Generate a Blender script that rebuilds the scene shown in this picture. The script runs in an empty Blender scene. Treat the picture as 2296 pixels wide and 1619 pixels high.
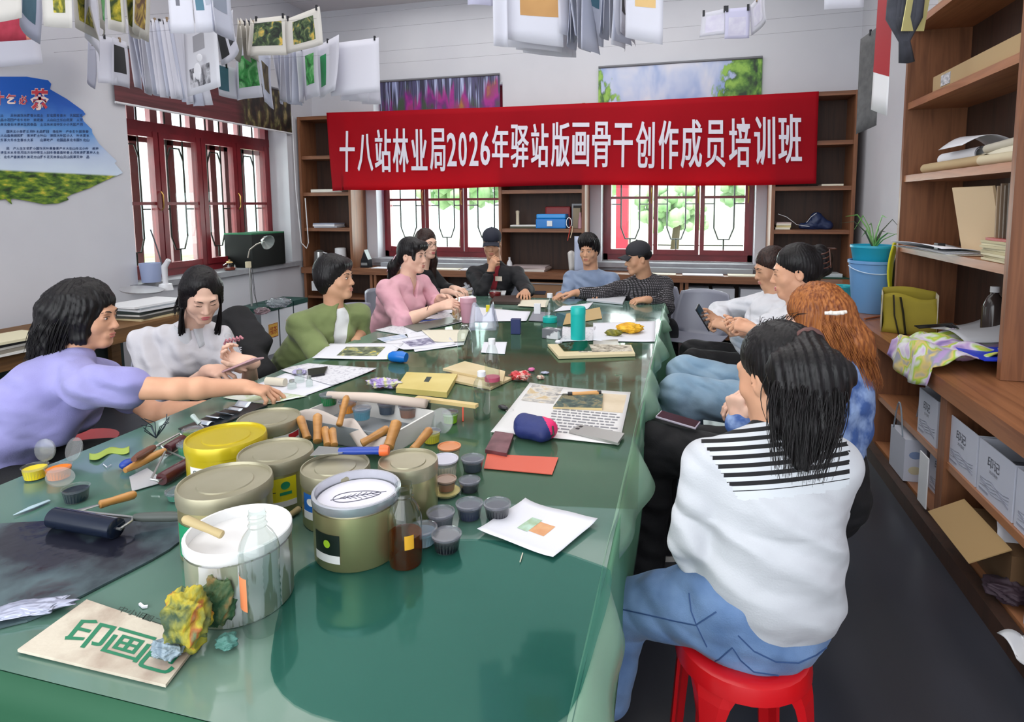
import bpy, bmesh, math, random
import numpy as np
from mathutils import Vector, Matrix
random.seed(7); rng = np.random.RandomState(5)
SC = bpy.context.scene; COL = SC.collection
# ---------------------------------------------------------------- camera
FPX, PPX, PPY, PIT, YAW, ROL, EYE = 1350.0, 1190.0, 594.6, .09984, -.2528, .00619, 1.5
_cy, _sy, _cp, _sp, _cr, _sr = math.cos(YAW), math.sin(YAW), math.cos(PIT), math.sin(PIT), math.cos(ROL), math.sin(ROL)
_fw = np.array([_sy*_cp, _cy*_cp, -_sp]); _rt = np.array([_cy, -_sy, 0.]); _dn = np.cross(_fw, _rt)
CR = (_cr*_rt+_sr*_dn, -_sr*_rt+_cr*_dn, _fw)
cd = bpy.data.cameras.new('camera'); cam = bpy.data.objects.new('camera', cd); COL.objects.link(cam)
cd.sensor_width = 36; cd.lens = FPX/2296*36; cd.shift_x = (1148-PPX)/2296; cd.shift_y = (PPY-809.5)/2296; cd.clip_start = .02; cd.clip_end = 200
_m = Matrix.Identity(4)
for i in range(3):
    _m[i][0] = CR[0][i]; _m[i][1] = -CR[1][i]; _m[i][2] = -CR[2][i]
_m[2][3] = EYE; cam.matrix_world = _m
SC.camera = cam
def ray(u, v): return CR[0]*(u-PPX)/FPX+CR[1]*(v-PPY)/FPX+CR[2]
def at(u, v, Y): d = ray(u, v); t = Y/d[1]; return Vector(t*d)+Vector((0, 0, EYE))       # photo point at a depth in the room
def atz(u, v, z): d = ray(u, v); t = (z-EYE)/d[2]; return Vector(t*d)+Vector((0, 0, EYE))  # photo point at a height
def atx(u, v, X): d = ray(u, v); t = X/d[0]; return Vector(t*d)+Vector((0, 0, EYE))
# ---------------------------------------------------------------- light
SC.view_settings.view_transform = 'Standard'; SC.view_settings.look = 'None'; SC.view_settings.gamma = 1
SC.view_settings.exposure = 0.42; SC.view_settings.use_curve_mapping = False
SC.cycles.max_bounces = 7; SC.cycles.diffuse_bounces = 3; SC.cycles.glossy_bounces = 3; SC.cycles.transparent_max_bounces = 14; SC.cycles.transmission_bounces = 4
SC.cycles.caustics_reflective = False; SC.cycles.caustics_refractive = False; SC.cycles.sample_clamp_indirect = 4
W = bpy.data.worlds.new('sky'); SC.world = W; W.use_nodes = True
_b = W.node_tree.nodes['Background']; _b.inputs[0].default_value = (.86, .93, 1.0, 1); _b.inputs[1].default_value = 2.0
def area(name, loc, rot, sx, sy, power, col=(1, 1, 1)):
    l = bpy.data.lights.new(name, 'AREA'); l.shape = 'RECTANGLE'; l.size = sx; l.size_y = sy; l.energy = power; l.color = col
    o = bpy.data.objects.new(name, l); o.location = loc; o.rotation_euler = rot; COL.objects.link(o); return o
R90 = math.pi/2
area('window_daylight', (-3.05, 7.62, 1.5), (-R90, 0, 0), 1.7, 1.5, 60, (.92, .96, 1))
area('window_daylight', (-.12, 7.62, 1.5), (-R90, 0, 0), 1.7, 1.5, 60, (.92, .96, 1))
area('window_daylight', (-5.5, 5.35, 1.6), (0, -R90, 0), 1.5, 2.1, 70, (.92, .96, 1))
area('rear_fill_light', (-1.6, -2.0, 2.2), (R90*.92, 0, 0), 5.0, 2.6, 60, (1, .99, .97))  # unseen fill panel added behind the camera to brighten the room
area('ceiling_fill_light', (-1.5, 3.4, 3.9), (0, 0, 0), 4.5, 6.5, 120, (1, .985, .96))  # broad overhead fill added to even out the room light, no fitting modelled
_s = bpy.data.lights.new('sun', 'SUN'); _s.energy = 5; _s.angle = .02; _s.color = (1, .97, .9); _o = bpy.data.objects.new('sun', _s); COL.objects.link(_o)
_o.rotation_euler = Vector((.12, .55, -1)).to_track_quat('-Z', 'Y').to_euler()
# ---------------------------------------------------------------- materials
MATS = {}
def lin(c):
    if isinstance(c, str): c = tuple(int(c[i:i+2], 16)/255 for i in (0, 2, 4))
    return tuple((x/12.92 if x <= .04045 else ((x+.055)/1.055)**2.4) for x in c[:3])+(1,)
def newmat(name):
    m = bpy.data.materials.new(name); m.use_nodes = True; nt = m.node_tree
    return m, nt, nt.nodes['Principled BSDF'], nt.links.new
def N(nt, t, **k):
    n = nt.nodes.new('ShaderNode'+t)
    for a, b in k.items():
        if a[0] == 'i' and a[1:].isdigit(): n.inputs[int(a[1:])].default_value = b
        elif a.startswith('in_'): n.inputs[a[3:]].default_value = b
        else: setattr(n, a, b)
    return n
def ramp(nt, fac, stops, interp='LINEAR'):
    r = N(nt, 'ValToRGB'); r.color_ramp.interpolation = interp; e = r.color_ramp.elements
    while len(e) < len(stops): e.new(.5)
    for x, (p, c) in zip(e, stops): x.position = p; x.color = lin(c)
    nt.links.new(fac, r.inputs[0]); return r.outputs[0]
def coord(nt, kind='Object', scale=(1, 1, 1), rot=(0, 0, 0)):
    tc = N(nt, 'TexCoord'); mp = N(nt, 'Mapping'); mp.inputs['Scale'].default_value = scale; mp.inputs['Rotation'].default_value = rot
    nt.links.new(tc.outputs[kind], mp.inputs[0]); return mp.outputs[0]
def mat(name, col, rough=.6, metal=0, col2=None, scale=8, bump=0, bscale=60, stretch=(1, 1, 1), coat=0, spec=.5, contrast=(.35, .65), sheen=0, detail=3):
    if name in MATS: return MATS[name]
    m, nt, p, L = newmat(name)
    p.inputs['Base Color'].default_value = lin(col); p.inputs['Roughness'].default_value = rough; p.inputs['Metallic'].default_value = metal
    p.inputs['Coat Weight'].default_value = coat; p.inputs['Specular IOR Level'].default_value = spec; p.inputs['Sheen Weight'].default_value = sheen
    if col2 is not None:
        n = N(nt, 'TexNoise', in_Scale=scale, in_Detail=detail); L(coord(nt, 'Object', stretch), n.inputs[0])
        L(ramp(nt, n.outputs[0], [(contrast[0], col), (contrast[1], col2)]), p.inputs['Base Color'])
    if bump:
        n = N(nt, 'TexNoise', in_Scale=bscale, in_Detail=3); L(coord(nt, 'Object', stretch), n.inputs[0])
        b = N(nt, 'Bump', in_Strength=bump, in_Distance=.01); L(n.outputs[0], b.inputs['Height']); L(b.outputs[0], p.inputs['Normal'])
    MATS[name] = m; return m
def clear(name, tint='FFFFFF', gloss=.5, rough=.03, haze=0, hazecol='FFFFFF'):
    if name in MATS: return MATS[name]
    m, nt, p, L = newmat(name); out = nt.nodes['Material Output']; nt.nodes.remove(p)
    t = N(nt, 'BsdfTransparent'); t.inputs[0].default_value = lin(tint)
    g = N(nt, 'BsdfGlossy'); g.inputs['Roughness'].default_value = rough
    lw = N(nt, 'LayerWeight', in_Blend=.35); ge = N(nt, 'NewGeometry'); bf = N(nt, 'MapRange', i1=0, i2=1, i3=gloss, i4=0); L(ge.outputs['Backfacing'], bf.inputs[0]); mu = N(nt, 'Math', operation='MULTIPLY'); L(lw.outputs['Fresnel'], mu.inputs[0]); L(bf.outputs[0], mu.inputs[1])
    mx = N(nt, 'MixShader'); L(mu.outputs[0], mx.inputs[0]); src = t.outputs[0]
    if haze:
        d = N(nt, 'BsdfDiffuse'); d.inputs[0].default_value = lin(hazecol); h = N(nt, 'MixShader', i0=haze); L(t.outputs[0], h.inputs[1]); L(d.outputs[0], h.inputs[2]); src = h.outputs[0]
    L(src, mx.inputs[1]); L(g.outputs[0], mx.inputs[2]); L(mx.outputs[0], out.inputs[0])
    MATS[name] = m; return m
# ---------------------------------------------------------------- objects
def link(name, me, parent=None):
    o = bpy.data.objects.new(name, me); COL.objects.link(o)
    if parent is not None: o.parent = parent
    return o
def wloc(o):
    v = Vector(o.location)
    while o.parent is not None: o = o.parent; v = v+Vector(o.location)
    return v
def tag(o, label=None, cat=None, group=None, kind=None):
    if label: o['label'] = label
    if cat: o['category'] = cat
    if group: o['group'] = group
    if kind: o['kind'] = kind
    return o
def empty(name, loc, label=None, cat=None, group=None, kind=None):
    o = bpy.data.objects.new(name, None); COL.objects.link(o); o.location = loc; o.empty_display_size = .05
    return tag(o, label, cat, group, kind)
class B:
    """collects shapes in room coordinates; make() links them as one mesh whose origin is at its own base"""
    def __init__(s): s.v = []; s.f = []; s.mi = []; s.cur = 0
    def add(s, vs, fs):
        n = len(s.v); s.v += [tuple(v) for v in vs]; s.f += [tuple(i+n for i in f) for f in fs]; s.mi += [s.cur]*len(fs); return s
    def box(s, x0, x1, y0, y1, z0, z1, M=None, bev=0):
        if bev:
            bm = bmesh.new(); bmesh.ops.create_cube(bm, size=1)
            for v in bm.verts: v.co = Vector(((x0+x1)/2+v.co.x*(x1-x0), (y0+y1)/2+v.co.y*(y1-y0), (z0+z1)/2+v.co.z*(z1-z0)))
            bmesh.ops.bevel(bm, geom=bm.edges[:], offset=bev, segments=2, affect='EDGES', profile=.6)
            bm.verts.index_update(); vs = [v.co.copy() for v in bm.verts]; fs = [[v.index for v in f.verts] for f in bm.faces]; bm.free()
        else:
            vs = [Vector((x, y, z)) for z in (z0, z1) for y in (y0, y1) for x in (x0, x1)]
            fs = [(0, 2, 3, 1), (4, 5, 7, 6), (0, 1, 5, 4), (2, 6, 7, 3), (0, 4, 6, 2), (1, 3, 7, 5)]
        if M is not None: vs = [M @ v for v in vs]
        return s.add(vs, fs)
    def prism(s, pts, h, M=None):
        """flat outline (x, y) raised from z=0 to h"""
        n = len(pts); vs = [Vector((p[0], p[1], 0)) for p in pts]+[Vector((p[0], p[1], h)) for p in pts]
        fs = [tuple(range(n-1, -1, -1)), tuple(range(n, 2*n))]+[(i, (i+1) % n, n+(i+1) % n, n+i) for i in range(n)]
        if M is not None: vs = [M @ v for v in vs]
        return s.add(vs, fs)
    def lathe(s, prof, n=28, M=None, sx=1, sy=1):
        vs, fs = [], []
        for r, z in prof:
            for k in range(n): a = 2*math.pi*k/n; vs.append(Vector((r*sx*math.cos(a), r*sy*math.sin(a), z)))
        for j in range(len(prof)-1):
            for k in range(n): fs.append((j*n+k, j*n+(k+1) % n, (j+1)*n+(k+1) % n, (j+1)*n+k))
        if prof[0][0] > 1e-5: fs.append(tuple(range(n-1, -1, -1)))
        if prof[-1][0] > 1e-5 and not (len(prof) == 2 and prof[0][0] < 1e-5): fs.append(tuple(range((len(prof)-1)*n, len(prof)*n)))
        if M is not None: vs = [M @ v for v in vs]
        return s.add(vs, fs)
    def openlathe(s, prof, n=28, M=None, sx=1, sy=1):
        k0 = len(s.f); s.lathe(prof, n, M, sx, sy)
        while len(s.f) > k0 and len(s.f[-1]) > 4: s.f.pop(); s.mi.pop()
        return s
    def tube(s, pts, r, n=8, cap=True, flat=1.0, up=None):
        pts = [Vector(p) for p in pts]; m = len(pts); rs = r if isinstance(r, (list, tuple)) else [r]*m
        vs, fs = [], []; prev = None
        for i, p in enumerate(pts):
            t = (pts[min(i+1, m-1)]-pts[max(i-1, 0)]).normalized()
            if prev is None:
                a = Vector(up) if up is not None else (Vector((0, 0, 1)) if abs(t.z) < .9 else Vector((1, 0, 0)))
            else: a = prev
            a = (a-t*a.dot(t)); a = a.normalized() if a.length > 1e-6 else t.orthogonal().normalized(); prev = a; b = t.cross(a)
            for k in range(n):
                th = 2*math.pi*(k+.5)/n; vs.append(p+a*rs[i]*flat*math.sin(th)+b*rs[i]*math.cos(th))
        for i in range(m-1):
            for k in range(n): fs.append((i*n+k, i*n+(k+1) % n, (i+1)*n+(k+1) % n, (i+1)*n+k))
        if cap: fs += [tuple(range(n-1, -1, -1)), tuple(range((m-1)*n, m*n))]
        return s.add(vs, fs)
    def sheet(s, fn, nu, nv, th=0.0):
        """fn(a, b) for a, b in 0..1 gives a point; th > 0 gives it thickness"""
        P = [[Vector(fn(i/nu, j/nv)) for i in range(nu+1)] for j in range(nv+1)]
        vs = [p for row in P for p in row]; w = nu+1
        fs = [(j*w+i, j*w+i+1, (j+1)*w+i+1, (j+1)*w+i) for j in range(nv) for i in range(nu)]
        if th:
            nn = len(vs); off = []
            for j in range(nv+1):
                for i in range(nu+1):
                    a = P[j][min(i+1, nu)]-P[j][max(i-1, 0)]; b = P[min(j+1, nv)][i]-P[max(j-1, 0)][i]; c = a.cross(b)
                    off.append(P[j][i]-(c.normalized() if c.length > 1e-12 else Vector((0, 0, 1)))*th)
            vs += off; fs += [tuple(nn+i for i in reversed(f)) for f in fs]
            rim = [i for i in range(w)]+[j*w+nu for j in range(1, nv+1)]+[nv*w+i for i in range(nu-1, -1, -1)]+[j*w for j in range(nv-1, 0, -1)]
            fs += [(rim[k], rim[(k+1) % len(rim)], nn+rim[(k+1) % len(rim)], nn+rim[k])[::-1] for k in range(len(rim))]
        return s.add(vs, fs)
    def ball(s, c, rx, ry=None, rz=None, n=14, M=None):
        ry = ry or rx; rz = rz or rx; m = n//2
        prof = [(math.sin(math.pi*i/m), -math.cos(math.pi*i/m)) for i in range(m+1)]
        vs, fs = [], []
        for r, z in prof:
            for k in range(n): a = 2*math.pi*k/n; vs.append(Vector((r*rx*math.cos(a), r*ry*math.sin(a), z*rz)))
        for j in range(m):
            for k in range(n): fs.append((j*n+k, j*n+(k+1) % n, (j+1)*n+(k+1) % n, (j+1)*n+k))
        T = Matrix.Translation(Vector(c)) @ (M.to_4x4() if M is not None else Matrix.Identity(4))
        return s.add([T @ v for v in vs], fs)
    def make(s, name, mats, parent=None, smooth=False, label=None, cat=None, group=None, kind=None, origin=None):
        A = np.array(s.v, float)
        o3 = np.array(origin if origin is not None else ((A[:, 0].min()+A[:, 0].max())/2, (A[:, 1].min()+A[:, 1].max())/2, A[:, 2].min()))
        me = bpy.data.meshes.new(name); me.from_pydata((A-o3).tolist(), [], s.f)
        if not isinstance(mats, (list, tuple)): mats = [mats]
        for m in mats: me.materials.append(m)
        if len(mats) > 1: me.polygons.foreach_set('material_index', s.mi)
        if smooth:
            me.polygons.foreach_set('use_smooth', [True]*len(me.polygons)); me.update()
            if smooth is True: me.set_sharp_from_angle(angle=math.radians(42))
        me.update(); o = link(name, me, parent); o.location = Vector(o3)-(wloc(parent) if parent is not None else Vector((0, 0, 0)))
        return tag(o, label, cat, group, kind)
ORD = 'first second third fourth fifth sixth seventh eighth ninth tenth eleventh twelfth thirteenth fourteenth fifteenth'.split()
def copy_tree(o, parent=None):
    c = o.copy(); COL.objects.link(c); c.parent = parent
    for ch in list(o.children): copy_tree(ch, c)
    return c
def frame(o, x, z=None):
    """4x4 with origin o, local x axis along x, z up (or given)"""
    x = Vector(x).normalized(); z = Vector(z or (0, 0, 1)); z = (z-x*z.dot(x)).normalized(); y = z.cross(x)
    M = Matrix.Identity(4)
    for i in range(3): M[i][0] = x[i]; M[i][1] = y[i]; M[i][2] = z[i]; M[i][3] = o[i]
    return M
def TR(x, y, z, rz=0): return Matrix.Translation((x, y, z)) @ Matrix.Rotation(rz, 4, 'Z')
_tc = {}
def glyphs(txt, bold=0.0):
    """outline mesh of some writing, one unit tall"""
    k = (txt, bold)
    if k not in _tc:
        cu = bpy.data.curves.new('t', 'FONT'); cu.body = txt; cu.offset = bold; cu.resolution_u = 3; cu.align_x = 'LEFT'
        o = bpy.data.objects.new('t', cu); COL.objects.link(o); dg = bpy.context.evaluated_depsgraph_get(); dg.update()
        me = bpy.data.meshes.new_from_object(o.evaluated_get(dg)); vs = [v.co.copy() for v in me.vertices]; fs = [tuple(p.vertices) for p in me.polygons]
        bpy.data.objects.remove(o); bpy.data.meshes.remove(me); bpy.data.curves.remove(cu)
        xs = [v.x for v in vs] or [0]; ys = [v.y for v in vs] or [0]
        _tc[k] = (vs, fs, min(xs), max(xs), min(ys), max(ys))
    return _tc[k]
def write(b, txt, fn, bold=0.0):
    """add writing to b, mapped into the unit square that fn(a, b) places in the room"""
    vs, fs, x0, x1, y0, y1 = glyphs(txt, bold)
    if vs: b.add([fn((v.x-x0)/max(1e-6, x1-x0), (v.y-y0)/max(1e-6, y1-y0)) for v in vs], fs)
    return b
# ================================================================ room
def wood(name, dark, light, axis=2, rough=.45):
    if name in MATS: return MATS[name]
    m, nt, p, L = newmat(name); s = [14, 14, 14]; s[axis] = .9
    n = N(nt, 'TexNoise', in_Scale=1.6, in_Detail=5, in_Distortion=.6); L(coord(nt, 'Object', tuple(s)), n.inputs[0])
    L(ramp(nt, n.outputs[0], [(.3, dark), (.52, light), (.7, dark)]), p.inputs['Base Color']); p.inputs['Roughness'].default_value = rough
    MATS[name] = m; return m
WDz = wood('walnut_laminate_upright', '6E4630', '8A5B3E', 2); WDx = wood('walnut_laminate_across', '6E4630', '8A5B3E', 0); WDy = wood('walnut_laminate_along', '8A5A3A', 'A97350', 1, .35)
WDd = wood('shade_dark_board', '2E1C13', '40281C', 2, .6); WDt = wood('worktop_laminate', '7B4E33', '9C6846', 1, .3)  # back boards darkened to carry the shade inside the shelving
wallm = mat('white_wall_paint', 'CBCBD1', .85, col2='C5C5CC', scale=1.5, bump=.02, bscale=90)
ceilm = mat('ceiling_paint', 'D6D3D6', .9)
floorm = mat('black_floor_tile', '303138', .3, col2='3C3D45', scale=3, bump=.03, bscale=9, stretch=(1, .3, 1))
redm = mat('oxblood_window_paint', '7E2028', .35, col2='6C1A22', scale=5)
redo = mat('faded_outer_frame_paint', '6E4A4C', .5); whitem = mat('white_plaster_reveal', 'E6E6EA', .8)
ironm = mat('black_iron', '1E1C18', .45, .4); brass = mat('brass', 'C9A25A', .3, .9); stone = mat('grey_stone_sill', '9B9CA1', .5, col2='8E8F95', scale=12)
WX0, WX1, WY1, ZC = -4.72, 1.70, 7.0, 3.95
def S(name, b, m, parent=None, **k): return b.make(name, m, parent, kind=None if parent is not None else 'structure', **k)
S('floor', B().box(-5.4, 2.1, -3.2, 7.4, -.1, 0), floorm)
S('ceiling', B().box(-5.1, 2.05, -2.2, 7.4, ZC, ZC+.1), ceilm)
LW = (4.28, 6.46, .82, 2.62); BWs = [(-3.84, -2.14), (-.96, .73)]; BZ = (.84, 2.95)
b = B(); T = .36
for y0, y1, z0, z1 in ((-2.2, LW[0], 0, ZC), (LW[1], 7.4, 0, ZC), (LW[0], LW[1], 0, LW[2]-.05), (LW[0], LW[1], LW[3], ZC)): b.box(WX0-T, WX0, y0, y1, z0, z1)
S('wall_left', b, wallm)
b = B()
for x0, x1, z0, z1 in ((WX0, BWs[0][0], 0, ZC), (BWs[0][1], BWs[1][0], 0, ZC), (BWs[1][1], WX1, 0, ZC), (BWs[0][0], BWs[0][1], 0, BZ[0]-.06), (BWs[1][0], BWs[1][1], 0, BZ[0]-.06), (BWs[0][0], BWs[0][1], BZ[1], ZC), (BWs[1][0], BWs[1][1], BZ[1], ZC)):
    b.box(x0, x1, WY1, WY1+T, z0, z1)
S('wall_back', b, wallm)
b = B()
b.box(WX1, WX1+T, -2.2, 7.0, 0, ZC)
S('wall_right', b, wallm)
S('trim_1', B().box(WX0-.30, WX0+.05, LW[0]-.08, LW[1]+.12, LW[2]-.055, LW[2]), stone)
S('trim_2', B().box(BWs[0][0]-.04, BWs[0][1]+.04, WY1-.09, WY1+.3, BZ[0]-.06, BZ[0]-.005), stone)
S('trim_3', B().box(BWs[1][0]-.04, BWs[1][1]+.04, WY1-.09, WY1+.3, BZ[0]-.06, BZ[0]-.005), stone)
def window(name, M, w, h, cuts, zbar, ztr, post=.09):
    """casement window in a local frame: x along the wall, y outwards, z up"""
    fr = B(); fr.box(0, post*.62, 0, .07, 0, h, M); fr.box(w-post*.62, w, 0, .07, 0, h, M); fr.box(0, w, 0, .07, 0, .075, M); fr.box(0, w, 0, .07, h-.07, h, M)
    if ztr: fr.box(0, w, -.005, .075, ztr, ztr+.09, M)
    root = fr.make(name, redm, kind='structure')
    xs = [post*.5]+cuts+[w-post*.5]; top = (ztr or h-.06)
    for i in range(len(xs)-1):
        a, c = xs[i], xs[i+1]; sb = B(); p = post*.62
        sb.box(a+.006, a+p, -.02, .05, .07, top, M); sb.box(c-p, c-.006, -.02, .05, .07, top, M); sb.box(a+p, c-p, -.015, .045, .07, .13, M); sb.box(a+p, c-p, -.015, .045, top-.055, top, M)
        sb.box(a+p, c-p, -.01, .03, zbar, zbar+.03, M); sa = sb.make('sash', redm, root)
        ax, cx = a+p, c-p; B().box(ax-.01, cx+.01, .012, .017, .12, top-.05, M).make('pane', GLASS, sa)
        g = B(); q = (cx-ax)*.25; mid = (ax+cx)/2; r = .009; Y = .062
        def P(x, z): return M @ Vector((x, Y, z))
        g.tube([P(ax+q, zbar+.95 if ztr else top), P(ax+q, .38), P(ax+q*1.45, .25), P(cx-q*1.45, .25), P(cx-q, .38), P(cx-q, zbar+.95 if ztr else top)], r, 6)
        g.tube([P(ax, .66), P(ax+q, .66)], r*.8, 6); g.tube([P(cx-q, .66), P(cx, .66)], r*.8, 6); g.tube([P(mid, .25), P(mid, .12)], r, 6)
        if ztr: g.tube([P(ax+q, ztr-.25), P(ax+q*1.45, ztr-.13), P(cx-q*1.45, ztr-.13), P(cx-q, ztr-.25)], r, 6)
        g.make('iron_grille', ironm, sa, smooth=True)
        if i % 2 == 0 or len(xs) == 4:
            B().tube([M @ Vector((c-.02, -.03, zbar+.13)), M @ Vector((c-.02, -.055, zbar+.10)), M @ Vector((c-.02, -.055, zbar-.02)), M @ Vector((c-.02, -.03, zbar-.05))], .007, 6).make('window_latch', brass, sa, smooth=True)
    return root
GLASS = clear('window_glass', 'F4FAF7', .35, .01)
for i, (x0, x1) in enumerate(BWs):
    w = x1-x0; window('window_%d' % (i+1), Matrix.Translation((x0, WY1+.2, BZ[0])), w, BZ[1]-BZ[0], [w*.345, w*.655], .72, 0, .085)
ML = Matrix.Translation((WX0-.26, LW[0], LW[2])) @ Matrix.Rotation(R90, 4, 'Z')
window('window_3', ML, LW[1]-LW[0], LW[3]-LW[2], [.55, 1.08, 1.60], .70, 1.40, .10)
ob = B(); MO = Matrix.Translation((WX0-.5, LW[0]-.2, LW[2]-.1)) @ Matrix.Rotation(R90, 4, 'Z')
for x in (.05, .30, .66, .92, 1.10, 1.42, 1.68, 1.90, 2.14, 2.5): ob.box(x, x+.085, 0, .06, 0, 1.95, MO)
ob.box(0, 2.6, 0, .06, 1.42, 1.5, MO); ob.box(0, 2.6, 0, .06, 0, .07, MO)
S('window_4', ob, redo)
# outside: yard, lawn, hedge and trees, low wall
grass = mat('lawn_grass', '8FB06A', .9, col2='A9C486', scale=2); pavem = mat('pale_paving', 'D5D2CC', .8)
S('ground', B().box(-30, 22, 7.5, 40, -.5, -.35).box(-30, -5.6, -12, 7.5, -.5, -.35), pavem)
gr = B().box(-30, 22, 12.5, 19, -.36, -.30).box(-16, -9, -10, 12, -.36, -.30).make('lawn', grass, kind='structure')
leafm = mat('washed_out_leaves', '86A878', .8, col2='B8CCA4', scale=2.3, bump=.4, bscale=6); bark = mat('bark', '6B5A48', .9)  # leaf colours paled to stand in for the glare outdoors
def tree(x, y, h, r, label, seed):
    rr = random.Random(seed); e = empty('tree', (x, y, -.3), label, 'tree', 'trees outside the windows')
    B().tube([(x, y, -.35), (x+.1, y, h*.4), (x, y+.1, h*.7)], [.16, .12, .06], 8).make('trunk', bark, e, smooth=True)
    c = B()
    for k in range(110):
        a, q = rr.random()*6.28, rr.random()**.6; w = rr.random(); c.ball((x+r*q*math.cos(a), y+r*q*math.sin(a), h*.34+w*h*.66*(1-.35*q)), r*(.10+.16*rr.random()), None, None, 6)
    c.make('crown', leafm, e, smooth='all')
for k, (x, y, h, r, l) in enumerate(((-8.6, 22.5, 4.6, 1.8, 'broad green tree outside the window beside the tall left bookcase'), (-3.9, 20.5, 5.2, 1.7, 'green tree on the lawn seen above the capped man in black'),
        (-.4, 21.0, 2.2, 1.1, 'low rounded tree outside, seen through the window behind the man in the checked jacket'), (2.6, 24, 4.6, 1.5, 'pale tree outside near the edge of the back window'), (-13.5, 10.5, 5.0, 1.6, 'tree outside the side window beyond the porch posts'), (-16.5, 5.2, 4.4, 1.5, 'bushy tree outside the side window, close to its sill'))): tree(x, y, h, r, l, k)
tag(B().box(-1.15, -.95, 10.2, 10.4, -.35, 3.2).make('porch_column', mat('red_column_paint', 'B8394A', .5)), 'round red porch column standing outside the window behind the checked jacket', 'column')
tag(B().box(-2.6, -2.45, 27.4, 30.2, -.3, 2.8).box(-2.6, 4, 27.5, 30, -.3, 2.4).make('garden_building', mat('pale_render', 'CFCBC2', .8)), 'pale low building far outside beyond the lawn', 'building')
# ---------------------------------------------------------------- fitted furniture
ZS = (1.23, 1.67, 2.12, 2.60)
def bookcase(x0, x1, y0, y1, axis, label, z0=.737, levels=ZS, inner=None):
    """open bookcase standing on a worktop; axis 'y': open towards -y, 'x': open towards -x"""
    e = empty('bookcase', ((x0+x1)/2, (y0+y1)/2, z0), label, 'bookcase', 'tall walnut bookcases on the worktops')
    t = .035; zt = levels[-1]
    if axis == 'y':
        B().box(x0, x0+t, y0, y1, z0, zt).make('side_panel', WDz, e); B().box(x1-t, x1, y0, y1, z0, zt).make('side_panel', WDz, e)
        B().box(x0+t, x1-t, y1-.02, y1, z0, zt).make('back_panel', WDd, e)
        for z in levels: B().box(x0+t, x1-t, y0+.012, y1-.02, z-.042, z).make('shelf', WDx, e)
    else:
        B().box(x0, x1, y0, y0+t, z0, zt).make('side_panel', WDz, e); B().box(x0, x1, y1-t, y1, z0, zt).make('side_panel', WDz, e)
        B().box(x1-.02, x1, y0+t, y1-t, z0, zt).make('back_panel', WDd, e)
        for z in levels: B().box(x0+.012, x1-.02, y0+t, y1-t, z-.042, z).make('shelf', WDy, e)
    return e
YB = 6.63
bookcase(-4.69, -3.98, YB, 6.98, 'y', 'walnut bookcase in the corner, behind the lamp and kettles')
bookcase(-2.09, -1.09, YB, 6.98, 'y', 'walnut bookcase between the two back windows, holding a blue plastic case')
bookcase(.84, 1.62, YB, 6.98, 'y', 'walnut bookcase at the end of the back wall, holding a navy drawstring bag')
bookcase(1.32, 1.68, 2.95, 4.36, 'x', 'tall walnut bookcase on the side worktop with rolled papers and boards')
b = B().box(-4.70, 1.68, 6.6, 6.99, .66, .735); tag(b.make('worktop', WDx), 'long walnut worktop running under the two back windows', 'worktop')
b = B().box(1.09, 1.68, .6, 6.59, .66, .735); tag(b.make('worktop', WDt), 'long walnut worktop along the side wall under the tall bookcase', 'worktop')
def base_x(y0, y1, label):
    e = empty('base_cabinet', (1.4, (y0+y1)/2, 0), label, 'cabinet', 'open base cabinets of the side wall'); t = .035
    B().box(1.11, 1.66, y0, y0+t, .0, .658).make('side_panel', WDz, e); B().box(1.11, 1.66, y1-t, y1, 0, .658).make('side_panel', WDz, e)
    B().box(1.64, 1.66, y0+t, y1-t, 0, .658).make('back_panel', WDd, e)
    B().box(1.12, 1.64, y0+t, y1-t, .34, .372).make('shelf', WDy, e); B().box(1.12, 1.64, y0+t, y1-t, .045, .08).make('shelf', WDy, e)
    B().box(1.06, 1.11, y0, y1, 0, .075).make('plinth', WDd, e)
for y0, l in ((.98, 'open walnut base cabinet at the near end of the side wall'), (1.96, 'open walnut base cabinet holding the large row of white cartons'), (2.94, 'open walnut base cabinet below the folded clothes on the worktop'), (3.92, 'open walnut base cabinet beyond the one with the white paper bag'), (4.9, 'open walnut base cabinet below the blue bucket'), (5.88, 'open walnut base cabinet in the back corner')):
    base_x(y0, min(y0+.98, 6.58), l)
def base_y(x0, x1, label, door=False):
    e = empty('base_cabinet', ((x0+x1)/2, 6.8, 0), label, 'cabinet', 'base cabinets of the back wall'); t = .035
    B().box(x0, x0+t, 6.62, 6.98, 0, .658).make('side_panel', WDz, e); B().box(x1-t, x1, 6.62, 6.98, 0, .658).make('side_panel', WDz, e)
    B().box(x0+t, x1-t, 6.96, 6.98, 0, .658).make('back_panel', WDd, e); B().box(x0+t, x1-t, 6.63, 6.96, .05, .085).make('shelf', WDx, e)
    if door: B().box(x0+t, x1-t, 6.622, 6.64, .09, .62).make('door', mat('tan_door_laminate', '9C7657', .5), e); B().box(x0+.1, x1-.1, 6.612, 6.621, .60, .61).make('door_rail', mat('aluminium', 'C8C8CC', .3, .8), e)
    else: B().box(x0+t, x1-t, 6.64, 6.96, .34, .37).make('shelf', WDx, e)
for x0, x1, l, d in ((-4.68, -3.72, 'open walnut base cabinet in the corner behind the cartons with yellow squares', 0), (-3.7, -2.92, 'open walnut base cabinet behind the woman in pink', 0), (-2.9, -2.12, 'open walnut base cabinet stuffed with papers behind the long-haired woman', 0), (-2.1, -1.1, 'walnut base cabinet with a plain tan front below the blue plastic case', 1), (-1.08, -.02, 'open walnut base cabinet behind the man in the checked jacket', 0), (0, .98, 'open walnut base cabinet with white cartons behind the empty grey chair', 0)):
    base_y(x0, x1, l, d)
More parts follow.
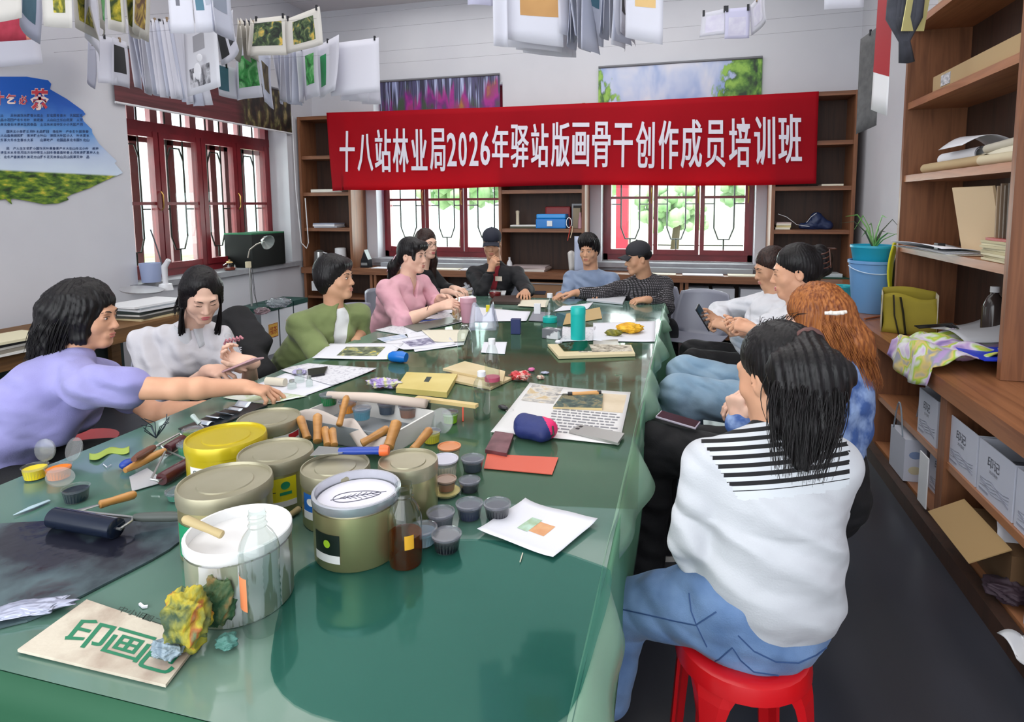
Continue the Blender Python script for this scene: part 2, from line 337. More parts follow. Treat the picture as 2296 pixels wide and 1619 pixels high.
# ---------------------------------------------------------------- printed roller blinds, leaf poster, banner
def birch_mat():
    m, nt, p, L = newmat('birch_forest_print'); g = coord(nt, 'Generated')
    n1 = N(nt, 'TexNoise', in_Scale=1, in_Detail=2); L(coord(nt, 'Generated', (34, 1, 1.2)), n1.inputs[0])
    stem = ramp(nt, n1.outputs[0], [(.36, '2C2A40'), (.46, '4E4A72'), (.52, '262438'), (.56, '8E96C0'), (.60, 'B4BCDC'), (.64, '54567E'), (.72, '22222E')])
    n2 = N(nt, 'TexNoise', in_Scale=1, in_Detail=4); L(coord(nt, 'Generated', (7, 1, 3)), n2.inputs[0])
    blo = ramp(nt, n2.outputs[0], [(.40, '3A4A3A'), (.48, '6A1E70'), (.56, 'A01C86'), (.66, '8A3A5A'), (.74, 'A8702A')])
    sx = N(nt, 'SeparateXYZ'); L(g, sx.inputs[0]); mr = N(nt, 'MapRange', i1=.66, i2=1.0, i3=.62, i4=.22); L(sx.outputs[2], mr.inputs[0])
    n3 = N(nt, 'TexNoise', in_Scale=1, in_Detail=2); L(coord(nt, 'Generated', (20, 1, 2)), n3.inputs[0]); a = N(nt, 'Math', operation='ADD'); L(n3.outputs[0], a.inputs[0]); L(mr.outputs[0], a.inputs[1])
    st = N(nt, 'MapRange', i1=.86, i2=.98); L(a.outputs[0], st.inputs[0]); mx = N(nt, 'MixRGB'); L(st.outputs[0], mx.inputs[0]); L(stem, mx.inputs[1]); L(blo, mx.inputs[2]); L(mx.outputs[0], p.inputs['Base Color']); return m
def road_mat():
    m, nt, p, L = newmat('tree_lined_road_print'); g = coord(nt, 'Generated'); sx = N(nt, 'SeparateXYZ'); L(g, sx.inputs[0])
    n = N(nt, 'TexNoise', in_Scale=2.5, in_Detail=3); L(g, n.inputs[0]); sky = ramp(nt, n.outputs[0], [(.35, '8FA3D0'), (.5, 'B9C2DC'), (.65, 'D3D3DE')])
    n2 = N(nt, 'TexNoise', in_Scale=9, in_Detail=6); L(g, n2.inputs[0]); tr = ramp(nt, n2.outputs[0], [(.38, '16301A'), (.5, '4C7A2A'), (.62, '8DB84A')])
    # crowns: distance from the middle plus how low the point lies
    ab = N(nt, 'Math', operation='SUBTRACT', i1=.42); L(sx.outputs[0], ab.inputs[0]); aa = N(nt, 'Math', operation='ABSOLUTE'); L(ab.outputs[0], aa.inputs[0])
    z = N(nt, 'MapRange', i1=.0, i2=1.0, i3=.32, i4=0); L(sx.outputs[2], z.inputs[0]); s = N(nt, 'Math', operation='ADD'); L(aa.outputs[0], s.inputs[0]); L(z.outputs[0], s.inputs[1])
    nn = N(nt, 'MapRange', i1=.3, i2=.7, i3=-.10, i4=.10); L(n2.outputs[0], nn.inputs[0]); s2 = N(nt, 'Math', operation='ADD'); L(s.outputs[0], s2.inputs[0]); L(nn.outputs[0], s2.inputs[1])
    th = N(nt, 'MapRange', i1=.40, i2=.44); L(s2.outputs[0], th.inputs[0]); mx = N(nt, 'MixRGB'); L(th.outputs[0], mx.inputs[0]); L(sky, mx.inputs[1]); L(tr, mx.inputs[2]); L(mx.outputs[0], p.inputs['Base Color']); return m
def dark_forest_mat():
    m, nt, p, L = newmat('autumn_forest_print'); g = coord(nt, 'Generated'); sx = N(nt, 'SeparateXYZ'); L(g, sx.inputs[0])
    n = N(nt, 'TexNoise', in_Scale=1, in_Detail=4); L(coord(nt, 'Generated', (1, 30, 3)), n.inputs[0]); c = ramp(nt, n.outputs[0], [(.4, '1E1B16'), (.5, '3A2A20'), (.56, '44452A'), (.66, '8A7A52')])
    th = N(nt, 'MapRange', i1=.60, i2=.66); L(sx.outputs[1], th.inputs[0]); n2 = N(nt, 'TexNoise', in_Scale=1, in_Detail=3); L(coord(nt, 'Generated', (1, 3, 14)), n2.inputs[0])
    mar = ramp(nt, n2.outputs[0], [(.35, '4A2326'), (.65, '663034')]); mx = N(nt, 'MixRGB'); L(th.outputs[0], mx.inputs[0]); L(mar, mx.inputs[1]); L(c, mx.inputs[2]); L(mx.outputs[0], p.inputs['Base Color']); return m
def blind(name, p0, p1, ztop, zbot, m, label, out):
    p0 = Vector(p0); p1 = Vector(p1); e = empty('roller_blind', ((p0.x+p1.x)/2, (p0.y+p1.y)/2, zbot), label, 'blind', 'printed roller blinds over the windows')
    B().sheet(lambda a, c: (p0.x+(p1.x-p0.x)*a+out[0]*.003*math.sin(a*9), p0.y+(p1.y-p0.y)*a+out[1]*.003*math.sin(a*9), zbot+(ztop-zbot)*c), 24, 2, .002).make('fabric', m, e)
    B().tube([(p0.x, p0.y, ztop+.012), (p1.x, p1.y, ztop+.012)], .014, 10).make('roller', mat('grey_tube', '6E6F74', .5), e, smooth=True)
    B().tube([(p0.x, p0.y, zbot), (p1.x, p1.y, zbot)], .010, 8).make('bottom_rail', mat('white_rail', 'DCDCE0', .4), e, smooth=True)
blind('a', (-3.73, 6.97, 0), (-2.165, 6.97, 0), 3.025, 1.78, birch_mat(), 'roller blind printed with birch trunks and magenta blossom, above the banner', (0, 1))
blind('b', (-.995, 6.97, 0), (.75, 6.97, 0), 3.03, 1.78, road_mat(), 'roller blind printed with sky and a green tree lined road', (0, 1))
blind('c', (-4.69, 4.16, 0), (-4.69, 6.52, 0), 2.86, 2.385, dark_forest_mat(), 'roller blind in maroon and dark forest print over the side window', (1, 0))
# banner
def BP(a, c):
    """point of the hanging banner: a along, c up"""
    x = -4.24+(1.24+4.24)*a; zt = 2.625-.02*math.sin(a*math.pi)-.03*a; zb = 1.70+.045*math.sin(a*3)*0-.015*math.sin(a*9); sag = .010*math.sin(a*23+c*2)+.003*math.sin(a*51+c*3)
    if a < .04: zb -= (.04-a)*.4
    pull = .016*(1-c)**3*math.sin(a*40)*(.4+.6*abs(a-.5)*2); bay = .03*(1-abs(2*c-1))*math.sin(a*math.pi*3.1+.4)
    return Vector((x+.012*(1-c)*math.sin(a*7)+(.04*(1-c) if a < .03 else 0), 6.585-sag*.6-pull-bay*.4, zb+(zt-zb)*c))
bm_red = mat('red_banner_cloth', 'B90E22', .7, col2='AC0A1E', scale=1.2, bump=.05, bscale=18, spec=.2)
_nt = bm_red.node_tree; _t = N(_nt, 'BsdfTranslucent'); _t.inputs[0].default_value = lin('E01028'); _x = N(_nt, 'MixShader', i0=.38); _nt.links.new(_nt.nodes['Principled BSDF'].outputs[0], _x.inputs[1]); _nt.links.new(_t.outputs[0], _x.inputs[2]); _nt.links.new(_x.outputs[0], _nt.nodes['Material Output'].inputs[0])
e = empty('banner', (-1.5, 6.585, 1.7), 'long red cloth banner with white Chinese lettering hung across the back bookcases', 'banner')
B().sheet(BP, 180, 14, .0015).make('cloth', bm_red, e, smooth='all')
lt = B(); txt = '十八站林业局2026年驿站版画骨干创作成员培训班'
ext = [(761, 796, 294, 385), (802, 836, 300, 384), (840, 876, 290, 386), (880, 915, 288, 386), (921, 957, 290, 382), (963, 998, 288, 384), (1001, 1023, 298, 373), (1027, 1046, 296, 373), (1051, 1072, 296, 372), (1076, 1098, 294, 371), (1102, 1140, 281, 376), (1144, 1185, 279, 375), (1190, 1230, 277, 375), (1236, 1278, 274, 374), (1284, 1322, 275, 373), (1329, 1370, 273, 375), (1377, 1420, 276, 375), (1427, 1469, 272, 377), (1478, 1522, 270, 379), (1528, 1575, 268, 377), (1583, 1627, 270, 375), (1635, 1683, 264, 375), (1691, 1738, 261, 370), (1745, 1797, 256, 366)]
def BU(u, v):
    q = at(u, v, 6.57); a = (q.x+4.24)/5.48; p0, p1 = BP(a, 0), BP(a, 1); c = (q.z-p0.z)/(p1.z-p0.z); r = BP(a, c); return Vector((r.x, r.y-.014, r.z))
for ch, (u0, u1, v0, v1) in zip(txt, ext):
    for k, sh in enumerate((-.9, .9) if not ch.isdigit() else (-.7, .7)): write(lt, ch, lambda a, c: BU(u0+.8+(u1-u0-1.6)*a+sh, v1+(v0-v1)*c)+Vector((0, -.0006*k, 0)), .006)
lt.make('lettering', mat('white_banner_print', 'DCD6E2', .6), e)
# leaf shaped poster
pts = [(-30, 172), (60, 172), (108, 180), (115, 188), (112, 200), (150, 222), (186, 248), (192, 256), (184, 262), (188, 272), (206, 290), (207, 298), (222, 322), (250, 350), (262, 361), (257, 366), (276, 388), (240, 403), (200, 422), (160, 436), (150, 442), (154, 448), (130, 456), (100, 458), (60, 450), (30, 445), (24, 447), (27, 458), (14, 446), (-30, 452)]
pl = [atx(u, v, WX0+.012) for u, v in pts]
def leaf_mat():
    m, nt, p, L = newmat('meadow_poster_print'); g = coord(nt, 'Generated'); sx = N(nt, 'SeparateXYZ'); L(g, sx.inputs[0]); n = N(nt, 'TexNoise', in_Scale=3, in_Detail=4); L(g, n.inputs[0])
    a = N(nt, 'MapRange', i1=.3, i2=.7, i3=-.06, i4=.06); L(n.outputs[0], a.inputs[0]); s = N(nt, 'Math', operation='ADD'); L(a.outputs[0], s.inputs[0]); L(sx.outputs[2], s.inputs[1])
    sky = ramp(nt, s.outputs[0], [(.27, 'C9D8EA'), (.42, 'B7C6E0'), (.60, '5A92D0'), (.82, '0A55B4')]); n2 = N(nt, 'TexNoise', in_Scale=1, in_Detail=5); L(coord(nt, 'Generated', (1, 12, 26)), n2.inputs[0])
    gr = ramp(nt, n2.outputs[0], [(.36, '16300C'), (.47, '44681A'), (.58, '7A9424'), (.70, 'CDBB3E')]); th = N(nt, 'MapRange', i1=.265, i2=.25); L(sx.outputs[2], th.inputs[0]); mx = N(nt, 'MixRGB'); L(th.outputs[0], mx.inputs[0]); L(sky, mx.inputs[1]); L(gr, mx.inputs[2]); L(mx.outputs[0], p.inputs['Base Color']); p.inputs['Roughness'].default_value = .4; return m
e = empty('wall_poster', pl[10], 'leaf shaped poster of blue sky and green meadow with red tea lettering', 'poster')
k = len(pl); B().add([q for q in pl]+[q-Vector((.008, 0, 0)) for q in pl], [tuple(range(k)), tuple(range(2*k-1, k-1, -1))]+[(i, k+i, k+(i+1) % k, (i+1) % k) for i in range(k)]).make('board', leaf_mat(), e)
def PL(u0, u1, v0, v1, off=.004): return lambda a, c: atx(u0+(u1-u0)*a, v1+(v0-v1)*c, WX0+.012)+Vector((off, 0, 0))
redt = mat('poster_title_red', 'C23A48', .4); ti = B(); oi = B()
for ch, u0, u1, v0, v1, bo in (('叶', -22, 8, 205, 235, .02), ('乞', 13, 34, 211, 232, .015), ('必', 42, 60, 214, 234, .015), ('茶', 68, 108, 199, 246, .035)):
    write(ti, ch, PL(u0, u1, v0, v1, .006), bo); write(oi, ch, PL(u0-1, u1+1, v0-1, v1+1, .003), bo+.03)
ti.make('title', redt, e); oi.make('title_outline', mat('poster_title_cream', 'F0D8D0', .4), e)
tb = B(); r_ = random.Random(3); CH = '大小山水花草木叶茶香日月林场野生天然地区产品中国北方人民生活美味清春夏秋冬土石田米竹果'
for rw, (v, u1) in enumerate(((256, 180), (266, 182), (276, 185), (292, 196), (301, 196), (311, 198), (330, 218), (339, 217), (349, 205))):
    u = -14 if rw not in (3, 6) else 14
    while u < u1:
        if r_.random() > .08: write(tb, r_.choice(CH), PL(u, u+6.4, v-.4, v+6.2, .003), .02)
        u += 7.4
tb.make('lettering', mat('poster_small_print', '24406E', .5), e)
# ================================================================ organic shapes: rounded solids blended into one surface
def nrm(v): v = np.asarray(v, float); n = np.linalg.norm(v); return v/n if n > 1e-9 else v
def rc(a, b, r1, r2=None, k=.012, op='+'):
    r2 = r1 if r2 is None else r2; return ('e', np.array(a, float), np.array(b, float), (r1, r1), (r2, r2), None, k, op)
def ec(a, b, r1, r2, side, k=.02, op='+'): return ('e', np.array(a, float), np.array(b, float), r1, r2, nrm(side), k, op)
def el(c, rad, ax, k=.012, op='+'):
    """ellipsoid: centre, three radii, 3x3 axes (rows)"""
    return ('o', np.array(c, float), np.array(rad, float), np.array(ax, float), k, op)
def sdf_mesh(prims, h, disp=None):
    lo = np.full(3, 1e9); hi = -lo; bbs = []
    for p in prims:
        if p[0] == 'e': R = max(p[3]+p[4]); l = np.minimum(p[1], p[2])-R; u = np.maximum(p[1], p[2])+R; k = p[6]
        else: e_ = np.abs(p[3].T) @ p[2]; l = p[1]-e_; u = p[1]+e_; k = p[4]
        m = max(k, .004)*1.3+2.5*h; bbs.append((l-m, u+m))
        if p[-1] == '+': lo = np.minimum(lo, l-m); hi = np.maximum(hi, u+m)
    n = np.ceil((hi-lo)/h).astype(int)+1; D = np.full(n, 1.0, np.float32)
    ax = [lo[i]+h*np.arange(n[i]) for i in range(3)]
    for p, (l, u) in zip(prims, bbs):
        i0 = np.maximum(0, np.floor((l-lo)/h).astype(int)); i1 = np.minimum(n, np.ceil((u-lo)/h).astype(int)+1)
        if (i1 <= i0).any(): continue
        X = np.stack(np.meshgrid(*[ax[i][i0[i]:i1[i]] for i in range(3)], indexing='ij'), -1)
        if p[0] == 'e':
            _, a, b, r1, r2, sd, k, op = p; ab = b-a; L2 = max(ab @ ab, 1e-12); t = np.clip(((X-a) @ ab)/L2, 0, 1); o = X-(a+t[..., None]*ab)
            if sd is None: d = np.sqrt((o*o).sum(-1))-(r1[0]+(r2[0]-r1[0])*t)
            else:
                w = nrm(ab) if L2 > 1e-10 else np.array([0, 0, 1.]); s_ = nrm(sd-w*(sd @ w)); f_ = np.cross(w, s_)
                rs = r1[0]+(r2[0]-r1[0])*t; rd = r1[1]+(r2[1]-r1[1])*t; rm = np.minimum(rs, rd)
                q = np.sqrt((o @ s_/rs)**2+(o @ f_/rd)**2+(o @ w/rm)**2); g = np.sqrt((o @ s_/rs**2)**2+(o @ f_/rd**2)**2+(o @ w/rm**2)**2)
                d = q*(q-1)/np.maximum(g, 1e-6)
        else:
            _, c, rad, A, k, op = p; o = (X-c) @ A.T; q = np.sqrt(((o/rad)**2).sum(-1)); g = np.sqrt(((o/rad**2)**2).sum(-1)); d = q*(q-1)/np.maximum(g, 1e-6)
        sl = tuple(slice(i0[i], i1[i]) for i in range(3)); C = D[sl]
        if op == '-': d = -d; hh = np.clip(.5-.5*(C-d)/k, 0, 1); D[sl] = C*(1-hh)+d*hh+k*hh*(1-hh)
        else: hh = np.clip(.5+.5*(C-d)/k, 0, 1); D[sl] = C*(1-hh)+d*hh-k*hh*(1-hh)
    if disp is not None:
        m = np.abs(D) < .035; I = np.argwhere(m); P = lo+I*h; D[m] += disp(P).astype(np.float32)
    ins = D < 0; ins[0] = ins[-1] = False; ins[:, 0] = ins[:, -1] = False; ins[:, :, 0] = ins[:, :, -1] = False
    cnt = np.zeros(tuple(n-1), np.int8)
    for dx in (0, 1):
        for dy in (0, 1):
            for dz in (0, 1): cnt += ins[dx:n[0]-1+dx, dy:n[1]-1+dy, dz:n[2]-1+dz]
    act = (cnt > 0) & (cnt < 8); I = np.argwhere(act); ids = np.full(act.shape, -1, np.int32); ids[act] = np.arange(len(I))
    acc = np.zeros((len(I), 3)); num = np.zeros(len(I)); cs = [(x, y, z) for x in (0, 1) for y in (0, 1) for z in (0, 1)]
    val = {c: D[I[:, 0]+c[0], I[:, 1]+c[1], I[:, 2]+c[2]] for c in cs}; iv = {c: ins[I[:, 0]+c[0], I[:, 1]+c[1], I[:, 2]+c[2]] for c in cs}
    for c in cs:
        for a in range(3):
            if c[a] == 0:
                e2 = list(c); e2[a] = 1; e2 = tuple(e2); m = iv[c] != iv[e2]; d0, d1 = val[c], val[e2]
                t = np.clip(np.where(m, d0/np.where(np.abs(d0-d1) < 1e-9, 1, d0-d1), 0), 0, 1); q = np.tile(np.array(c, float), (len(I), 1)); q[:, a] = t; acc[m] += q[m]; num[m] += 1
    V = lo+(I+acc/np.maximum(num, 1)[:, None])*h; F = []
    for a in range(3):
        b, c = (a+1) % 3, (a+2) % 3; s0 = [slice(None)]*3; s1 = [slice(None)]*3; s0[a] = slice(0, -1); s1[a] = slice(1, None)
        A0, A1 = ins[tuple(s0)], ins[tuple(s1)]; E = np.argwhere(A0 != A1); E = E[(E[:, b] > 0) & (E[:, c] > 0) & (E[:, b] < n[b]-1) & (E[:, c] < n[c]-1)]
        fl = A0[tuple(E.T)]; q = []
        for db, dc in ((1, 1), (0, 1), (0, 0), (1, 0)): g = E.copy(); g[:, b] -= db; g[:, c] -= dc; q.append(ids[tuple(g.T)])
        q = np.stack(q, 1); q[~fl] = q[~fl][:, ::-1]; F.append(q)
    return V, np.concatenate(F)
def sdf_obj(name, prims, h, m, parent=None, disp=None, label=None, cat=None, group=None, origin=None, mi=None):
    V, F = sdf_mesh(prims, h, disp)
    o3 = np.array(origin) if origin is not None else np.array([(V[:, 0].min()+V[:, 0].max())/2, (V[:, 1].min()+V[:, 1].max())/2, V[:, 2].min()])
    me = bpy.data.meshes.new(name); me.vertices.add(len(V)); me.vertices.foreach_set('co', (V-o3).ravel())
    me.loops.add(F.size); me.loops.foreach_set('vertex_index', F.ravel().astype(np.int32)); me.polygons.add(len(F)); me.polygons.foreach_set('loop_start', np.arange(0, F.size, 4, dtype=np.int32)); me.polygons.foreach_set('use_smooth', [True]*len(F))
    ms = m if isinstance(m, (list, tuple)) else [m]
    for x in ms: me.materials.append(x)
    me.update(calc_edges=True)
    if mi is not None: me.polygons.foreach_set('material_index', mi(V[F].mean(1)).astype(np.int32))
    o = link(name, me, parent); o.location = Vector(o3)-(wloc(parent) if parent is not None else Vector((0, 0, 0)))
    return tag(o, label, cat, group)
def wav(P, f, ph=0.0, w=(1, 1, 1)):
    P = P*np.array(w); a = np.sin(P[:, 0]*f+2.1*np.sin(P[:, 1]*f*.7+ph)+ph*1.3); b = np.sin(P[:, 1]*f*.9+2.3*np.sin(P[:, 2]*f*.8-ph)+ph); c = np.sin(P[:, 2]*f*1.1+1.9*np.sin(P[:, 0]*f*.6+ph*2)); return (a+b+c)/3
def folds(amp=.006, f=22, ph=0.0, w=(1, 1, 1)):
    def d(P):
        n = wav(P, f, ph, w)+.35*wav(P, f*.5, ph+4, w); m = wav(P, f*1.9, ph+2, w)
        return amp*(1.5*np.abs(n)-.55)*-1+amp*.45*(np.abs(m)*-1.6+.5)+amp*.6*wav(P, f*.45, ph+1, w)
    return d
# ================================================================ people
SK = mat('skin', 'DDA888', .5, col2='D09A7B', scale=10, spec=.35); SKP = mat('skin_pale', 'E8BFA8', .5, col2='DDB09A', scale=10, spec=.35); SKT = mat('skin_tan', 'D0A080', .52, col2='C29072', scale=10, spec=.35)
EYW = mat('eye_white', 'E6E2DE', .3); EYI = mat('eye_iris', '1A110C', .25); BRW = mat('eyebrow_hair', '2A201B', .8); LIP = mat('lip', 'B5665C', .45); LIPR = mat('lip_rose', 'B8505A', .4)
def hairmat(name, a, b, r=.42, f=160):
    if name in MATS: return MATS[name]
    m, nt, p, L = newmat(name); n = N(nt, 'TexNoise', in_Scale=1, in_Detail=3); L(coord(nt, 'Object', (f, f, f*.06)), n.inputs[0])
    L(ramp(nt, n.outputs[0], [(.35, a), (.65, b)]), p.inputs['Base Color']); p.inputs['Roughness'].default_value = r; p.inputs['Specular IOR Level'].default_value = .28
    bp = N(nt, 'Bump', in_Strength=.35, in_Distance=.004); L(n.outputs[0], bp.inputs['Height']); L(bp.outputs[0], p.inputs['Normal']); MATS[name] = m; return m
HBK = hairmat('black_hair', '080707', '181416'); HBR = hairmat('dark_brown_hair', '1C1210', '3A2620'); HRED = hairmat('auburn_hair', '6E381B', 'AE6C38', .45, 120)
def ik(a, c, l1, l2, pole):
    a, c, pole = map(lambda q: np.array(q, float), (a, c, pole)); d = c-a; L = np.linalg.norm(d); u = d/max(L, 1e-6)
    if L > (l1+l2)*.985: c = a+u*(l1+l2)*.985; L = (l1+l2)*.985
    x = (L*L+l1*l1-l2*l2)/(2*L); hgt = math.sqrt(max(l1*l1-x*x, 0)); pl = pole-u*(pole @ u); return a+u*x+nrm(pl)*hgt, c
def hand_prims(w, d, pn, curl=.35, side=1, s=1.0, spread=.12, curls=None, thumb=.5, bk=.004):
    """w wrist, d direction of the hand, pn way the palm faces, side +1 right hand / -1 left; curls per finger (index first)"""
    d = nrm(d); pn = nrm(np.array(pn)-d*(np.array(pn) @ d)); ac = np.cross(d, pn)*side    # ac points to the thumb side
    P = [rc(w-d*.02*s, w+d*.025*s, .026*s, .026*s, .015), ec(w+d*.025*s, w+d*.078*s, (.032*s, .0155*s), (.040*s, .0145*s), ac, .014)]
    lens = ((.042, .026, .020), (.047, .029, .021), (.043, .027, .020), (.034, .020, .018))
    for i in range(4):
        off = (.030-.0205*i)*s; c = curls[i] if curls else curl*(1+.12*i)
        p = w+d*(.084-(.004 if i in (0,) else 0)-.010*(i == 3))*s+ac*off; fd = nrm(d+ac*spread*(1.3-i)*.8); r = (.0092-.0008*(i == 3))*s; P.append(rc(w+d*.05*s+ac*off*.8, p, .012*s, .0105*s, .006)); ang = 0
        for j, l in enumerate(lens[i]):
            ang += c*(1.0 if j == 0 else 1.15); v = fd*math.cos(ang)+pn*math.sin(ang); q = p+v*l*s; P.append(rc(p, q, r, r*.92, bk)); p = q; r *= .92
    b = w+d*.028*s+ac*.026*s; t1 = b+nrm(d*.75+ac*.85+pn*thumb*.6)*.040*s; t2 = t1+nrm(d*1.0+ac*.35+pn*thumb*.7)*.032*s; t3 = t2+nrm(d*1.0+ac*.05+pn*thumb*.8)*.024*s
    P += [rc(b-d*.01*s, t1, .017*s, .012*s, .012), rc(t1, t2, .0115*s, .0105*s, .005), rc(t2, t3, .0105*s, .0085*s, .005)]
    return P
class Head:
    def __init__(s, c, f, u=(0, 0, 1), sc=.94):
        s.c = np.array(c, float); s.f = nrm(f); s.u = nrm(np.array(u, float)-s.f*(np.array(u) @ s.f)); s.r = np.cross(s.f, s.u); s.s = sc; s.A = np.array([s.r, s.f, s.u])
    def p(s, x, y, z): return s.c+s.s*(s.r*x+s.f*y+s.u*z)
    def el(s, x, y, z, a, b, c, k=.012, op='+'): return el(s.p(x, y, z), np.array([a, b, c])*s.s, s.A, k*s.s, op)
    def rc(s, a, b, r1, r2=None, k=.012, op='+'): return rc(s.p(*a), s.p(*b), r1*s.s, (r2 if r2 is not None else r1)*s.s, k*s.s, op)
    def prims(s, fem=True, smile=0.0):
        P = [s.el(0, -.018, .038, .074, .092, .086, .02), s.el(0, .012, -.035, .062, .072, .080, .03), s.el(0, .045, -.02, .056, .045, .07, .025)]
        P += [s.rc((.045, -.002, -.062), (.012, .060, -.102), .022, .02, .025), s.rc((-.045, -.002, -.062), (-.012, .060, -.102), .022, .02, .025), s.rc((-.010, .070, -.104), (.010, .070, -.104), .017, None, .018)]
        P += [s.el(.040, .052, -.036, .024, .02, .02, .018), s.el(-.040, .052, -.036, .024, .02, .02, .018)]
        P += [s.rc((-.034, .078, .021), (.034, .078, .021), .011, None, .014)]
        P += [s.el(.031, .092, -.002, .017, .011, .011, .008, '-'), s.el(-.031, .092, -.002, .017, .011, .011, .008, '-')]
        P += [s.el(.031, .075, -.002, .0165, .0125, .0115, .003), s.el(-.031, .075, -.002, .0165, .0125, .0115, .003)]
        P += [s.rc((0, .084, .006), (0, .104, -.036), .0065, .0115, .009), s.el(.012, .092, -.041, .008, .009, .007, .006), s.el(-.012, .092, -.041, .008, .009, .007, .006)]
        P += [s.el(0, .082, -.072, .030, .012, .018, .012), s.el(0, .0935, -.0675, .021, .006, .0042, .003), s.el(0, .0925, -.0775, .018, .006, .0050, .003)]
        for q in (1, -1):
            P += [s.el(q*.074, -.012, -.012, .008, .020, .031, .006), s.el(q*.079, -.006, -.008, .005, .010, .018, .003, '-')]
        return P
    def face(s, e, lipm=LIP, iris=True, brow=BRW, lids=True):
        for q in (1, -1):
            if iris:
                b = B(); M3 = Matrix([s.r, s.f, s.u]).transposed(); b.ball(s.p(q*.031, .0815, -.003), .0115*s.s, .007*s.s, .0046*s.s, 12, M3); b.make('eye', EYW, e, smooth=True)
                b = B(); b.ball(s.p(q*.031, .0865, -.003), .0050*s.s, .003*s.s, .0045*s.s, 10, M3); b.make('iris', EYI, e, smooth=True)
            dz = 0 if iris else -.0065
            b = B(); pts = [s.p(q*x, y+(.001 if dz else 0), z+dz*(1 if i in (1, 2) else .6)) for i, (x, y, z) in enumerate(((.018, .0905, .0015), (.026, .0915, .0048), (.034, .0885, .0050), (.044, .080, .0020)))]; b.tube(pts, [.0010*s.s, .0014*s.s, .0014*s.s, .0008*s.s], 5); b.make('eyelid_line', BRW, e)
            b = B(); pts = [s.p(q*x, y, z) for x, y, z in ((.014, .0925, .0185), (.025, .0925, .0235), (.037, .0865, .0245), (.048, .0755, .0190))]; b.tube(pts, [.0026*s.s, .0034*s.s, .0030*s.s, .0014*s.s], 6, flat=.7, up=tuple(s.u)); b.make('eyebrow', brow, e, smooth=True)
        b = B(); M3 = Matrix([s.r, s.f, s.u]).transposed(); b.ball(s.p(0, .0938, -.0672), .0205*s.s, .0068*s.s, .0040*s.s, 14, M3); b.ball(s.p(0, .0930, -.0775), .0175*s.s, .0068*s.s, .0050*s.s, 14, M3); b.make('lips', lipm, e, smooth=True)
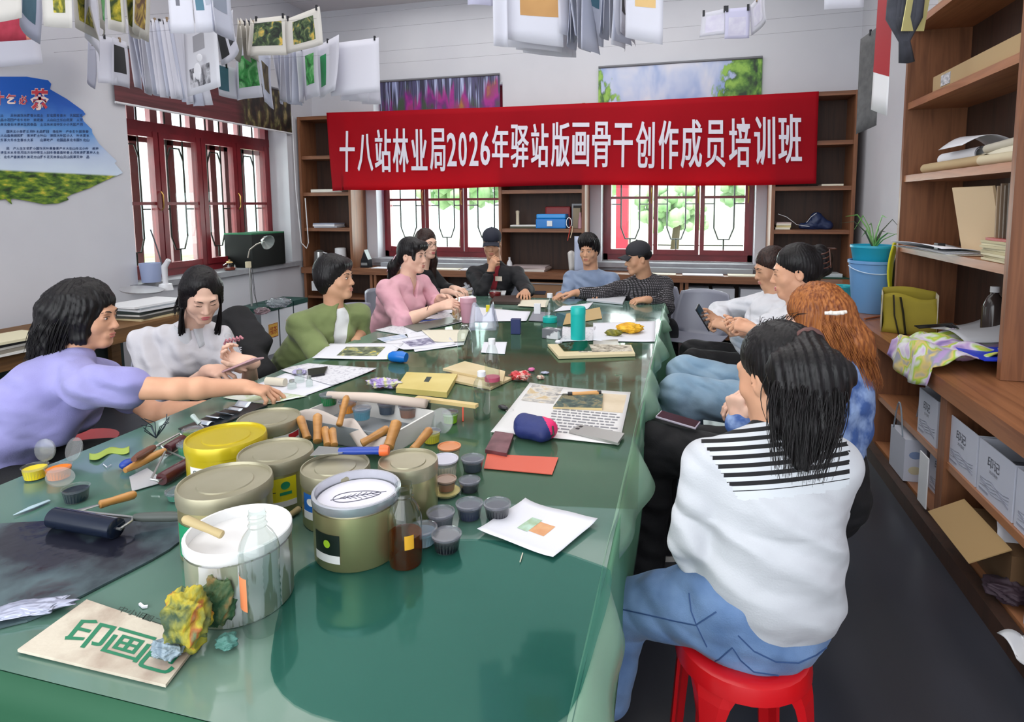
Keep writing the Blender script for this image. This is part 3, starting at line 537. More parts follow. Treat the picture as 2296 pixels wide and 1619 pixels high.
class P_:
    """a posed figure: joint positions and the solids they carry"""
    def __init__(s, head, f, pelvis, body_f, sz=1.0, fem=True, lean_neck=None, sh=None, u=(0, 0, 1), hs=.94, wide=1.0, shd=None):
        s.sz = sz; s.fem = fem; s.H = Head(head, f, u, hs); s.bf = nrm(body_f); s.pel = np.array(pelvis, float)
        s.rt = np.cross(s.bf, [0, 0, 1.]); s.rt = nrm(s.rt)
        s.neck = np.array(lean_neck, float) if lean_neck is not None else s.H.c-np.array([0, 0, .185])*sz-s.bf*.02
        s.up = nrm(s.neck-s.pel); s.fw = nrm(np.cross(s.up, s.rt)); s.fw = s.fw if s.fw @ s.bf > 0 else -s.fw
        s.wd = wide; w = (sh or (.165 if fem else .19))*sz; s.shr = nrm(shd) if shd is not None else s.rt
        s.sR = s.neck+s.shr*w-s.up*.055*sz; s.sL = s.neck-s.shr*w-s.up*.055*sz; s.arms = {}; s.legs = {}
        s.chest = s.pel+(s.neck-s.pel)*.72+s.fw*.005; s.waist = s.pel+(s.neck-s.pel)*.33
    def arm(s, side, wrist, pole, **k):
        a = s.sR if side > 0 else s.sL; e_, w = ik(a, wrist, .285*s.sz, .245*s.sz, pole); s.arms[side] = (a, e_, w); s.hand = getattr(s, 'hand', {}); s.hand[side] = dict(k); return w
    def leg(s, side, knee, ankle, toe): s.legs[side] = (s.pel+s.rt*side*.095*s.sz, np.array(knee, float), np.array(ankle, float), np.array(toe, float))
    def torso(s, g=0.0, top=True, low=-.06):
        z, w = s.sz, s.wd; p0 = s.pel+s.up*low*z; r = s.shr
        P = [ec(p0, s.waist, (.158*z*w+g, .118*z*w+g), (.132*z*w+g, .098*z*w+g), s.rt, .05), ec(s.waist, s.chest, (.132*z*w+g, .098*z*w+g), (.150*z*w+g, .112*z*w+g), r, .05), ec(s.chest, s.neck-s.up*.05*z, (.150*z*w+g, .110*z*w+g), (.105*z*w+g, .07*z*w+g), r, .05)]
        for sh in (s.sR, s.sL): P.append(rc(s.neck-s.up*.045*z, sh, .058*z+g, .055*z+g, .04))
        if s.fem and top:
            for q in (1, -1): P.append(rc(s.chest+s.fw*(.082*z*w)+r*q*.065*z+s.up*.01, s.chest+s.fw*(.10*z*w)+r*q*.068*z-s.up*.02, .052*z+g, .05*z+g, .05))
        return P
    def sleeve(s, side, g, end, g2=None, start=0.0):
        a, e_, w = s.arms[side]; g2 = g if g2 is None else g2; z = s.sz; P = []
        t = min(end, 1.0); q = a+(e_-a)*t; P.append(rc(a, q, .052*z+g, (.052-.011*t)*z+(g if end > 1 else g2), .014))
        if end > 1: t = end-1; q = e_+(w-e_)*t; P.append(rc(e_, q, .041*z+g, (.041-.013*t)*z+g2, .014))
        return P
    def body(s, e, skin, h=.006, hh=True, fem=None, legskin=False):
        z = s.sz; P = s.H.prims(s.fem)
        P.append(rc(s.H.p(0, -.022, -.06), s.neck-s.up*.01, .053*z if s.fem else .06*z, .056*z if s.fem else .064*z, .03)); P += s.torso(-.012)
        for side, (a, e_, w) in s.arms.items():
            P += [rc(a, e_, .048*z, .038*z, .03), rc(e_, e_+(w-e_)*.3, .038*z, .040*z, .02), rc(e_+(w-e_)*.3, w, .040*z, .0265*z, .015)]
            k = s.hand[side]; d = k.pop('d', w-e_); pn = k.pop('pn', (0, 0, -1)); P += hand_prims(w, np.array(d, float), pn, side=side, s=z*.98, **k)
        for side, (hp, kn, an, to) in s.legs.items(): P += [rc(hp, kn, .075*z, .05*z, .03), rc(kn, an, .048*z, .034*z, .02)]
        return sdf_obj('body', P, h, skin, e)
    def trousers(s, e, m, g=.012, h=.009, flare=.0, end=1.0, name='trousers', disp=None):
        z = s.sz; P = [ec(s.pel-s.up*.05*z, s.pel+s.up*.09*z, (.158*z*s.wd+g, .125*z*s.wd+g), (.135*z*s.wd+g, .105*z*s.wd+g), s.rt, .05)]
        for side, (hp, kn, an, to) in s.legs.items(): q = kn+(an-kn)*end; P += [rc(hp-s.rt*0, kn, .088*z+g, .060*z+g, .04), rc(kn, q, .058*z+g, .042*z+g+flare, .03)]
        return sdf_obj(name, P, h, m, e, disp or folds(.005, 26, .7))
    def shoes(s, e, m, sole):
        for side, (hp, kn, an, to) in s.legs.items():
            d = nrm([to[0]-an[0], to[1]-an[1], 0]); sd = np.cross(d, [0, 0, 1]); b0 = np.array([an[0], an[1], 0])
            o = sdf_obj('shoe', [ec(b0-d*.05+[0, 0, .045], b0+d*.05+[0, 0, .045], (.036, .040), (.042, .042), sd, .02), ec(b0+d*.05+[0, 0, .038], b0+d*.15+[0, 0, .032], (.042, .036), (.038, .024), sd, .02), rc(b0-d*.02+[0, 0, .06], b0-d*.01+[0, 0, .09], .037, .036, .02)], .007, m, e)
            B().prism([tuple((b0+d*x+sd*y)[:2]) for x, y in ((-.095, -.025), (-.095, .025), (-.03, .042), (.08, .048), (.16, .040), (.198, .0), (.16, -.040), (.08, -.048), (-.03, -.042))], .022).make('sole', sole, o)
def person(name_label, loc): return empty('person', loc, name_label, 'person')
def strands(name, m, e, roots, paths, r=.0022, seed=1, n=4):
    """locks of hair: for each root a polyline that follows the path field"""
    b = B()
    for pts in paths: k = len(pts); b.tube(pts, [r*(1-.75*(i/(k-1))**3) for i in range(k)], n, cap=False)
    return b.make(name, m, e, smooth='all')
def lockset(starts, ends, mids, seg=9, wave=0.0, seed=0):
    rr = random.Random(seed); out = []
    for a, m_, b in zip(starts, mids, ends):
        a, m_, b = Vector(a), Vector(m_), Vector(b); ph = rr.random()*6; fr = 5+rr.random()*4; off = Vector((rr.uniform(-1, 1), rr.uniform(-1, 1), 0))
        pts = []
        for i in range(seg):
            t = i/(seg-1); q = a*(1-t)**2+m_*2*t*(1-t)+b*t*t; q += off*wave*math.sin(t*fr+ph)*t; pts.append(q)
        out.append(pts)
    return out
# ---------------------------------------------------------------- clothing materials
def cloth(name, c, c2=None, rough=.85, sc=6, bump=.12, bs=220, sheen=.1):
    if name in MATS: return MATS[name]
    m = mat(name, c, rough, col2=c2 or c, scale=sc, bump=bump, bscale=bs, sheen=sheen); nt = m.node_tree; p = nt.nodes['Principled BSDF']; L = nt.links.new; old = p.inputs['Normal'].links[0].from_socket
    w = N(nt, 'TexWave', in_Scale=2.4, in_Distortion=9, in_Detail=2.5); w.inputs['Detail Scale'].default_value = 1.1; L(coord(nt, 'Object', (1, 1, 1.5), (.6, .9, .3)), w.inputs[0]); b = N(nt, 'Bump', in_Strength=.55, in_Distance=.02); L(w.outputs['Fac'], b.inputs['Height']); L(old, b.inputs['Normal']); L(b.outputs[0], p.inputs['Normal']); return m
LAV = cloth('lavender_tee', '9A97CC', '908CC4'); WHB = cloth('white_blouse_linen', 'DAD8DC', 'CFCDD3'); OLV = cloth('olive_knit', '7D8B57', '6F7C4C'); PNK = cloth('pink_cotton', 'E3AEB9', 'D89EAC')
BLK = cloth('black_cloth', '131317', '0D0D10', sheen=0); NVB = cloth('black_jacket_cloth', '0B0C11', '0F1016', rough=.75, sheen=0); MAR = cloth('maroon_tee', '6E1220', '8E1626'); DEN = cloth('blue_denim', '56749F', '728FB8', sc=9, bump=.2, bs=300); DENL = cloth('washed_denim', '7F9DB5', '96B0C4', sc=7)
WHT = cloth('white_knit', 'C9CBD0', 'C1C3C8', sc=3); GRB = cloth('grey_blue_sweatshirt', '8494AE', '6E7F9C', sc=5); WSH = cloth('white_shirt', 'DCDCE2', 'D0D2D8'); DKT = cloth('dark_trousers', '1A1B20', '121317', sheen=0); SOLE = mat('white_rubber_sole', 'DDDAD2', .6)
def plaid_mat():
    m, nt, p, L = newmat('black_checked_cloth'); c = coord(nt, 'Object'); sx = N(nt, 'SeparateXYZ'); nz = N(nt, 'TexNoise', in_Scale=7, in_Detail=2); L(c, nz.inputs[0]); w = N(nt, 'VectorMath', operation='MULTIPLY_ADD'); L(nz.outputs['Color'], w.inputs[0]); w.inputs[1].default_value = (.03, .03, .03); L(c, w.inputs[2]); L(w.outputs[0], sx.inputs[0])
    def band(o, f, off):
        a = N(nt, 'Math', operation='MULTIPLY', i1=f); L(o, a.inputs[0]); b_ = N(nt, 'Math', operation='SINE'); L(a.outputs[0], b_.inputs[0]); g = N(nt, 'Math', operation='GREATER_THAN', i1=off); L(b_.outputs[0], g.inputs[0]); return g.outputs[0]
    ad = N(nt, 'Math', operation='ADD'); L(sx.outputs[0], ad.inputs[0]); L(sx.outputs[1], ad.inputs[1]); a = band(sx.outputs[2], 520, .35); b_ = band(ad.outputs[0], 300, -.2); q = band(ad.outputs[0], 60, 0)
    mu = N(nt, 'Math', operation='MULTIPLY'); L(a, mu.inputs[0]); L(b_, mu.inputs[1]); mx = N(nt, 'MixRGB'); L(mu.outputs[0], mx.inputs[0]); mx.inputs[1].default_value = lin('19181B'); mx.inputs[2].default_value = lin('8E8A90')
    m2 = N(nt, 'MixRGB', i0=.0); m3 = N(nt, 'Math', operation='MULTIPLY', i1=.25); L(q, m3.inputs[0]); L(m3.outputs[0], m2.inputs[0]); L(mx.outputs[0], m2.inputs[1]); m2.inputs[2].default_value = lin('2A272C'); L(m2.outputs[0], p.inputs['Base Color']); p.inputs['Roughness'].default_value = .85; return m
def stripe_mat():
    m, nt, p, L = newmat('black_and_white_stripes'); sx = N(nt, 'SeparateXYZ'); L(coord(nt, 'Object'), sx.inputs[0]); x2 = N(nt, 'Math', operation='POWER', i1=2); L(sx.outputs[0], x2.inputs[0])
    s0 = N(nt, 'Math', operation='MULTIPLY_ADD', i1=-.20); L(sx.outputs[0], s0.inputs[0]); L(sx.outputs[2], s0.inputs[2]); s = N(nt, 'Math', operation='MULTIPLY_ADD', i1=-.3); L(x2.outputs[0], s.inputs[0]); L(s0.outputs[0], s.inputs[2]); s1 = N(nt, 'Math', operation='MULTIPLY_ADD', i1=.42); L(sx.outputs[1], s1.inputs[0]); L(s.outputs[0], s1.inputs[2])
    f = N(nt, 'Math', operation='MULTIPLY', i1=2*math.pi/.0205); L(s1.outputs[0], f.inputs[0]); q = N(nt, 'Math', operation='SINE'); L(f.outputs[0], q.inputs[0]); g = N(nt, 'Math', operation='GREATER_THAN', i1=.0); L(q.outputs[0], g.inputs[0])
    lim = N(nt, 'Math', operation='GREATER_THAN', i1=0); lim.name = 'limit'; L(s1.outputs[0], lim.inputs[0]); mm = N(nt, 'Math', operation='MULTIPLY'); L(g.outputs[0], mm.inputs[0]); L(lim.outputs[0], mm.inputs[1])
    mx = N(nt, 'MixRGB'); L(mm.outputs[0], mx.inputs[0]); mx.inputs[1].default_value = lin('CDD1D6'); mx.inputs[2].default_value = lin('141417'); L(mx.outputs[0], p.inputs['Base Color']); p.inputs['Roughness'].default_value = .85; return m
def V3(*a): return np.array(at(*a))
GRAIN = lambda f, a: (lambda P: a*np.sin(np.arctan2(P[:, 1]-P[:, 1].mean(), P[:, 0]-P[:, 0].mean())*f+6*np.sin(P[:, 2]*14)))
def hair_cap(h, extra=(), face=True, amp=.0016, dens=46, thick=1.0):
    t = thick; P = [h.el(0, -.022, .044, .083*t, .098*t, .090*t, .02), h.el(0, -.045, .0, .078*t, .075*t, .088*t, .02)]+list(extra)
    if face: P += [h.el(0, .105, -.022, .064, .062, .075, .015, '-'), h.el(0, .10, -.09, .09, .075, .06, .015, '-')]
    def d(X):
        o = (X-h.c) @ h.A.T; th = np.arctan2(o[:, 0], o[:, 1]+.02); return amp*np.sin(th*dens+3*np.sin(o[:, 2]*30)+2*np.sin(th*5))
    return P, d
# ================================================================ the people, one after the other
# ---- woman with the ponytail on the red stool
h0 = V3(1738, 838, 1.47); e = person('person seen from behind with a long black ponytail, striped white top and jeans', (.16, 1.35, 0))
f = P_(h0, (-.62, .75, -.22), (.185, 1.44, .50), (-.35, .94, 0), lean_neck=V3(1742, 985, 1.44), sh=.150, shd=(1, .05, 0), wide=.93)
f.arm(-1, V3(1570, 1290, 1.50), (-1, -.35, .1), d=(-.2, .5, -.5), pn=(.8, .3, -.4)); f.arm(1, np.array((.24, 1.62, .60)), (1, -.2, -.1), d=(-.8, .5, 0), pn=(0, 0, -1))
f.sR = V3(1865, 1045, 1.43); f.sL = V3(1592, 1048, 1.42); f.arms[-1] = (f.sL, V3(1546, 1205, 1.42), V3(1566, 1290, 1.53)); f.arms[1] = (f.sR, np.array((.335, 1.52, .72)), np.array((.2, 1.68, .60)))
f.pel = np.array((.185, 1.45, .555)); f.leg(-1, V3(1395, 1362, 1.52), V3(1356, 1585, 1.46), np.array((-.28, 1.62, .03))); f.leg(1, (.24, 1.84, .50), (.20, 1.95, .09), (.1, 2.1, .03))
f.body(e, SK, .006)
T = f.torso(.010, low=.06)+f.sleeve(-1, .010, 1.72, .014)+f.sleeve(1, .006, 1.9, .006)+[ec(f.pel+[.022, .0, .03], f.waist+f.up*.06+f.rt*.012, (.170, .125), (.160, .122), (1, 0, 0), .05), rc(f.neck-f.up*.02, f.neck+f.up*.018, .062, .058, .02)]
yz = lambda C: ((C[:, 2]+.42*(C[:, 1]-1.33)-.20*(C[:, 0]-.19)-.3*(C[:, 0]-.19)**2) > .868) & (C[:, 0] > .035+.62*(.985-C[:, 2])-.25*(C[:, 1]-1.36)) & (C[:, 0] < .352+.10*(C[:, 2]-.95))
sm_ = stripe_mat(); to_ = sdf_obj('striped_top', T, .006, [WHT, sm_], e, lambda X: folds(.0075, 15, 1.1, (1, 1, .8))(X)*np.clip(1.5-X[:, 2]*1.1, .25, 1)+.003*np.sin(X @ np.array((40., 10, 55))+2*np.sin(X[:, 0]*17))*(X[:, 2] < .78), mi=lambda C: yz(C).astype(int)); q = wloc(to_); sm_.node_tree.nodes['limit'].inputs[1].default_value = .887-q.z-.42*(q.y-1.33)+.20*(q.x-.19)
B().tube([f.neck+np.array((.05*math.cos(a), .05*math.sin(a), .018)) for a in np.linspace(0, 6.2, 16)], .007, 6).make('collar', WHT, e, smooth=True)
jn = f.trousers(e, DEN, .010, .006, .01, .86)
seamm = mat('denim_seam', '33507E', .8)
from mathutils.bvhtree import BVHTree
def on_surface(o, pts, lift=.001):
    """points lying on a mesh where lines of sight through them meet it"""
    w = wloc(o); tr = BVHTree.FromPolygons([v.co+w for v in o.data.vertices], [tuple(p.vertices) for p in o.data.polygons]); out = []
    for i in range(len(pts)-1):
        for t in np.linspace(0, 1, 6)[:-1 if i < len(pts)-2 else None]:
            d = Vector(ray(*(np.array(pts[i])*(1-t)+np.array(pts[i+1])*t))).normalized(); h = tr.ray_cast(Vector((0, 0, EYE)), d)
            if h[0] is not None: out.append(h[0]+h[1]*lift)
    return out
for nm, pts in (('side_seam', [(1372, 1362), (1440, 1376), (1510, 1392), (1560, 1402), (1606, 1372)]), ('pocket_seam', [(1580, 1492), (1612, 1478), (1642, 1452), (1660, 1480), (1690, 1506), (1745, 1514)]), ('yoke_seam', [(1655, 1425), (1690, 1460), (1740, 1484), (1790, 1486), (1830, 1468), (1868, 1440)]), ('crease_seam', [(1545, 1330), (1550, 1370), (1562, 1402), (1585, 1450)])):
    q = on_surface(jn, pts)
    if len(q) > 3: B().tube(q, .0016, 5).make(nm, seamm, e, smooth=True)
f.shoes(e, mat('green_sneaker_fabric', '17724A', .7), SOLE)
Hh = f.H; P, d = hair_cap(Hh, [Hh.rc((0, -.085, .075), (0, -.055, .03), .035, .05, .03)]); sdf_obj('hair', P, .0045, HBK, e, d)
tie = Hh.p(.0, -.115, .078); tip = V3(1795, 1045, 1.24); P = [ec(tie, tie+(tip-tie)*.25+[0, -.035, .01], (.030, .028), (.080, .046), (1, 0, 0), .03), ec(tie+(tip-tie)*.25+[0, -.035, .01], tie+(tip-tie)*.68+[0, -.012, 0], (.080, .046), (.066, .032), (1, 0, 0), .03), ec(tie+(tip-tie)*.68+[0, -.012, 0], tip, (.056, .030), (.018, .010), (1, 0, 0), .03)]
pony = sdf_obj('ponytail', P, .0045, HBK, e, lambda X: .0022*np.sin(X[:, 0]*330+5*np.sin(X[:, 2]*11)))
rr = random.Random(4); st, md, en = [], [], []
for k in range(520):
    a = rr.random()*6.283; q = rr.random()**.5; st.append(tie+np.array((.02*math.cos(a), .016*math.sin(a), .01*rr.uniform(-1, 1)))); m_ = tie+(tip-tie)*.35+np.array((.092*q*math.cos(a), -.035+.052*q*math.sin(a), .04)); md.append(m_+(m_-tie)*[.2, .2, 0]); l = rr.uniform(.72, 1.12); en.append(tie+(tip-tie)*l+np.array((.058*q*math.cos(a)*(1.4-.5*l)+rr.uniform(-.008, .008), .03*q*math.sin(a), 0)))
strands('lock', HBK, pony, None, lockset(st, en, md, 14, .011, 4), .0014)
b = B(); b.tube([tie+np.array((.026*math.cos(a), .004*math.cos(a)*0-.004, .026*math.sin(a))) for a in np.linspace(0, 6.2, 14)], .007, 6); b.make('hair_tie', mat('brown_hair_tie', '5C3A36', .6), e, smooth=True)
b = B(); rr = random.Random(9)
for k in range(26):
    a = rr.uniform(-1.0, 1.0); s0 = Hh.p(.05*math.sin(a)*1.4, -.02, .125); e1 = Hh.p(.085*math.sin(a), -.04+rr.uniform(-.03, .03), .140+rr.uniform(-.008, .008)); b.tube([s0, (s0+e1)/2+[0, 0, .008], e1], [.0007, .0007, .0003], 3, cap=False)
b.make('flyaway_strand', HBK, e)
# ---- woman in lavender at the left
e = person('person in a lavender T-shirt with wavy black hair, reaching across the table', (-2.45, 1.55, 0)); h0 = V3(196, 705, 1.80)
f = P_(h0, (.93, .36, -.12), (-2.50, 1.52, .50), (.95, .30, 0), lean_neck=V3(168, 815, 1.74), sh=.17, wide=1.12, shd=(.35, -.93, .0), hs=1.0)
f.sR = V3(200, 868, 1.62); f.sL = V3(232, 850, 1.93)
f.arm(1, V3(548, 868, 1.885), (.1, -.3, -1), d=(.85, .35, -.22), pn=(.1, .1, -1), curls=(.28, .5, .65, .8), thumb=.9); f.arm(-1, V3(470, 918, 1.93), (-.2, .4, -1), d=(.8, .2, -.1), pn=(0, -.5, -.8), curl=.5)
f.arms[1] = (f.sR, V3(400, 872, 1.74), V3(548, 868, 1.885)); f.arms[-1] = (f.sL, V3(345, 925, 1.93), V3(465, 915, 1.95))
f.leg(1, (-2.05, 1.62, .52), (-2.02, 1.62, .09), (-1.85, 1.68, .03)); f.leg(-1, (-2.05, 1.88, .52), (-2.02, 1.9, .09), (-1.85, 1.95, .03))
f.body(e, SK, .0045); T = f.torso(.018)+f.sleeve(1, .018, .42, .026)+f.sleeve(-1, .018, .55, .024)+[rc(f.neck-f.up*.02, f.neck+f.up*.012, .066, .06, .02)]
dr = nrm(f.waist-f.pel); sdf_obj('t_shirt', T, .006, LAV, e, lambda X: .0075*np.sin((X @ np.array((24, 9, 58.)))+2.2*np.sin(X[:, 0]*9+X[:, 2]*7))*np.clip(1.3-X[:, 2]*.9, .2, 1)+folds(.004, 16, .3)(X)); f.trousers(e, BLK); f.shoes(e, BLK, SOLE); f.H.face(e)
Hh = f.H; P, d = hair_cap(Hh, [Hh.rc((-.03, -.07, .0), (-.05, -.10, -.13), .085, .075, .05), Hh.rc((.03, -.07, .0), (.035, -.085, -.13), .085, .07, .05), Hh.rc((0, -.11, -.12), (-.01, -.15, -.21), .075, .055, .05), Hh.rc((.055, .02, .02), (.06, .015, -.075), .035, .032, .03)], thick=1.12, amp=.003, dens=30)
hr = sdf_obj('wavy_hair', P, .006, HBK, e, lambda X: d(X)+.004*wav(X, 75, 1.0)); rr = random.Random(14); st, md, en = [], [], []
for k in range(420):
    a = rr.uniform(1.0, 5.3); q = rr.random(); st.append(Hh.p(.075*math.sin(a)*(.6+.4*q), .075*math.cos(a)*(.7+.3*q)-.02, .10-.03*q)); md.append(Hh.p(.125*math.sin(a), .11*math.cos(a)-.05, .02)); l = rr.uniform(.10, .27); en.append(Hh.p(.11*math.sin(a)+rr.uniform(-.02, .02), .10*math.cos(a)-.085, -l))
strands('lock', HBK, hr, None, lockset(st, en, md, 12, .012, 14), .0019)
# ---- woman in the white blouse with the phone
e = person('person in a white blouse with long black hair, looking down at a phone', (-2.4, 2.45, 0)); h0 = V3(452, 660, 2.36)
f = P_(h0, (.72, -.50, -.50), (-2.40, 2.50, .50), (.80, -.58, 0), lean_neck=V3(424, 738, 2.42), sh=.165, shd=(-.55, -.80, 0), u=(.12, -.1, 1), hs=1.0)
f.sR = V3(322, 768, 2.32); f.sL = V3(490, 765, 2.50)
f.arms[1] = (f.sR, V3(372, 905, 2.18), V3(470, 832, 2.13)); f.arms[-1] = (f.sL, V3(560, 890, 2.42), V3(560, 812, 2.20)); f.hand = {1: dict(d=(.85, -.1, .05), pn=(.2, .3, -.9), curls=(.1, .7, .9, 1.0), thumb=.8), -1: dict(d=(-.55, -.4, .25), pn=(-.1, -.5, .8), curl=.65)}
f.leg(1, (-2.0, 2.3, .52), (-1.98, 2.3, .09), (-1.8, 2.25, .03)); f.leg(-1, (-2.0, 2.5, .52), (-1.98, 2.52, .09), (-1.8, 2.5, .03))
f.body(e, SKP, .0042); T = f.torso(.014)+f.sleeve(1, .020, 1.4, .022)+f.sleeve(-1, .018, 1.3, .020)+[ec(f.neck-f.up*.05, f.neck+f.fw*.075-f.up*.03, (.05, .04), (.012, .03), f.shr, .02, '-')]
sdf_obj('blouse', T, .0055, WHB, e, lambda X: .004*np.sin(X @ np.array((75., 50, 8))+2*np.sin(X[:, 2]*16))+folds(.004, 20, 2.3)(X)); f.trousers(e, BLK); f.shoes(e, BLK, SOLE); f.H.face(e, LIPR, iris=False)
nk = f.neck; cf = f.fw; cr = f.shr
for q in (1, -1): B().sheet(lambda a, c: Vector(nk+(cr*q*math.cos(1.45-3.0*a)+cf*math.sin(1.45-3.0*a))*(.060+.030*c+.012*a*0)+cf*(.012+.03*(1-a)*c)+f.up*(.030-.042*c-.045*c*max(0, 1-a*2.2))), 14, 5, .003).make('collar', WHT, e, smooth='all')
b = B()
for i in range(3): b.ball(nk+cf*(.122+.004*i)-f.up*(.075+.05*i), .006, .006, .004, 8)
b.make('button', mat('pearl_button', 'D8D4CC', .25), e)
Hh = f.H; P, d = hair_cap(Hh, [Hh.rc((.06, -.01, .03), (.074, .0, -.05), .035, .022, .03), Hh.rc((-.06, .0, .04), (-.076, .01, -.04), .030, .020, .03), Hh.rc((.0, -.10, .01), (.03, -.125, -.03), .04, .035, .02), Hh.el(.01, .105, .055, .048, .05, .052, .012, '-')], dens=60); hr = sdf_obj('hair', P, .0042, HBR if 0 else HBK, e, d)
st, md, en = [], [], []; rr = random.Random(21)
for k in range(120):
    a = rr.random(); st.append(Hh.p(.060+.012*a, .02-.04*a, .055)); md.append(Hh.p(.094, .0+.02*rr.random(), -.05)); en.append(Hh.p(.055+.045*a, .05-.06*rr.random(), -.33-.04*rr.random()))
for k in range(90):
    a = rr.random(); st.append(Hh.p(-.060-.012*a, .035-.04*a, .055)); md.append(Hh.p(-.098, .03, -.04)); en.append(Hh.p(-.075+.035*a, .07-.04*rr.random(), -.28-.03*rr.random()))
for k in range(110):
    a = rr.random()*6.28; st.append(Hh.p(.02*math.cos(a), -.12, .0+.02*math.sin(a))); md.append(Hh.p(.04+.02*math.cos(a), -.155, -.04)); en.append(Hh.p(.06+.03*math.cos(a), -.12+.02*math.sin(a), -.17-.05*rr.random()))
strands('lock', HBK, hr, None, lockset(st, en, md, 11, .006, 2), .0017)
# ---- woman in the olive cardigan
e = person('person in an olive green cardigan over a white tee with short black hair', (-2.15, 3.0, 0)); h0 = V3(752, 622, 3.03)
f = P_(h0, (.93, .10, .02), (-2.22, 3.0, .50), (.88, -.45, 0), lean_neck=V3(752, 702, 3.02), sh=.18, shd=(-.48, -.88, 0), hs=.98, wide=1.08)
f.arms[1] = (f.sR, V3(722, 800, 2.78), V3(790, 800, 2.86)); f.arms[-1] = (f.sL, V3(806, 748, 3.2), V3(800, 768, 3.0)); f.hand = {1: dict(d=(.9, .2, 0), pn=(0, 0, -1), curl=.4), -1: dict(d=(.7, -.6, 0), pn=(0, 0, -1), curl=.4)}
f.leg(1, (-1.84, 2.8, .52), (-1.8, 2.8, .09), (-1.62, 2.8, .03)); f.leg(-1, (-1.84, 3.05, .52), (-1.8, 3.1, .09), (-1.62, 3.1, .03))
f.body(e, SKT, .0055); sdf_obj('tee', f.torso(.008)+[rc(f.neck-f.up*.03, f.neck-f.up*.002, .064, .058, .02)], .007, cloth('white_tee', 'EEF0F0'), e)
T = f.torso(.020)+f.sleeve(1, .020, 1.6, .018)+f.sleeve(-1, .020, 1.15, .018)+[rc(f.neck-f.up*.03, f.neck+f.up*.02, .07, .062, .02), ec(f.neck+f.fw*.10+f.up*.08, f.waist+f.fw*.17, (.055, .10), (.018, .07), f.shr, .006, '-')]
sdf_obj('cardigan', T, .006, OLV, e, folds(.007, 17, 1.9)); f.trousers(e, DKT); f.shoes(e, BLK, SOLE); f.H.face(e)
Hh = f.H; P, d = hair_cap(Hh, [Hh.rc((.05, -.03, .0), (.045, -.05, -.06), .045, .03, .03), Hh.rc((-.05, -.03, .0), (-.045, -.05, -.06), .045, .03, .03), Hh.rc((.045, .05, .075), (-.045, .05, .075), .035, None, .03)], thick=1.10, amp=.002); sdf_obj('hair', P, .0055, HBK, e, d)
# ---- woman in pink
e = person('person in a pink shirt, black ponytail tied with a pink scarf', (-1.95, 3.7, 0)); h0 = V3(925, 572, 3.74)
f = P_(h0, (.93, -.12, -.06), (-2.06, 3.72, .50), (.95, -.25, 0), lean_neck=V3(914, 628, 3.74), sh=.17, shd=(-.3, -.95, 0))
f.arms[1] = (f.sR, V3(903, 722, 3.42), V3(985, 688, 3.52)); f.arms[-1] = (f.sL, np.array((-1.70, 3.92, .80)), V3(990, 668, 3.72)); f.hand = {1: dict(d=(.8, .2, .15), pn=(0, .5, -.7), curl=.5), -1: dict(d=(.8, -.3, .1), pn=(0, -.5, -.7), curl=.6)}
f.leg(1, (-1.7, 3.62, .52), (-1.66, 3.6, .09), (-1.5, 3.6, .03)); f.leg(-1, (-1.7, 3.82, .52), (-1.66, 3.84, .09), (-1.5, 3.84, .03))
f.body(e, SKP, .0055); T = f.torso(.014)+f.sleeve(1, .018, 1.05, .022)+f.sleeve(-1, .018, 1.3, .018)+[rc(f.neck-f.up*.03, f.neck+f.up*.012, .066, .058, .02), ec(f.neck+f.up*.06+f.fw*.05, f.neck+f.fw*.10-f.up*.07, (.04, .05), (.008, .03), f.shr, .008, '-')]
sdf_obj('pink_shirt', T, .006, PNK, e, folds(.006, 24, 2.9)); f.trousers(e, DKT); f.shoes(e, BLK, SOLE); f.H.face(e)
Hh = f.H; P, d = hair_cap(Hh, [Hh.rc((.045, .06, .07), (-.045, .06, .07), .036, None, .03), Hh.rc((.062, .04, .03), (.066, .055, -.02), .018, .012, .02)]); sdf_obj('hair', P, .005, HBK, e, d)
pt = sdf_obj('ponytail', [Hh.rc((0, -.11, -.03), (0, -.16, -.10), .035, .04, .03), Hh.rc((0, -.16, -.10), (0, -.19, -.22), .04, .018, .03)], .006, HBK, e, lambda X: .002*np.sin(X[:, 0]*300))
B().sheet(lambda a, c: Vector(Hh.p(.03*math.sin(a*6.28)*(1+c*.4), -.125-.06*c+.02*math.cos(a*6.28), -.01-.12*c+.01*math.sin(a*12))), 16, 6, .002).make('pink_scarf', cloth('pale_pink_scarf', 'F0C9D4'), e, smooth='all')
B().tube([f.arms[1][1]+(f.arms[1][2]-f.arms[1][1])*.72+np.array((0, .033*math.cos(a), .033*math.sin(a))) for a in np.linspace(0, 6.28, 16)], .0018, 5).make('bracelet', mat('dark_cord', '2A2220', .6), e)
# ---- woman with long hair and glasses
e = person('smiling person with long brown hair and glasses, half hidden behind the one in pink', (-2.15, 4.5, 0)); h0 = V3(957, 546, 4.52)
f = P_(h0, (.86, -.48, -.05), (-2.25, 4.5, .50), (.95, -.2, 0), lean_neck=V3(945, 610, 4.5), sh=.16, shd=(-.2, -.97, 0))
f.arms[1] = (f.sR, np.array((-1.98, 4.28, .80)), V3(1005, 655, 4.30)); f.arms[-1] = (f.sL, np.array((-1.95, 4.66, .80)), V3(1020, 648, 4.5)); f.hand = {1: dict(d=(.9, -.1, -.1), pn=(0, 0, -1), curl=.4), -1: dict(d=(.9, -.3, 0), pn=(0, 0, -1), curl=.5)}
f.leg(1, (-1.9, 4.42, .52), (-1.86, 4.42, .09), (-1.7, 4.42, .03)); f.leg(-1, (-1.9, 4.6, .52), (-1.86, 4.62, .09), (-1.7, 4.6, .03))
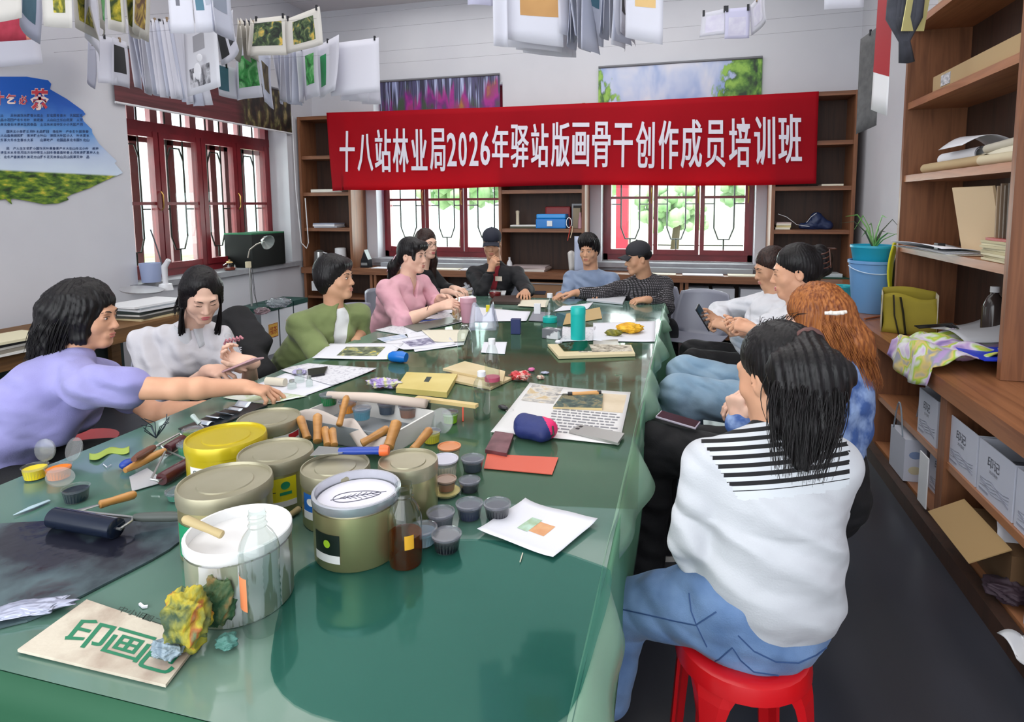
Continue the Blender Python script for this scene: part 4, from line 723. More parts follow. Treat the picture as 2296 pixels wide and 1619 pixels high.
f.body(e, SKP, .006); sdf_obj('dark_top', f.torso(.016)+f.sleeve(1, .018, 1.6, .012)+f.sleeve(-1, .018, 1.6, .012), .008, BLK, e); f.trousers(e, DKT); f.shoes(e, BLK, SOLE); f.H.face(e, LIPR)
Hh = f.H; P, d = hair_cap(Hh, [Hh.rc((.065, -.01, .03), (.08, -.03, -.16), .03, .045, .03), Hh.rc((.08, -.03, -.16), (.075, -.02, -.36), .045, .025, .03), Hh.rc((-.065, -.01, .03), (-.08, -.03, -.16), .03, .045, .03), Hh.rc((-.08, -.03, -.16), (-.075, -.0, -.34), .045, .02, .03), Hh.rc((0, -.08, 0), (0, -.1, -.28), .07, .05, .04)]); sdf_obj('long_hair', P, .0055, HBR, e, d)
b = B()
for q in (1, -1): b.tube([Hh.p(q*.033+.024*math.cos(a), .104, -.002+.018*math.sin(a)) for a in np.linspace(0, 6.283, 14)], .0012, 5); b.tube([Hh.p(q*.056, .102, .004), Hh.p(q*.076, .02, .002), Hh.p(q*.076, -.02, -.002)], .0012, 5)
b.tube([Hh.p(-.009, .106, 0), Hh.p(.009, .106, 0)], .0012, 5).make('glasses', mat('dark_glasses_frame', '1B1B1E', .3), e)
# ---- baseball cap builder
def cap(h, m, e, logo=None):
    c = sdf_obj('cap', [h.el(0, -.012, .058, .086, .100, .080, .02), h.el(0, -.012, .000, .12, .13, .034, .006, '-'), h.rc((0, -.012, .137), (0, -.012, .140), .007, None, .004)], .0045, m, e)
    B().sheet(lambda a, q: Vector(h.p(.072*math.sin((a-.5)*2.7)*(1+.05*q), .062+.028*math.cos((a-.5)*2.7)+q*.070*math.cos((a-.5)*2.3)**.6, .040-.010*q-.035*((a-.5)*2)**2*(.4+.6*q))), 16, 5, .003).make('cap_brim', m, c, smooth='all'); return c
# ---- man in the black jacket
e = person('person in a cap and black jacket over maroon, chin on fist', (-1.68, 5.0, 0)); h0 = V3(1103, 545, 4.98)
f = P_(h0, (.22, -.93, -.25), (-1.70, 5.05, .50), (.10, -1, 0), fem=False, lean_neck=V3(1112, 602, 5.0), sh=.19, shd=(-1, -.05, .0), hs=.98, wide=1.05)
f.arms[1] = (f.sR, V3(1082, 655, 4.72), V3(1102, 603, 4.80)); f.arms[-1] = (f.sL, V3(1182, 650, 4.80), V3(1178, 655, 4.62)); f.hand = {1: dict(d=(.35, -.15, .85), pn=(.5, .8, 0), curl=1.15, thumb=.9), -1: dict(d=(.25, -.9, -.05), pn=(0, 0, -1), curls=(.3, .7, .8, .8))}
f.leg(1, (-1.78, 4.72, .52), (-1.78, 4.65, .09), (-1.8, 4.45, .03)); f.leg(-1, (-1.56, 4.72, .52), (-1.56, 4.65, .09), (-1.55, 4.45, .03))
f.body(e, SKT, .0055); sdf_obj('maroon_tee', f.torso(.008, False)+[rc(f.neck-f.up*.03, f.neck, .066, .06, .02)], .008, MAR, e)
T = f.torso(.018, False)+f.sleeve(1, .018, 1.62, .018)+f.sleeve(-1, .018, 1.85, .014)+[rc(f.neck-f.up*.03, f.neck+f.up*.015, .074, .066, .02), ec(f.neck+f.fw*.10+f.up*.06, f.waist+f.fw*.20, (.045, .10), (.055, .08), f.shr, .006, '-')]
sdf_obj('black_jacket', T, .0065, NVB, e, folds(.006, 22, 3.4)); f.trousers(e, DKT); f.shoes(e, BLK, SOLE); f.H.face(e, iris=False); cap(f.H, mat('navy_cap_cloth', '1B1F2E', .8), e)
Hh = f.H; sdf_obj('hair', [Hh.el(0, -.03, .02, .081, .09, .06, .02), Hh.el(0, .09, 0, .1, .075, .14, .01, '-'), Hh.el(0, 0, .11, .2, .2, .07, .01, '-')], .005, HBK, e)
B().tube([f.arms[1][2]+(f.arms[1][1]-f.arms[1][2])*.16+np.array((.032*math.cos(a), .032*math.sin(a), .0)) for a in np.linspace(0, 6.28, 14)], .011, 6).make('wristband', BLK, e, smooth=True)
B().box(-.03, .03, -.001, .001, -.02, .02, frame(V3(1118, 625, 4.86), (1, 0, 0))).make('shirt_patch', mat('cream_patch', 'D9CFBE', .7), e)
# ---- man in grey blue
e = person('smiling person in a grey-blue sweatshirt with tousled short black hair', (-.82, 5.1, 0)); h0 = V3(1320, 560, 5.05)
f = P_(h0, (-.16, -.95, -.12), (-.80, 5.15, .50), (-.1, -1, 0), fem=False, lean_neck=V3(1326, 613, 5.08), sh=.175, shd=(-1, .05, 0), hs=.95)
f.arms[1] = (f.sR, V3(1272, 668, 4.95), V3(1255, 664, 4.72)); f.arms[-1] = (f.sL, np.array((-.58, 5.0, .80)), np.array((-.66, 4.76, .80))); f.hand = {1: dict(d=(-.1, -.9, -.1), pn=(0, 0, -1), curl=.3), -1: dict(d=(-.4, -.9, -.1), pn=(0, 0, -1), curl=.3)}
f.leg(1, (-.9, 4.78, .52), (-.9, 4.7, .09), (-.9, 4.5, .03)); f.leg(-1, (-.7, 4.78, .52), (-.7, 4.7, .09), (-.7, 4.5, .03))
f.body(e, SKT, .0055); T = f.torso(.014, False)+f.sleeve(1, .018, 1.85, .016)+f.sleeve(-1, .018, 1.85, .016)+[rc(f.neck-f.up*.03, f.neck+f.up*.006, .072, .062, .02)]
sdf_obj('sweatshirt', T, .0065, GRB, e, folds(.006, 22, 4.4)); f.trousers(e, DKT); f.shoes(e, BLK, SOLE); f.H.face(e)
Hh = f.H; P, d = hair_cap(Hh, [Hh.rc((.045, .055, .085), (-.045, .055, .09), .032, None, .03), Hh.el(.02, -.02, .10, .07, .08, .05, .03)], thick=1.08, amp=.005, dens=24); sdf_obj('hair', P, .005, HBK, e, d)
# ---- man in the checked jacket
e = person('person in a dark cap and checked jacket stretching an arm over the table', (-.35, 4.95, 0)); h0 = V3(1430, 578, 4.80)
f = P_(h0, (-.90, -.38, -.16), (-.28, 5.02, .50), (-.25, -.97, 0), fem=False, lean_neck=V3(1446, 628, 4.86), sh=.20, shd=(-.95, .1, 0), hs=1.0, wide=1.12)
f.sR = V3(1388, 648, 4.86); f.sL = V3(1490, 640, 4.92)
f.arms[1] = (f.sR, V3(1345, 660, 4.72), V3(1292, 657, 4.62)); f.arms[-1] = (f.sL, V3(1492, 690, 4.72), V3(1450, 672, 4.55)); f.hand = {1: dict(d=(-.95, -.2, -.08), pn=(0, 0, -1), curl=.2), -1: dict(d=(-.9, -.25, -.05), pn=(-.1, .2, -.9), curl=.55)}
f.leg(1, (-.42, 4.78, .52), (-.42, 4.75, .09), (-.42, 4.55, .03)); f.leg(-1, (-.12, 4.85, .52), (-.08, 4.8, .09), (-.08, 4.6, .03))
f.body(e, SKT, .0055); T = f.torso(.020, False)+f.sleeve(1, .020, 1.75, .018)+f.sleeve(-1, .022, 1.7, .020)+[rc(f.neck-f.up*.03, f.neck+f.up*.02, .074, .064, .02)]
sdf_obj('checked_jacket', T, .0065, plaid_mat(), e, folds(.006, 20, 5.4)); f.trousers(e, DKT); f.shoes(e, BLK, SOLE); f.H.face(e); cap(f.H, mat('charcoal_cap_cloth', '26262C', .8), e)
Hh = f.H; sdf_obj('hair', [Hh.el(0, -.03, .02, .081, .09, .06, .02), Hh.el(0, .09, 0, .1, .085, .14, .01, '-'), Hh.el(0, 0, .11, .2, .2, .07, .01, '-')], .005, HBK, e)
w = f.arms[-1][2]; wd = nrm(f.arms[-1][1]-w); b = B(); b.tube([w+wd*.03+np.array((.0, .031*math.cos(a), .031*math.sin(a))) for a in np.linspace(0, 6.28, 14)], .008, 6, flat=.4); b.ball(w+wd*.03+np.array((0, -.028, .016)), .016, .008, .016, 12); b.make('wristwatch', mat('steel', 'C4C6C9', .25, .9), e, smooth=True)
# ---- pair in white on the far side of the right bench
e = person('short-haired person in a white shirt with a phone, behind the hair claw', (.50, 3.8, 0)); h0 = V3(1728, 600, 3.80)
f = P_(h0, (-.93, -.25, -.30), (.52, 3.85, .50), (-.97, -.2, 0), fem=False, lean_neck=V3(1738, 672, 3.80), sh=.18, shd=(-.2, .97, 0), wide=1.08)
f.arms[1] = (f.sR, np.array((.22, 4.02, .80)), V3(1612, 722, 3.72)); f.arms[-1] = (f.sL, V3(1690, 790, 3.55), V3(1632, 735, 3.52)); f.hand = {1: dict(d=(-.85, -.4, .1), pn=(-.1, -.7, .4), curl=.6), -1: dict(d=(-.8, .3, .25), pn=(0, .3, -.7), curl=.9)}
f.leg(1, (.06, 3.98, .54), (.02, 3.98, .09), (-.15, 3.98, .03)); f.leg(-1, (.06, 3.72, .54), (.02, 3.72, .09), (-.15, 3.7, .03))
f.body(e, SKT, .006); sdf_obj('white_shirt', f.torso(.022, False)+f.sleeve(1, .026, 1.7, .022)+f.sleeve(-1, .028, 1.6, .022)+[rc(f.neck-f.up*.03, f.neck+f.up*.01, .072, .064, .02)], .0065, WSH, e, folds(.007, 24, 6.4)); f.trousers(e, BLK, .02); f.shoes(e, BLK, SOLE); f.H.face(e, iris=False)
P, d = hair_cap(f.H, thick=1.02); sdf_obj('hair', P, .0055, HBR, e, d)
e = person('person in a pale pleated shirt with black hair twisted up in a hair claw', (.55, 3.15, 0)); h0 = V3(1782, 608, 3.14)
f = P_(h0, (-.98, .06, -.16), (.60, 3.15, .50), (-.98, .1, 0), lean_neck=V3(1786, 700, 3.14), sh=.165, shd=(.1, .99, 0), hs=1.03)
f.arms[1] = (f.sR, np.array((.32, 3.34, .80)), V3(1668, 742, 3.2)); f.arms[-1] = (f.sL, V3(1745, 830, 2.95), V3(1690, 740, 2.98)); f.hand = {1: dict(d=(-.8, -.3, .1), pn=(0, -.5, .5), curl=.8), -1: dict(d=(-.85, .2, .25), pn=(0, .4, -.7), curl=.9)}
f.leg(1, V3(1535, 838, 3.25), np.array((.03, 3.25, .09)), np.array((-.15, 3.25, .03))); f.leg(-1, V3(1522, 885, 2.98), np.array((.03, 3.0, .09)), np.array((-.15, 3.0, .03)))
f.body(e, SK, .0055); sdf_obj('pleated_shirt', f.torso(.018)+f.sleeve(1, .026, 1.4, .022)+f.sleeve(-1, .028, 1.55, .024)+[rc(f.neck-f.up*.03, f.neck+f.up*.0, .068, .06, .02)], .006, WSH, e, lambda X: .0025*np.sin(X @ np.array((90., 60, 90)))+folds(.006, 20, 7.4)(X)); f.trousers(e, DENL, .035, .007, disp=folds(.008, 17, 2.2)); f.shoes(e, BLK, SOLE); f.H.face(e, LIPR, iris=False)
Hh = f.H; P, d = hair_cap(Hh, [Hh.rc((0, -.11, .05), (0, -.125, .0), .045, .04, .025), Hh.rc((0, -.12, .08), (0, -.14, .05), .03, .03, .02)]); sdf_obj('hair', P, .005, HBK, e, d)
b = B()
for q in (-1, 1):
    for k in range(4): b.tube([Hh.p(q*.035, -.15-.0*k, .075-.022*k), Hh.p(q*.05, -.135, .07-.022*k), Hh.p(q*.035, -.105, .065-.022*k)], .0035, 6)
    b.tube([Hh.p(q*.012, -.185, .08), Hh.p(q*.035, -.155, .085), Hh.p(q*.035, -.15, -.0)], .004, 6)
b.make('hair_claw', mat('tortoiseshell', '4A2A20', .25), e, smooth=True)
# ---- woman with auburn hair and denim jacket
e = person('person with long auburn hair in a blue patterned denim jacket', (.50, 2.35, 0)); h0 = V3(1826, 718, 2.42)
f = P_(h0, (-.86, .48, -.20), (.50, 2.32, .50), (-.93, .36, 0), lean_neck=V3(1842, 828, 2.36), sh=.165, shd=(.40, .90, 0), hs=1.03, wide=1.05)
f.arms[1] = (f.sR, np.array((.42, 2.62, .80)), np.array((.28, 2.66, .66))); f.arms[-1] = (f.sL, V3(1790, 1010, 2.15), V3(1655, 945, 2.12)); f.hand = {1: dict(d=(-.6, -.3, .0), pn=(0, 0, -1), curl=.5), -1: dict(d=(-.15, .05, 1.0), pn=(.5, .5, 0), curl=1.1)}
f.leg(1, V3(1478, 990, 2.52), np.array((-.10, 2.5, .1)), np.array((-.28, 2.5, .03))); f.leg(-1, V3(1462, 1000, 2.28), V3(1448, 1255, 2.28), V3(1392, 1290, 2.3))
f.body(e, SKP, .0055); T = f.torso(.026)+f.sleeve(1, .03, 1.7, .024)+f.sleeve(-1, .03, 1.95, .022)+[rc(f.neck-f.up*.06-f.fw*.03, f.neck-f.up*.0-f.fw*.05, .075, .085, .03), rc(f.neck-f.up*.10-f.fw*.085, f.neck-f.up*.20-f.fw*.095, .06, .045, .04), rc(V3(1895, 880, 2.36), V3(1905, 945, 2.34), .085, .07, .05)]
sdf_obj('denim_jacket', T, .006, mat('printed_denim', '3F5F9E', .8, col2='8FA8D4', scale=16, bump=.2, bscale=120, contrast=(.42, .62)), e, folds(.007, 20, 8.4)); f.trousers(e, BLK, .03, .008); f.shoes(e, mat('black_canvas', '1A1A1E', .8), SOLE)
sh = [o for o in e.children if o.name.startswith('shoe')]
an = f.legs[-1][2]; B().sheet(lambda a, c: Vector((an[0]-.045-.085*a, an[1]-.038+.07*c, .105-.05*a+.018*math.sin(c*3.14))), 6, 8, .006).make('white_tongue', SOLE, e, smooth='all')
Hh = f.H; P, d = hair_cap(Hh, [Hh.rc((.0, -.06, .0), (.02, -.085, -.10), .08, .085, .04), Hh.rc((.02, -.085, -.10), (.03, -.10, -.20), .082, .055, .04), Hh.rc((-.065, .0, .03), (-.07, -.01, -.06), .03, .035, .03)], thick=1.08, amp=.003, dens=40); hr = sdf_obj('auburn_hair', P, .0055, HRED, e, lambda X: d(X)+.003*wav(X, 80, 1.0)); st, md, en = [], [], []; rr = random.Random(31)
for k in range(380):
    a = rr.uniform(1.1, 5.2); st.append(Hh.p(.07*math.sin(a), .07*math.cos(a)-.02, .10)); md.append(Hh.p(.115*math.sin(a), .10*math.cos(a)-.055, .0)); en.append(Hh.p(.085*math.sin(a)+.02, .075*math.cos(a)-.10, -rr.uniform(.14, .26)))
strands('lock', HRED, hr, None, lockset(st, en, md, 12, .009, 3), .0019)
b = B(); c0 = np.array(at(1874, 701, 2.265)); b.tube([c0+(-.035, 0, -.003), c0+(.0, -.012, 0), c0+(.033, 0, .004)], [.006, .008, .006], 8); b.ball(c0+(-.018, -.012, .001), .009, .006, .008, 8); b.ball(c0+(.018, -.010, .002), .009, .006, .008, 8); b.make('hair_clip', mat('pearl_white', 'F1EBE0', .3), e, smooth=True)
# ================================================================ seats and the long table
def grey_chair_(x, y, rz, label):
    e = empty('shell_chair', (x, y, 0), label, 'chair', 'grey shell chairs around the table'); M = TR(x, y, 0, rz); gp = mat('grey_plastic_shell', '8C8E9C', .4)
    def sh(a, c):   # a across, c from the front of the seat up the back
        w = (a-.5)*2; s = c
        if s < .5: t = s/.5; yy = .22-.40*t; z = .45-.015*math.sin(t*3.14)+.05*abs(w)**3*t; xx = w*(.215+.015*t)
        else: t = (s-.5)/.5; yy = -.18-.06*math.sin(t*1.6)-.02*t+.10*abs(w)**2.2*(1-.25*t); z = .45+.05*abs(w)**3*(1-t)+.36*t-.02*w*w*t; xx = w*(.23+.012*math.sin(t*3.14)-.035*t*t)
        return M @ Vector((xx, yy, z))
    B().sheet(sh, 16, 22, .008).make('shell', gp, e, smooth='all'); lg = mat('dark_metal_leg', '2A2B30', .4, .6)
    for sx in (-1, 1):
        for sy in (-1, 1): B().tube([M @ Vector((sx*.14, sy*.12, .435)), M @ Vector((sx*.21, sy*.20, 0))], .011, 8).make('leg', lg, e, smooth=True)
    return e
def place(proto, pos, rz, label):
    """another chair: the first one and each of its parts copied, then set down and turned"""
    c = copy_tree(proto); c.location = pos; c.rotation_euler[2] = rz; c['label'] = label; return c
ch0 = grey_chair_(0, 0, 0, 'empty grey shell chair between the checked jacket and the white shirt')
for pos, rz, l in (((-2.10, 3.72, 0), -R90-.2, 'grey shell chair under the person in pink, its back edge showing'), ((-2.30, 4.5, 0), -R90, 'grey shell chair under the long-haired person with glasses'), ((-1.70, 5.10, 0), math.pi, 'grey shell chair under the person in the open black jacket'), ((-.80, 5.2, 0), math.pi, 'grey shell chair under the person in grey-blue'), ((-.26, 5.08, 0), math.pi, 'grey shell chair under the person in the checked jacket'), ((-2.46, 2.5, 0), -R90-.5, 'grey shell chair carrying the embroidered black jacket'), ((-2.58, 1.5, 0), -R90+.2, 'grey shell chair under the person in lavender')):
    place(ch0, pos, rz, l)
ch0.location = (.09, 4.82, 0); ch0.rotation_euler[2] = math.pi-.35
def stool(x, y, rz, label, col='D0141C'):
    e = empty('plastic_stool', (x, y, 0), label, 'stool'); M = TR(x, y, 0, rz); rd = mat('stool_plastic_'+col, col, .28)
    b = B(); b.lathe([(.0, .448), (.02, .450), (.12, .452), (.142, .452), (.152, .446), (.156, .43), (.158, .410), (.152, .410), (.148, .43), (.0, .435)], 32, M); b.make('seat', rd, e, smooth=True)
    for k in range(4):
        a = math.pi/4+k*R90; d = Vector((math.cos(a), math.sin(a), 0)); s = Vector((-d.y, d.x, 0)); b = B()
        def P(r, w, z): return M @ (d*r+s*w+Vector((0, 0, z)))
        vs, fs = [], []; L = [(.136, .066, .43), (.148, .046, .385), (.154, .034, .34), (.168, .030, .18), (.184, .028, .0)]
        for r, w, z in L: vs += [P(r, -w, z), P(r+.012, -w*.55, z), P(r+.012, w*.55, z), P(r, w, z), P(r-.006, w*.8, z), P(r-.0, 0, z), P(r-.006, -w*.8, z)]
        for i in range(len(L)-1):
            for j in range(7): fs.append((i*7+j, i*7+(j+1) % 7, (i+1)*7+(j+1) % 7, (i+1)*7+j))
        b.add(vs, fs+[tuple(range(6, -1, -1)), tuple(range(28, 35))]).make('leg', rd, e)
    b = B(); b.openlathe([(.146, .408), (.156, .408), (.156, .43), (.150, .43)], 32, M, 1, 1); b.make('apron', rd, e, smooth=True)
    return e
stool(.150, 1.445, .25, 'red plastic stool with tapering legs under the person with the ponytail')
for x, y, l in ((-2.20, 3.0, 'pale grey stool under the person in olive'), (.54, 3.85, 'pale grey stool under the white-shirted person with the phone'), (.60, 3.16, 'pale grey stool under the person with the hair claw'), (.40, 2.40, 'pale grey stool under the person with auburn hair')): stool(x, y, .5, l, 'A8A8B0')
e = tag(B().lathe([(.17, .0), (.16, .40), (.15, .46), (.0, .46)], 28, Matrix.Translation((-2.62, 2.02, 0))).make('red_stool', mat('dark_red_plastic', '9C1218', .35), smooth=True), 'dark red tub stool at the photo edge behind the person in lavender', 'stool')
# table
TX0, TX1, TY0, TY1, TZ = -1.78, -.15, .69, 4.66, .76
e = empty('work_table', ((TX0+TX1)/2, (TY0+TY1)/2, 0), 'long work table hidden under its green cover', 'table'); B().box(TX0+.05, TX1-.05, TY0+.05, TY1-.05, .70, .742).make('table_top', WDy, e)
for x in (TX0+.25, TX1-.25):
    for y in (TY0+.3, 2.7, TY1-.3): B().box(x-.03, x+.03, y-.03, y+.03, 0, .70).make('leg', mat('grey_metal_leg', '55565C', .5, .5), e)
def vinyl():
    m, nt, p, L = newmat('green_vinyl'); c = coord(nt, 'Object'); n = N(nt, 'TexNoise', in_Scale=1.1, in_Detail=3, in_Distortion=.4); L(c, n.inputs[0])
    L(ramp(nt, n.outputs[0], [(.33, '466A5E'), (.5, '58796B'), (.66, '7A9484')]), p.inputs['Base Color']); n2 = N(nt, 'TexNoise', in_Scale=5, in_Detail=5); L(c, n2.inputs[0]); r = N(nt, 'MapRange', i1=.4, i2=.65, i3=.10, i4=.26); L(n2.outputs[0], r.inputs[0]); L(r.outputs[0], p.inputs['Roughness'])
    b = N(nt, 'Bump', in_Strength=.08, in_Distance=.02); n3 = N(nt, 'TexNoise', in_Scale=3, in_Detail=2); L(c, n3.inputs[0]); L(n3.outputs[0], b.inputs['Height']); L(b.outputs[0], p.inputs['Normal']); p.inputs['Coat Weight'].default_value = .4; p.inputs['Coat Roughness'].default_value = .04; return m
VG = vinyl(); DG = mat('green_vinyl_drop', '4A8562', .55, col2='68A07E', scale=1.5, bump=.1, bscale=5)
def cover(a, c):
    """green cover: a runs across from one drop to the other, c along the table"""
    w = TX1-TX0+.02; s = -.30+a*(w+.66); y = TY0-.02+c*(TY1-TY0+.04); hem = .30+.03*math.sin(c*14)+(.10*math.exp(-((c-.80)*9)**2))
    if s < 0: return Vector((TX0-.01-.02*math.sin(c*20)*min(1, -s*5)**2*.5, y, .745+s))
    if s > w:
        t = (s-w)/.36; dz = hem*t*1.15; return Vector((TX1+.012+(.004*math.sin(c*26)+.006+.12*math.exp(-((c-.88)*8)**2))*t*(.4+.6*t), y, .745-dz))
    return Vector((TX0+s-.01, y, .745+.004*math.sin(min(s, w-s)*10)*(1 if min(s, w-s) < .15 else .9)))
e = empty('table_cover', (-1, 2.7, .4), 'green vinyl cover spread over the long table and hanging down its sides', 'tablecloth')
B().sheet(cover, 96, 110, .003).make('vinyl', [DG], e, smooth='all')
B().sheet(lambda a, c: (TX0-.01+(TX1-TX0+.02)*a, TY0-.022-(.10*c if c > .0 else 0)*0-.018*math.sin(c*3)+.004*math.sin(a*19)*c, .748-.50*c), 50, 8, .002)  .make('front_drop', mat('green_vinyl_shaded', '26523A', .6, col2='2E6044', spec=.2, scale=1.5, bump=.1, bscale=5), e, smooth='all')  # same green cover, its front drop coloured darker as the shaded side
e = empty('glass_table_sheet', (-1, 2.7, .755), 'thick shiny clear vinyl sheet lying on the green table cover', 'table protector')
B().box(TX0-.012, TX1+.004, TY0-.024, TY1+.02, .7505, .7515).make('green_underlay', VG, e)
B().sheet(lambda a, c: (TX1-.004+.012*a+.028*a*(1+math.sin(c*31)+.5*math.sin(c*77)), TY0-.0+(TY1-TY0)*c, .7535-.0*a-.085*a*a-.006*math.sin(c*60)*a), 5, 200, .0015).make('rippled_edge', clear('clear_vinyl_edge', 'CFE6D8', .28, .30, .50, 'A9CDB6'), e, smooth='all')
TZ = .7525
# loose clear sheets over the near end
def flat_outline(name, pts, z, m, label, cat, th=.0012):
    b = B(); b.prism([tuple(atz(u, v, z)[:2]) for u, v in pts], th, Matrix.Translation((0, 0, z))); return tag(b.make(name, m), label, cat)
def rounded(pts, r=3):
    out = []; n = len(pts)
    for i in range(n):
        p0, p1, p2, p3 = [np.array(pts[(i+k-1) % n], float) for k in range(4)]
        for j in range(r): t = j/r; out.append(tuple(.5*((2*p1)+(-p0+p2)*t+(2*p0-5*p1+4*p2-p3)*t*t+(-p0+3*p1-3*p2+p3)*t**3)))
    return out
flat_outline('clear_plastic_mat', rounded([(700, 1262), (900, 1215), (1150, 1215), (1330, 1262), (1372, 1300), (1340, 1430), (1275, 1600), (1150, 1640), (900, 1640), (700, 1600), (615, 1530), (612, 1440), (640, 1330)]), TZ+.0004, clear('smoky_green_plastic', 'D2E8E4', .8, .06, .12, '3E8078'), 'rounded transparent mat at the near end of the table beside the empty bottle', 'mat')
flat_outline('clear_plastic_mat', [(560, 880), (1000, 700), (1220, 690), (1440, 770), (1430, 1142), (1110, 1128), (700, 1020)], TZ, clear('pale_plastic', 'EEF2EC', .6, .05), 'large squarish transparent mat under the cans and the newspaper print', 'mat')
inkm = mat('dark_ink_slab', '1C1D28', .12, col2='5E7478', scale=3.6, bump=.2, bscale=14, contrast=(.44, .66), detail=6)
flat_outline('inking_slab', rounded([(-260, 1190), (-60, 1180), (90, 1172), (270, 1160), (385, 1168), (412, 1195), (380, 1235), (240, 1310), (120, 1370), (20, 1405), (-200, 1430)]), TZ+.0006, inkm, 'oval slab smeared with dark ink at the table corner under the roller', 'inking slab', .004)
# ================================================================ things on the table
GOLD = mat('lacquered_tin', 'D0C694', .30, .8, col2='C2B786', scale=3); LID = mat('dull_tin_lid', 'B2AC94', .38, .6, col2='A39D84', scale=6, bump=.05, bscale=25); YLW = mat('yellow_lacquer', 'C9B31E', .28, .3); STEEL = mat('brushed_steel', 'B9BAB8', .3, .85)
WOODH = mat('varnished_handle', 'C08A4A', .3, col2='A9743A', scale=12, stretch=(1, 1, 6)); PAP = mat('white_paper', 'DFDFE6', .8); PAPC = mat('cream_paper', 'DDD6C2', .8); BLKP = mat('black_plastic', '17181C', .3)
def ellipse_top(u, v, h): return atz(u, v, TZ+h)
def can(u, v, r, h, m, lm, label, lidr=1.03, content=None, band=None, ang=-1.75):
    c = ellipse_top(u, v, h); c.z = TZ; ang = math.atan2(-c.y, -c.x); e = empty('ink_can', c, label, 'can', 'ink cans on the near end of the table'); M = Matrix.Translation(c)
    b = B(); b.lathe([(r*.97, 0), (r, .004), (r, h*.80), (r*1.0, h-.024)], 40, M); b.make('tin_body', m, e, smooth=True)
    if content is None:
        b = B(); R = r*lidr; b.lathe([(r*.9, h-.034), (R, h-.032), (R*1.01, h-.018), (R, h-.004), (R*.985, h), (R*.955, h), (R*.94, h-.006), (R*.60, h-.0065), (R*.58, h-.004), (0, h-.004)], 44, M); b.make('lid', lm, e, smooth=True)
    else:
        b = B(); b.openlathe([(r, h-.020), (r*1.02, h-.017), (r*1.02, h-.002), (r, h), (r*.95, h), (r*.94, h-.03), (r*.93, h-.05)], 40, M); b.make('rim', lm, e, smooth=True)
        b = B(); b.lathe([(0, h-.022), (r*.945, h-.022)], 40, M); b.make('ink_surface', content, e)
    if band:
        for nm, a0, a1, z0, z1, mm in band:
            b = B(); n = 14; b.sheet(lambda a, q: c+Vector((math.cos(ang+a0+(a1-a0)*a)*(r*1.006+.0001*len(nm)), math.sin(ang+a0+(a1-a0)*a)*(r*1.006+.0001*len(nm)), h*(z0+(z1-z0)*q))), n, 1, .0006); b.make(nm, mm, e)
    return e, c
def canwrite(e, c, r, h, txt, a0, a1, z0, z1, m, ang=-1.75):
    ang = math.atan2(-c.y, -c.x)
    b = B(); write(b, txt, lambda a, q: c+Vector((math.cos(ang+a0+(a1-a0)*a)*(r*1.006+.0022), math.sin(ang+a0+(a1-a0)*a)*(r*1.006+.0022), h*(z0+(z1-z0)*q))), .01); b.make('print', m, e)
WP = mat('white_label', 'E4E4E0', .5); GP = mat('green_label', '1C8A5E', .45); YP = mat('yellow_label', 'E0D21C', .45); BP_ = mat('blue_label', '1F66B8', .45); KP = mat('black_label', '14201A', .4); GRN = mat('lime_dot', '9CC22A', .5); DGR = mat('dark_print', '22332A', .6)
e, c = can(507, 975, .098, .135, YLW, YLW, 'yellow lacquered ink can with a white label', band=[('label', -1.05, .1, .12, .62, WP)]); canwrite(e, c, .098, .135, 'GIANT', -.92, -.4, .48, .57, DGR)
can(603, 935, .09, .10, GOLD, LID, 'gold tin behind the yellow can, topped by a plain lid', band=[('label', .1, 1.15, .2, .65, WP), ('red_stripe', .6, 1.1, .45, .62, mat('red_label', 'C4202A', .5))])
e, c = can(505, 1075, .094, .15, GOLD, LID, 'gold tin with a green band and a smudged lid in front of the yellow can', band=[('label', -1.3, .7, .10, .58, GP)]); canwrite(e, c, .094, .15, 'ANGEL', -.95, .0, .26, .44, DGR)
e, c = can(618, 1010, .088, .13, GOLD, LID, 'gold tin with a bright yellow label and black EL letters', band=[('label', -.45, .50, .25, .70, YP), ('label_foot', -.45, .50, .14, .25, WP)]); canwrite(e, c, .088, .13, 'EL', -.40, -.05, .44, .56, DGR); canwrite(e, c, .088, .13, '●', .08, .32, .48, .63, GP); canwrite(e, c, .088, .13, '■', .05, .36, .37, .43, GP)
e, c = can(752, 1042, .078, .13, GOLD, LID, 'gold tin with a blue and white label under the blue-handled scraper', band=[('label', -1.15, .1, .36, .68, BP_), ('label_foot', -1.15, .1, .22, .36, WP)]); canwrite(e, c, .078, .13, '●', -.95, -.62, .48, .62, WP)
can(915, 1030, .070, .13, GOLD, LID, 'smaller gold tin with a wax-stained lid behind the tea-coloured bottle')
e, c = can(800, 1093, .092, .14, GOLD, mat('silvered_rim', 'C9CBD2', .25, .7), 'open gold tin covered by a round paper with a leaf drawing', content=mat('grey_ink_paste', '8A8C98', .6), band=[('label', -1.15, -.42, .27, .58, KP), ('label_foot', -1.15, -.42, .15, .27, WP)])
canwrite(e, c, .092, .14, '●', -.82, -.64, .38, .50, GRN); b = B(); b.lathe([(0, .1195), (.084, .1195), (.084, .120), (0, .1203)], 36, Matrix.Translation(c)); dsc = b.make('paper_disc', mat('white_disc_paper', 'E2E0EA', .8), e)
b = B(); M = frame(c+Vector((.0, .0, .1210)), (.86, .5, 0))
lf = [M @ Vector((.050*math.cos(t)*1.0, .022*math.sin(t)*(1-.3*math.cos(t)), 0)) for t in np.linspace(0, 6.283, 30)]; b.tube(lf, .0007, 4); b.tube([M @ Vector((-.055, -.004, 0)), M @ Vector((0, .002, 0)), M @ Vector((.062, .004, 0))], .0006, 4)
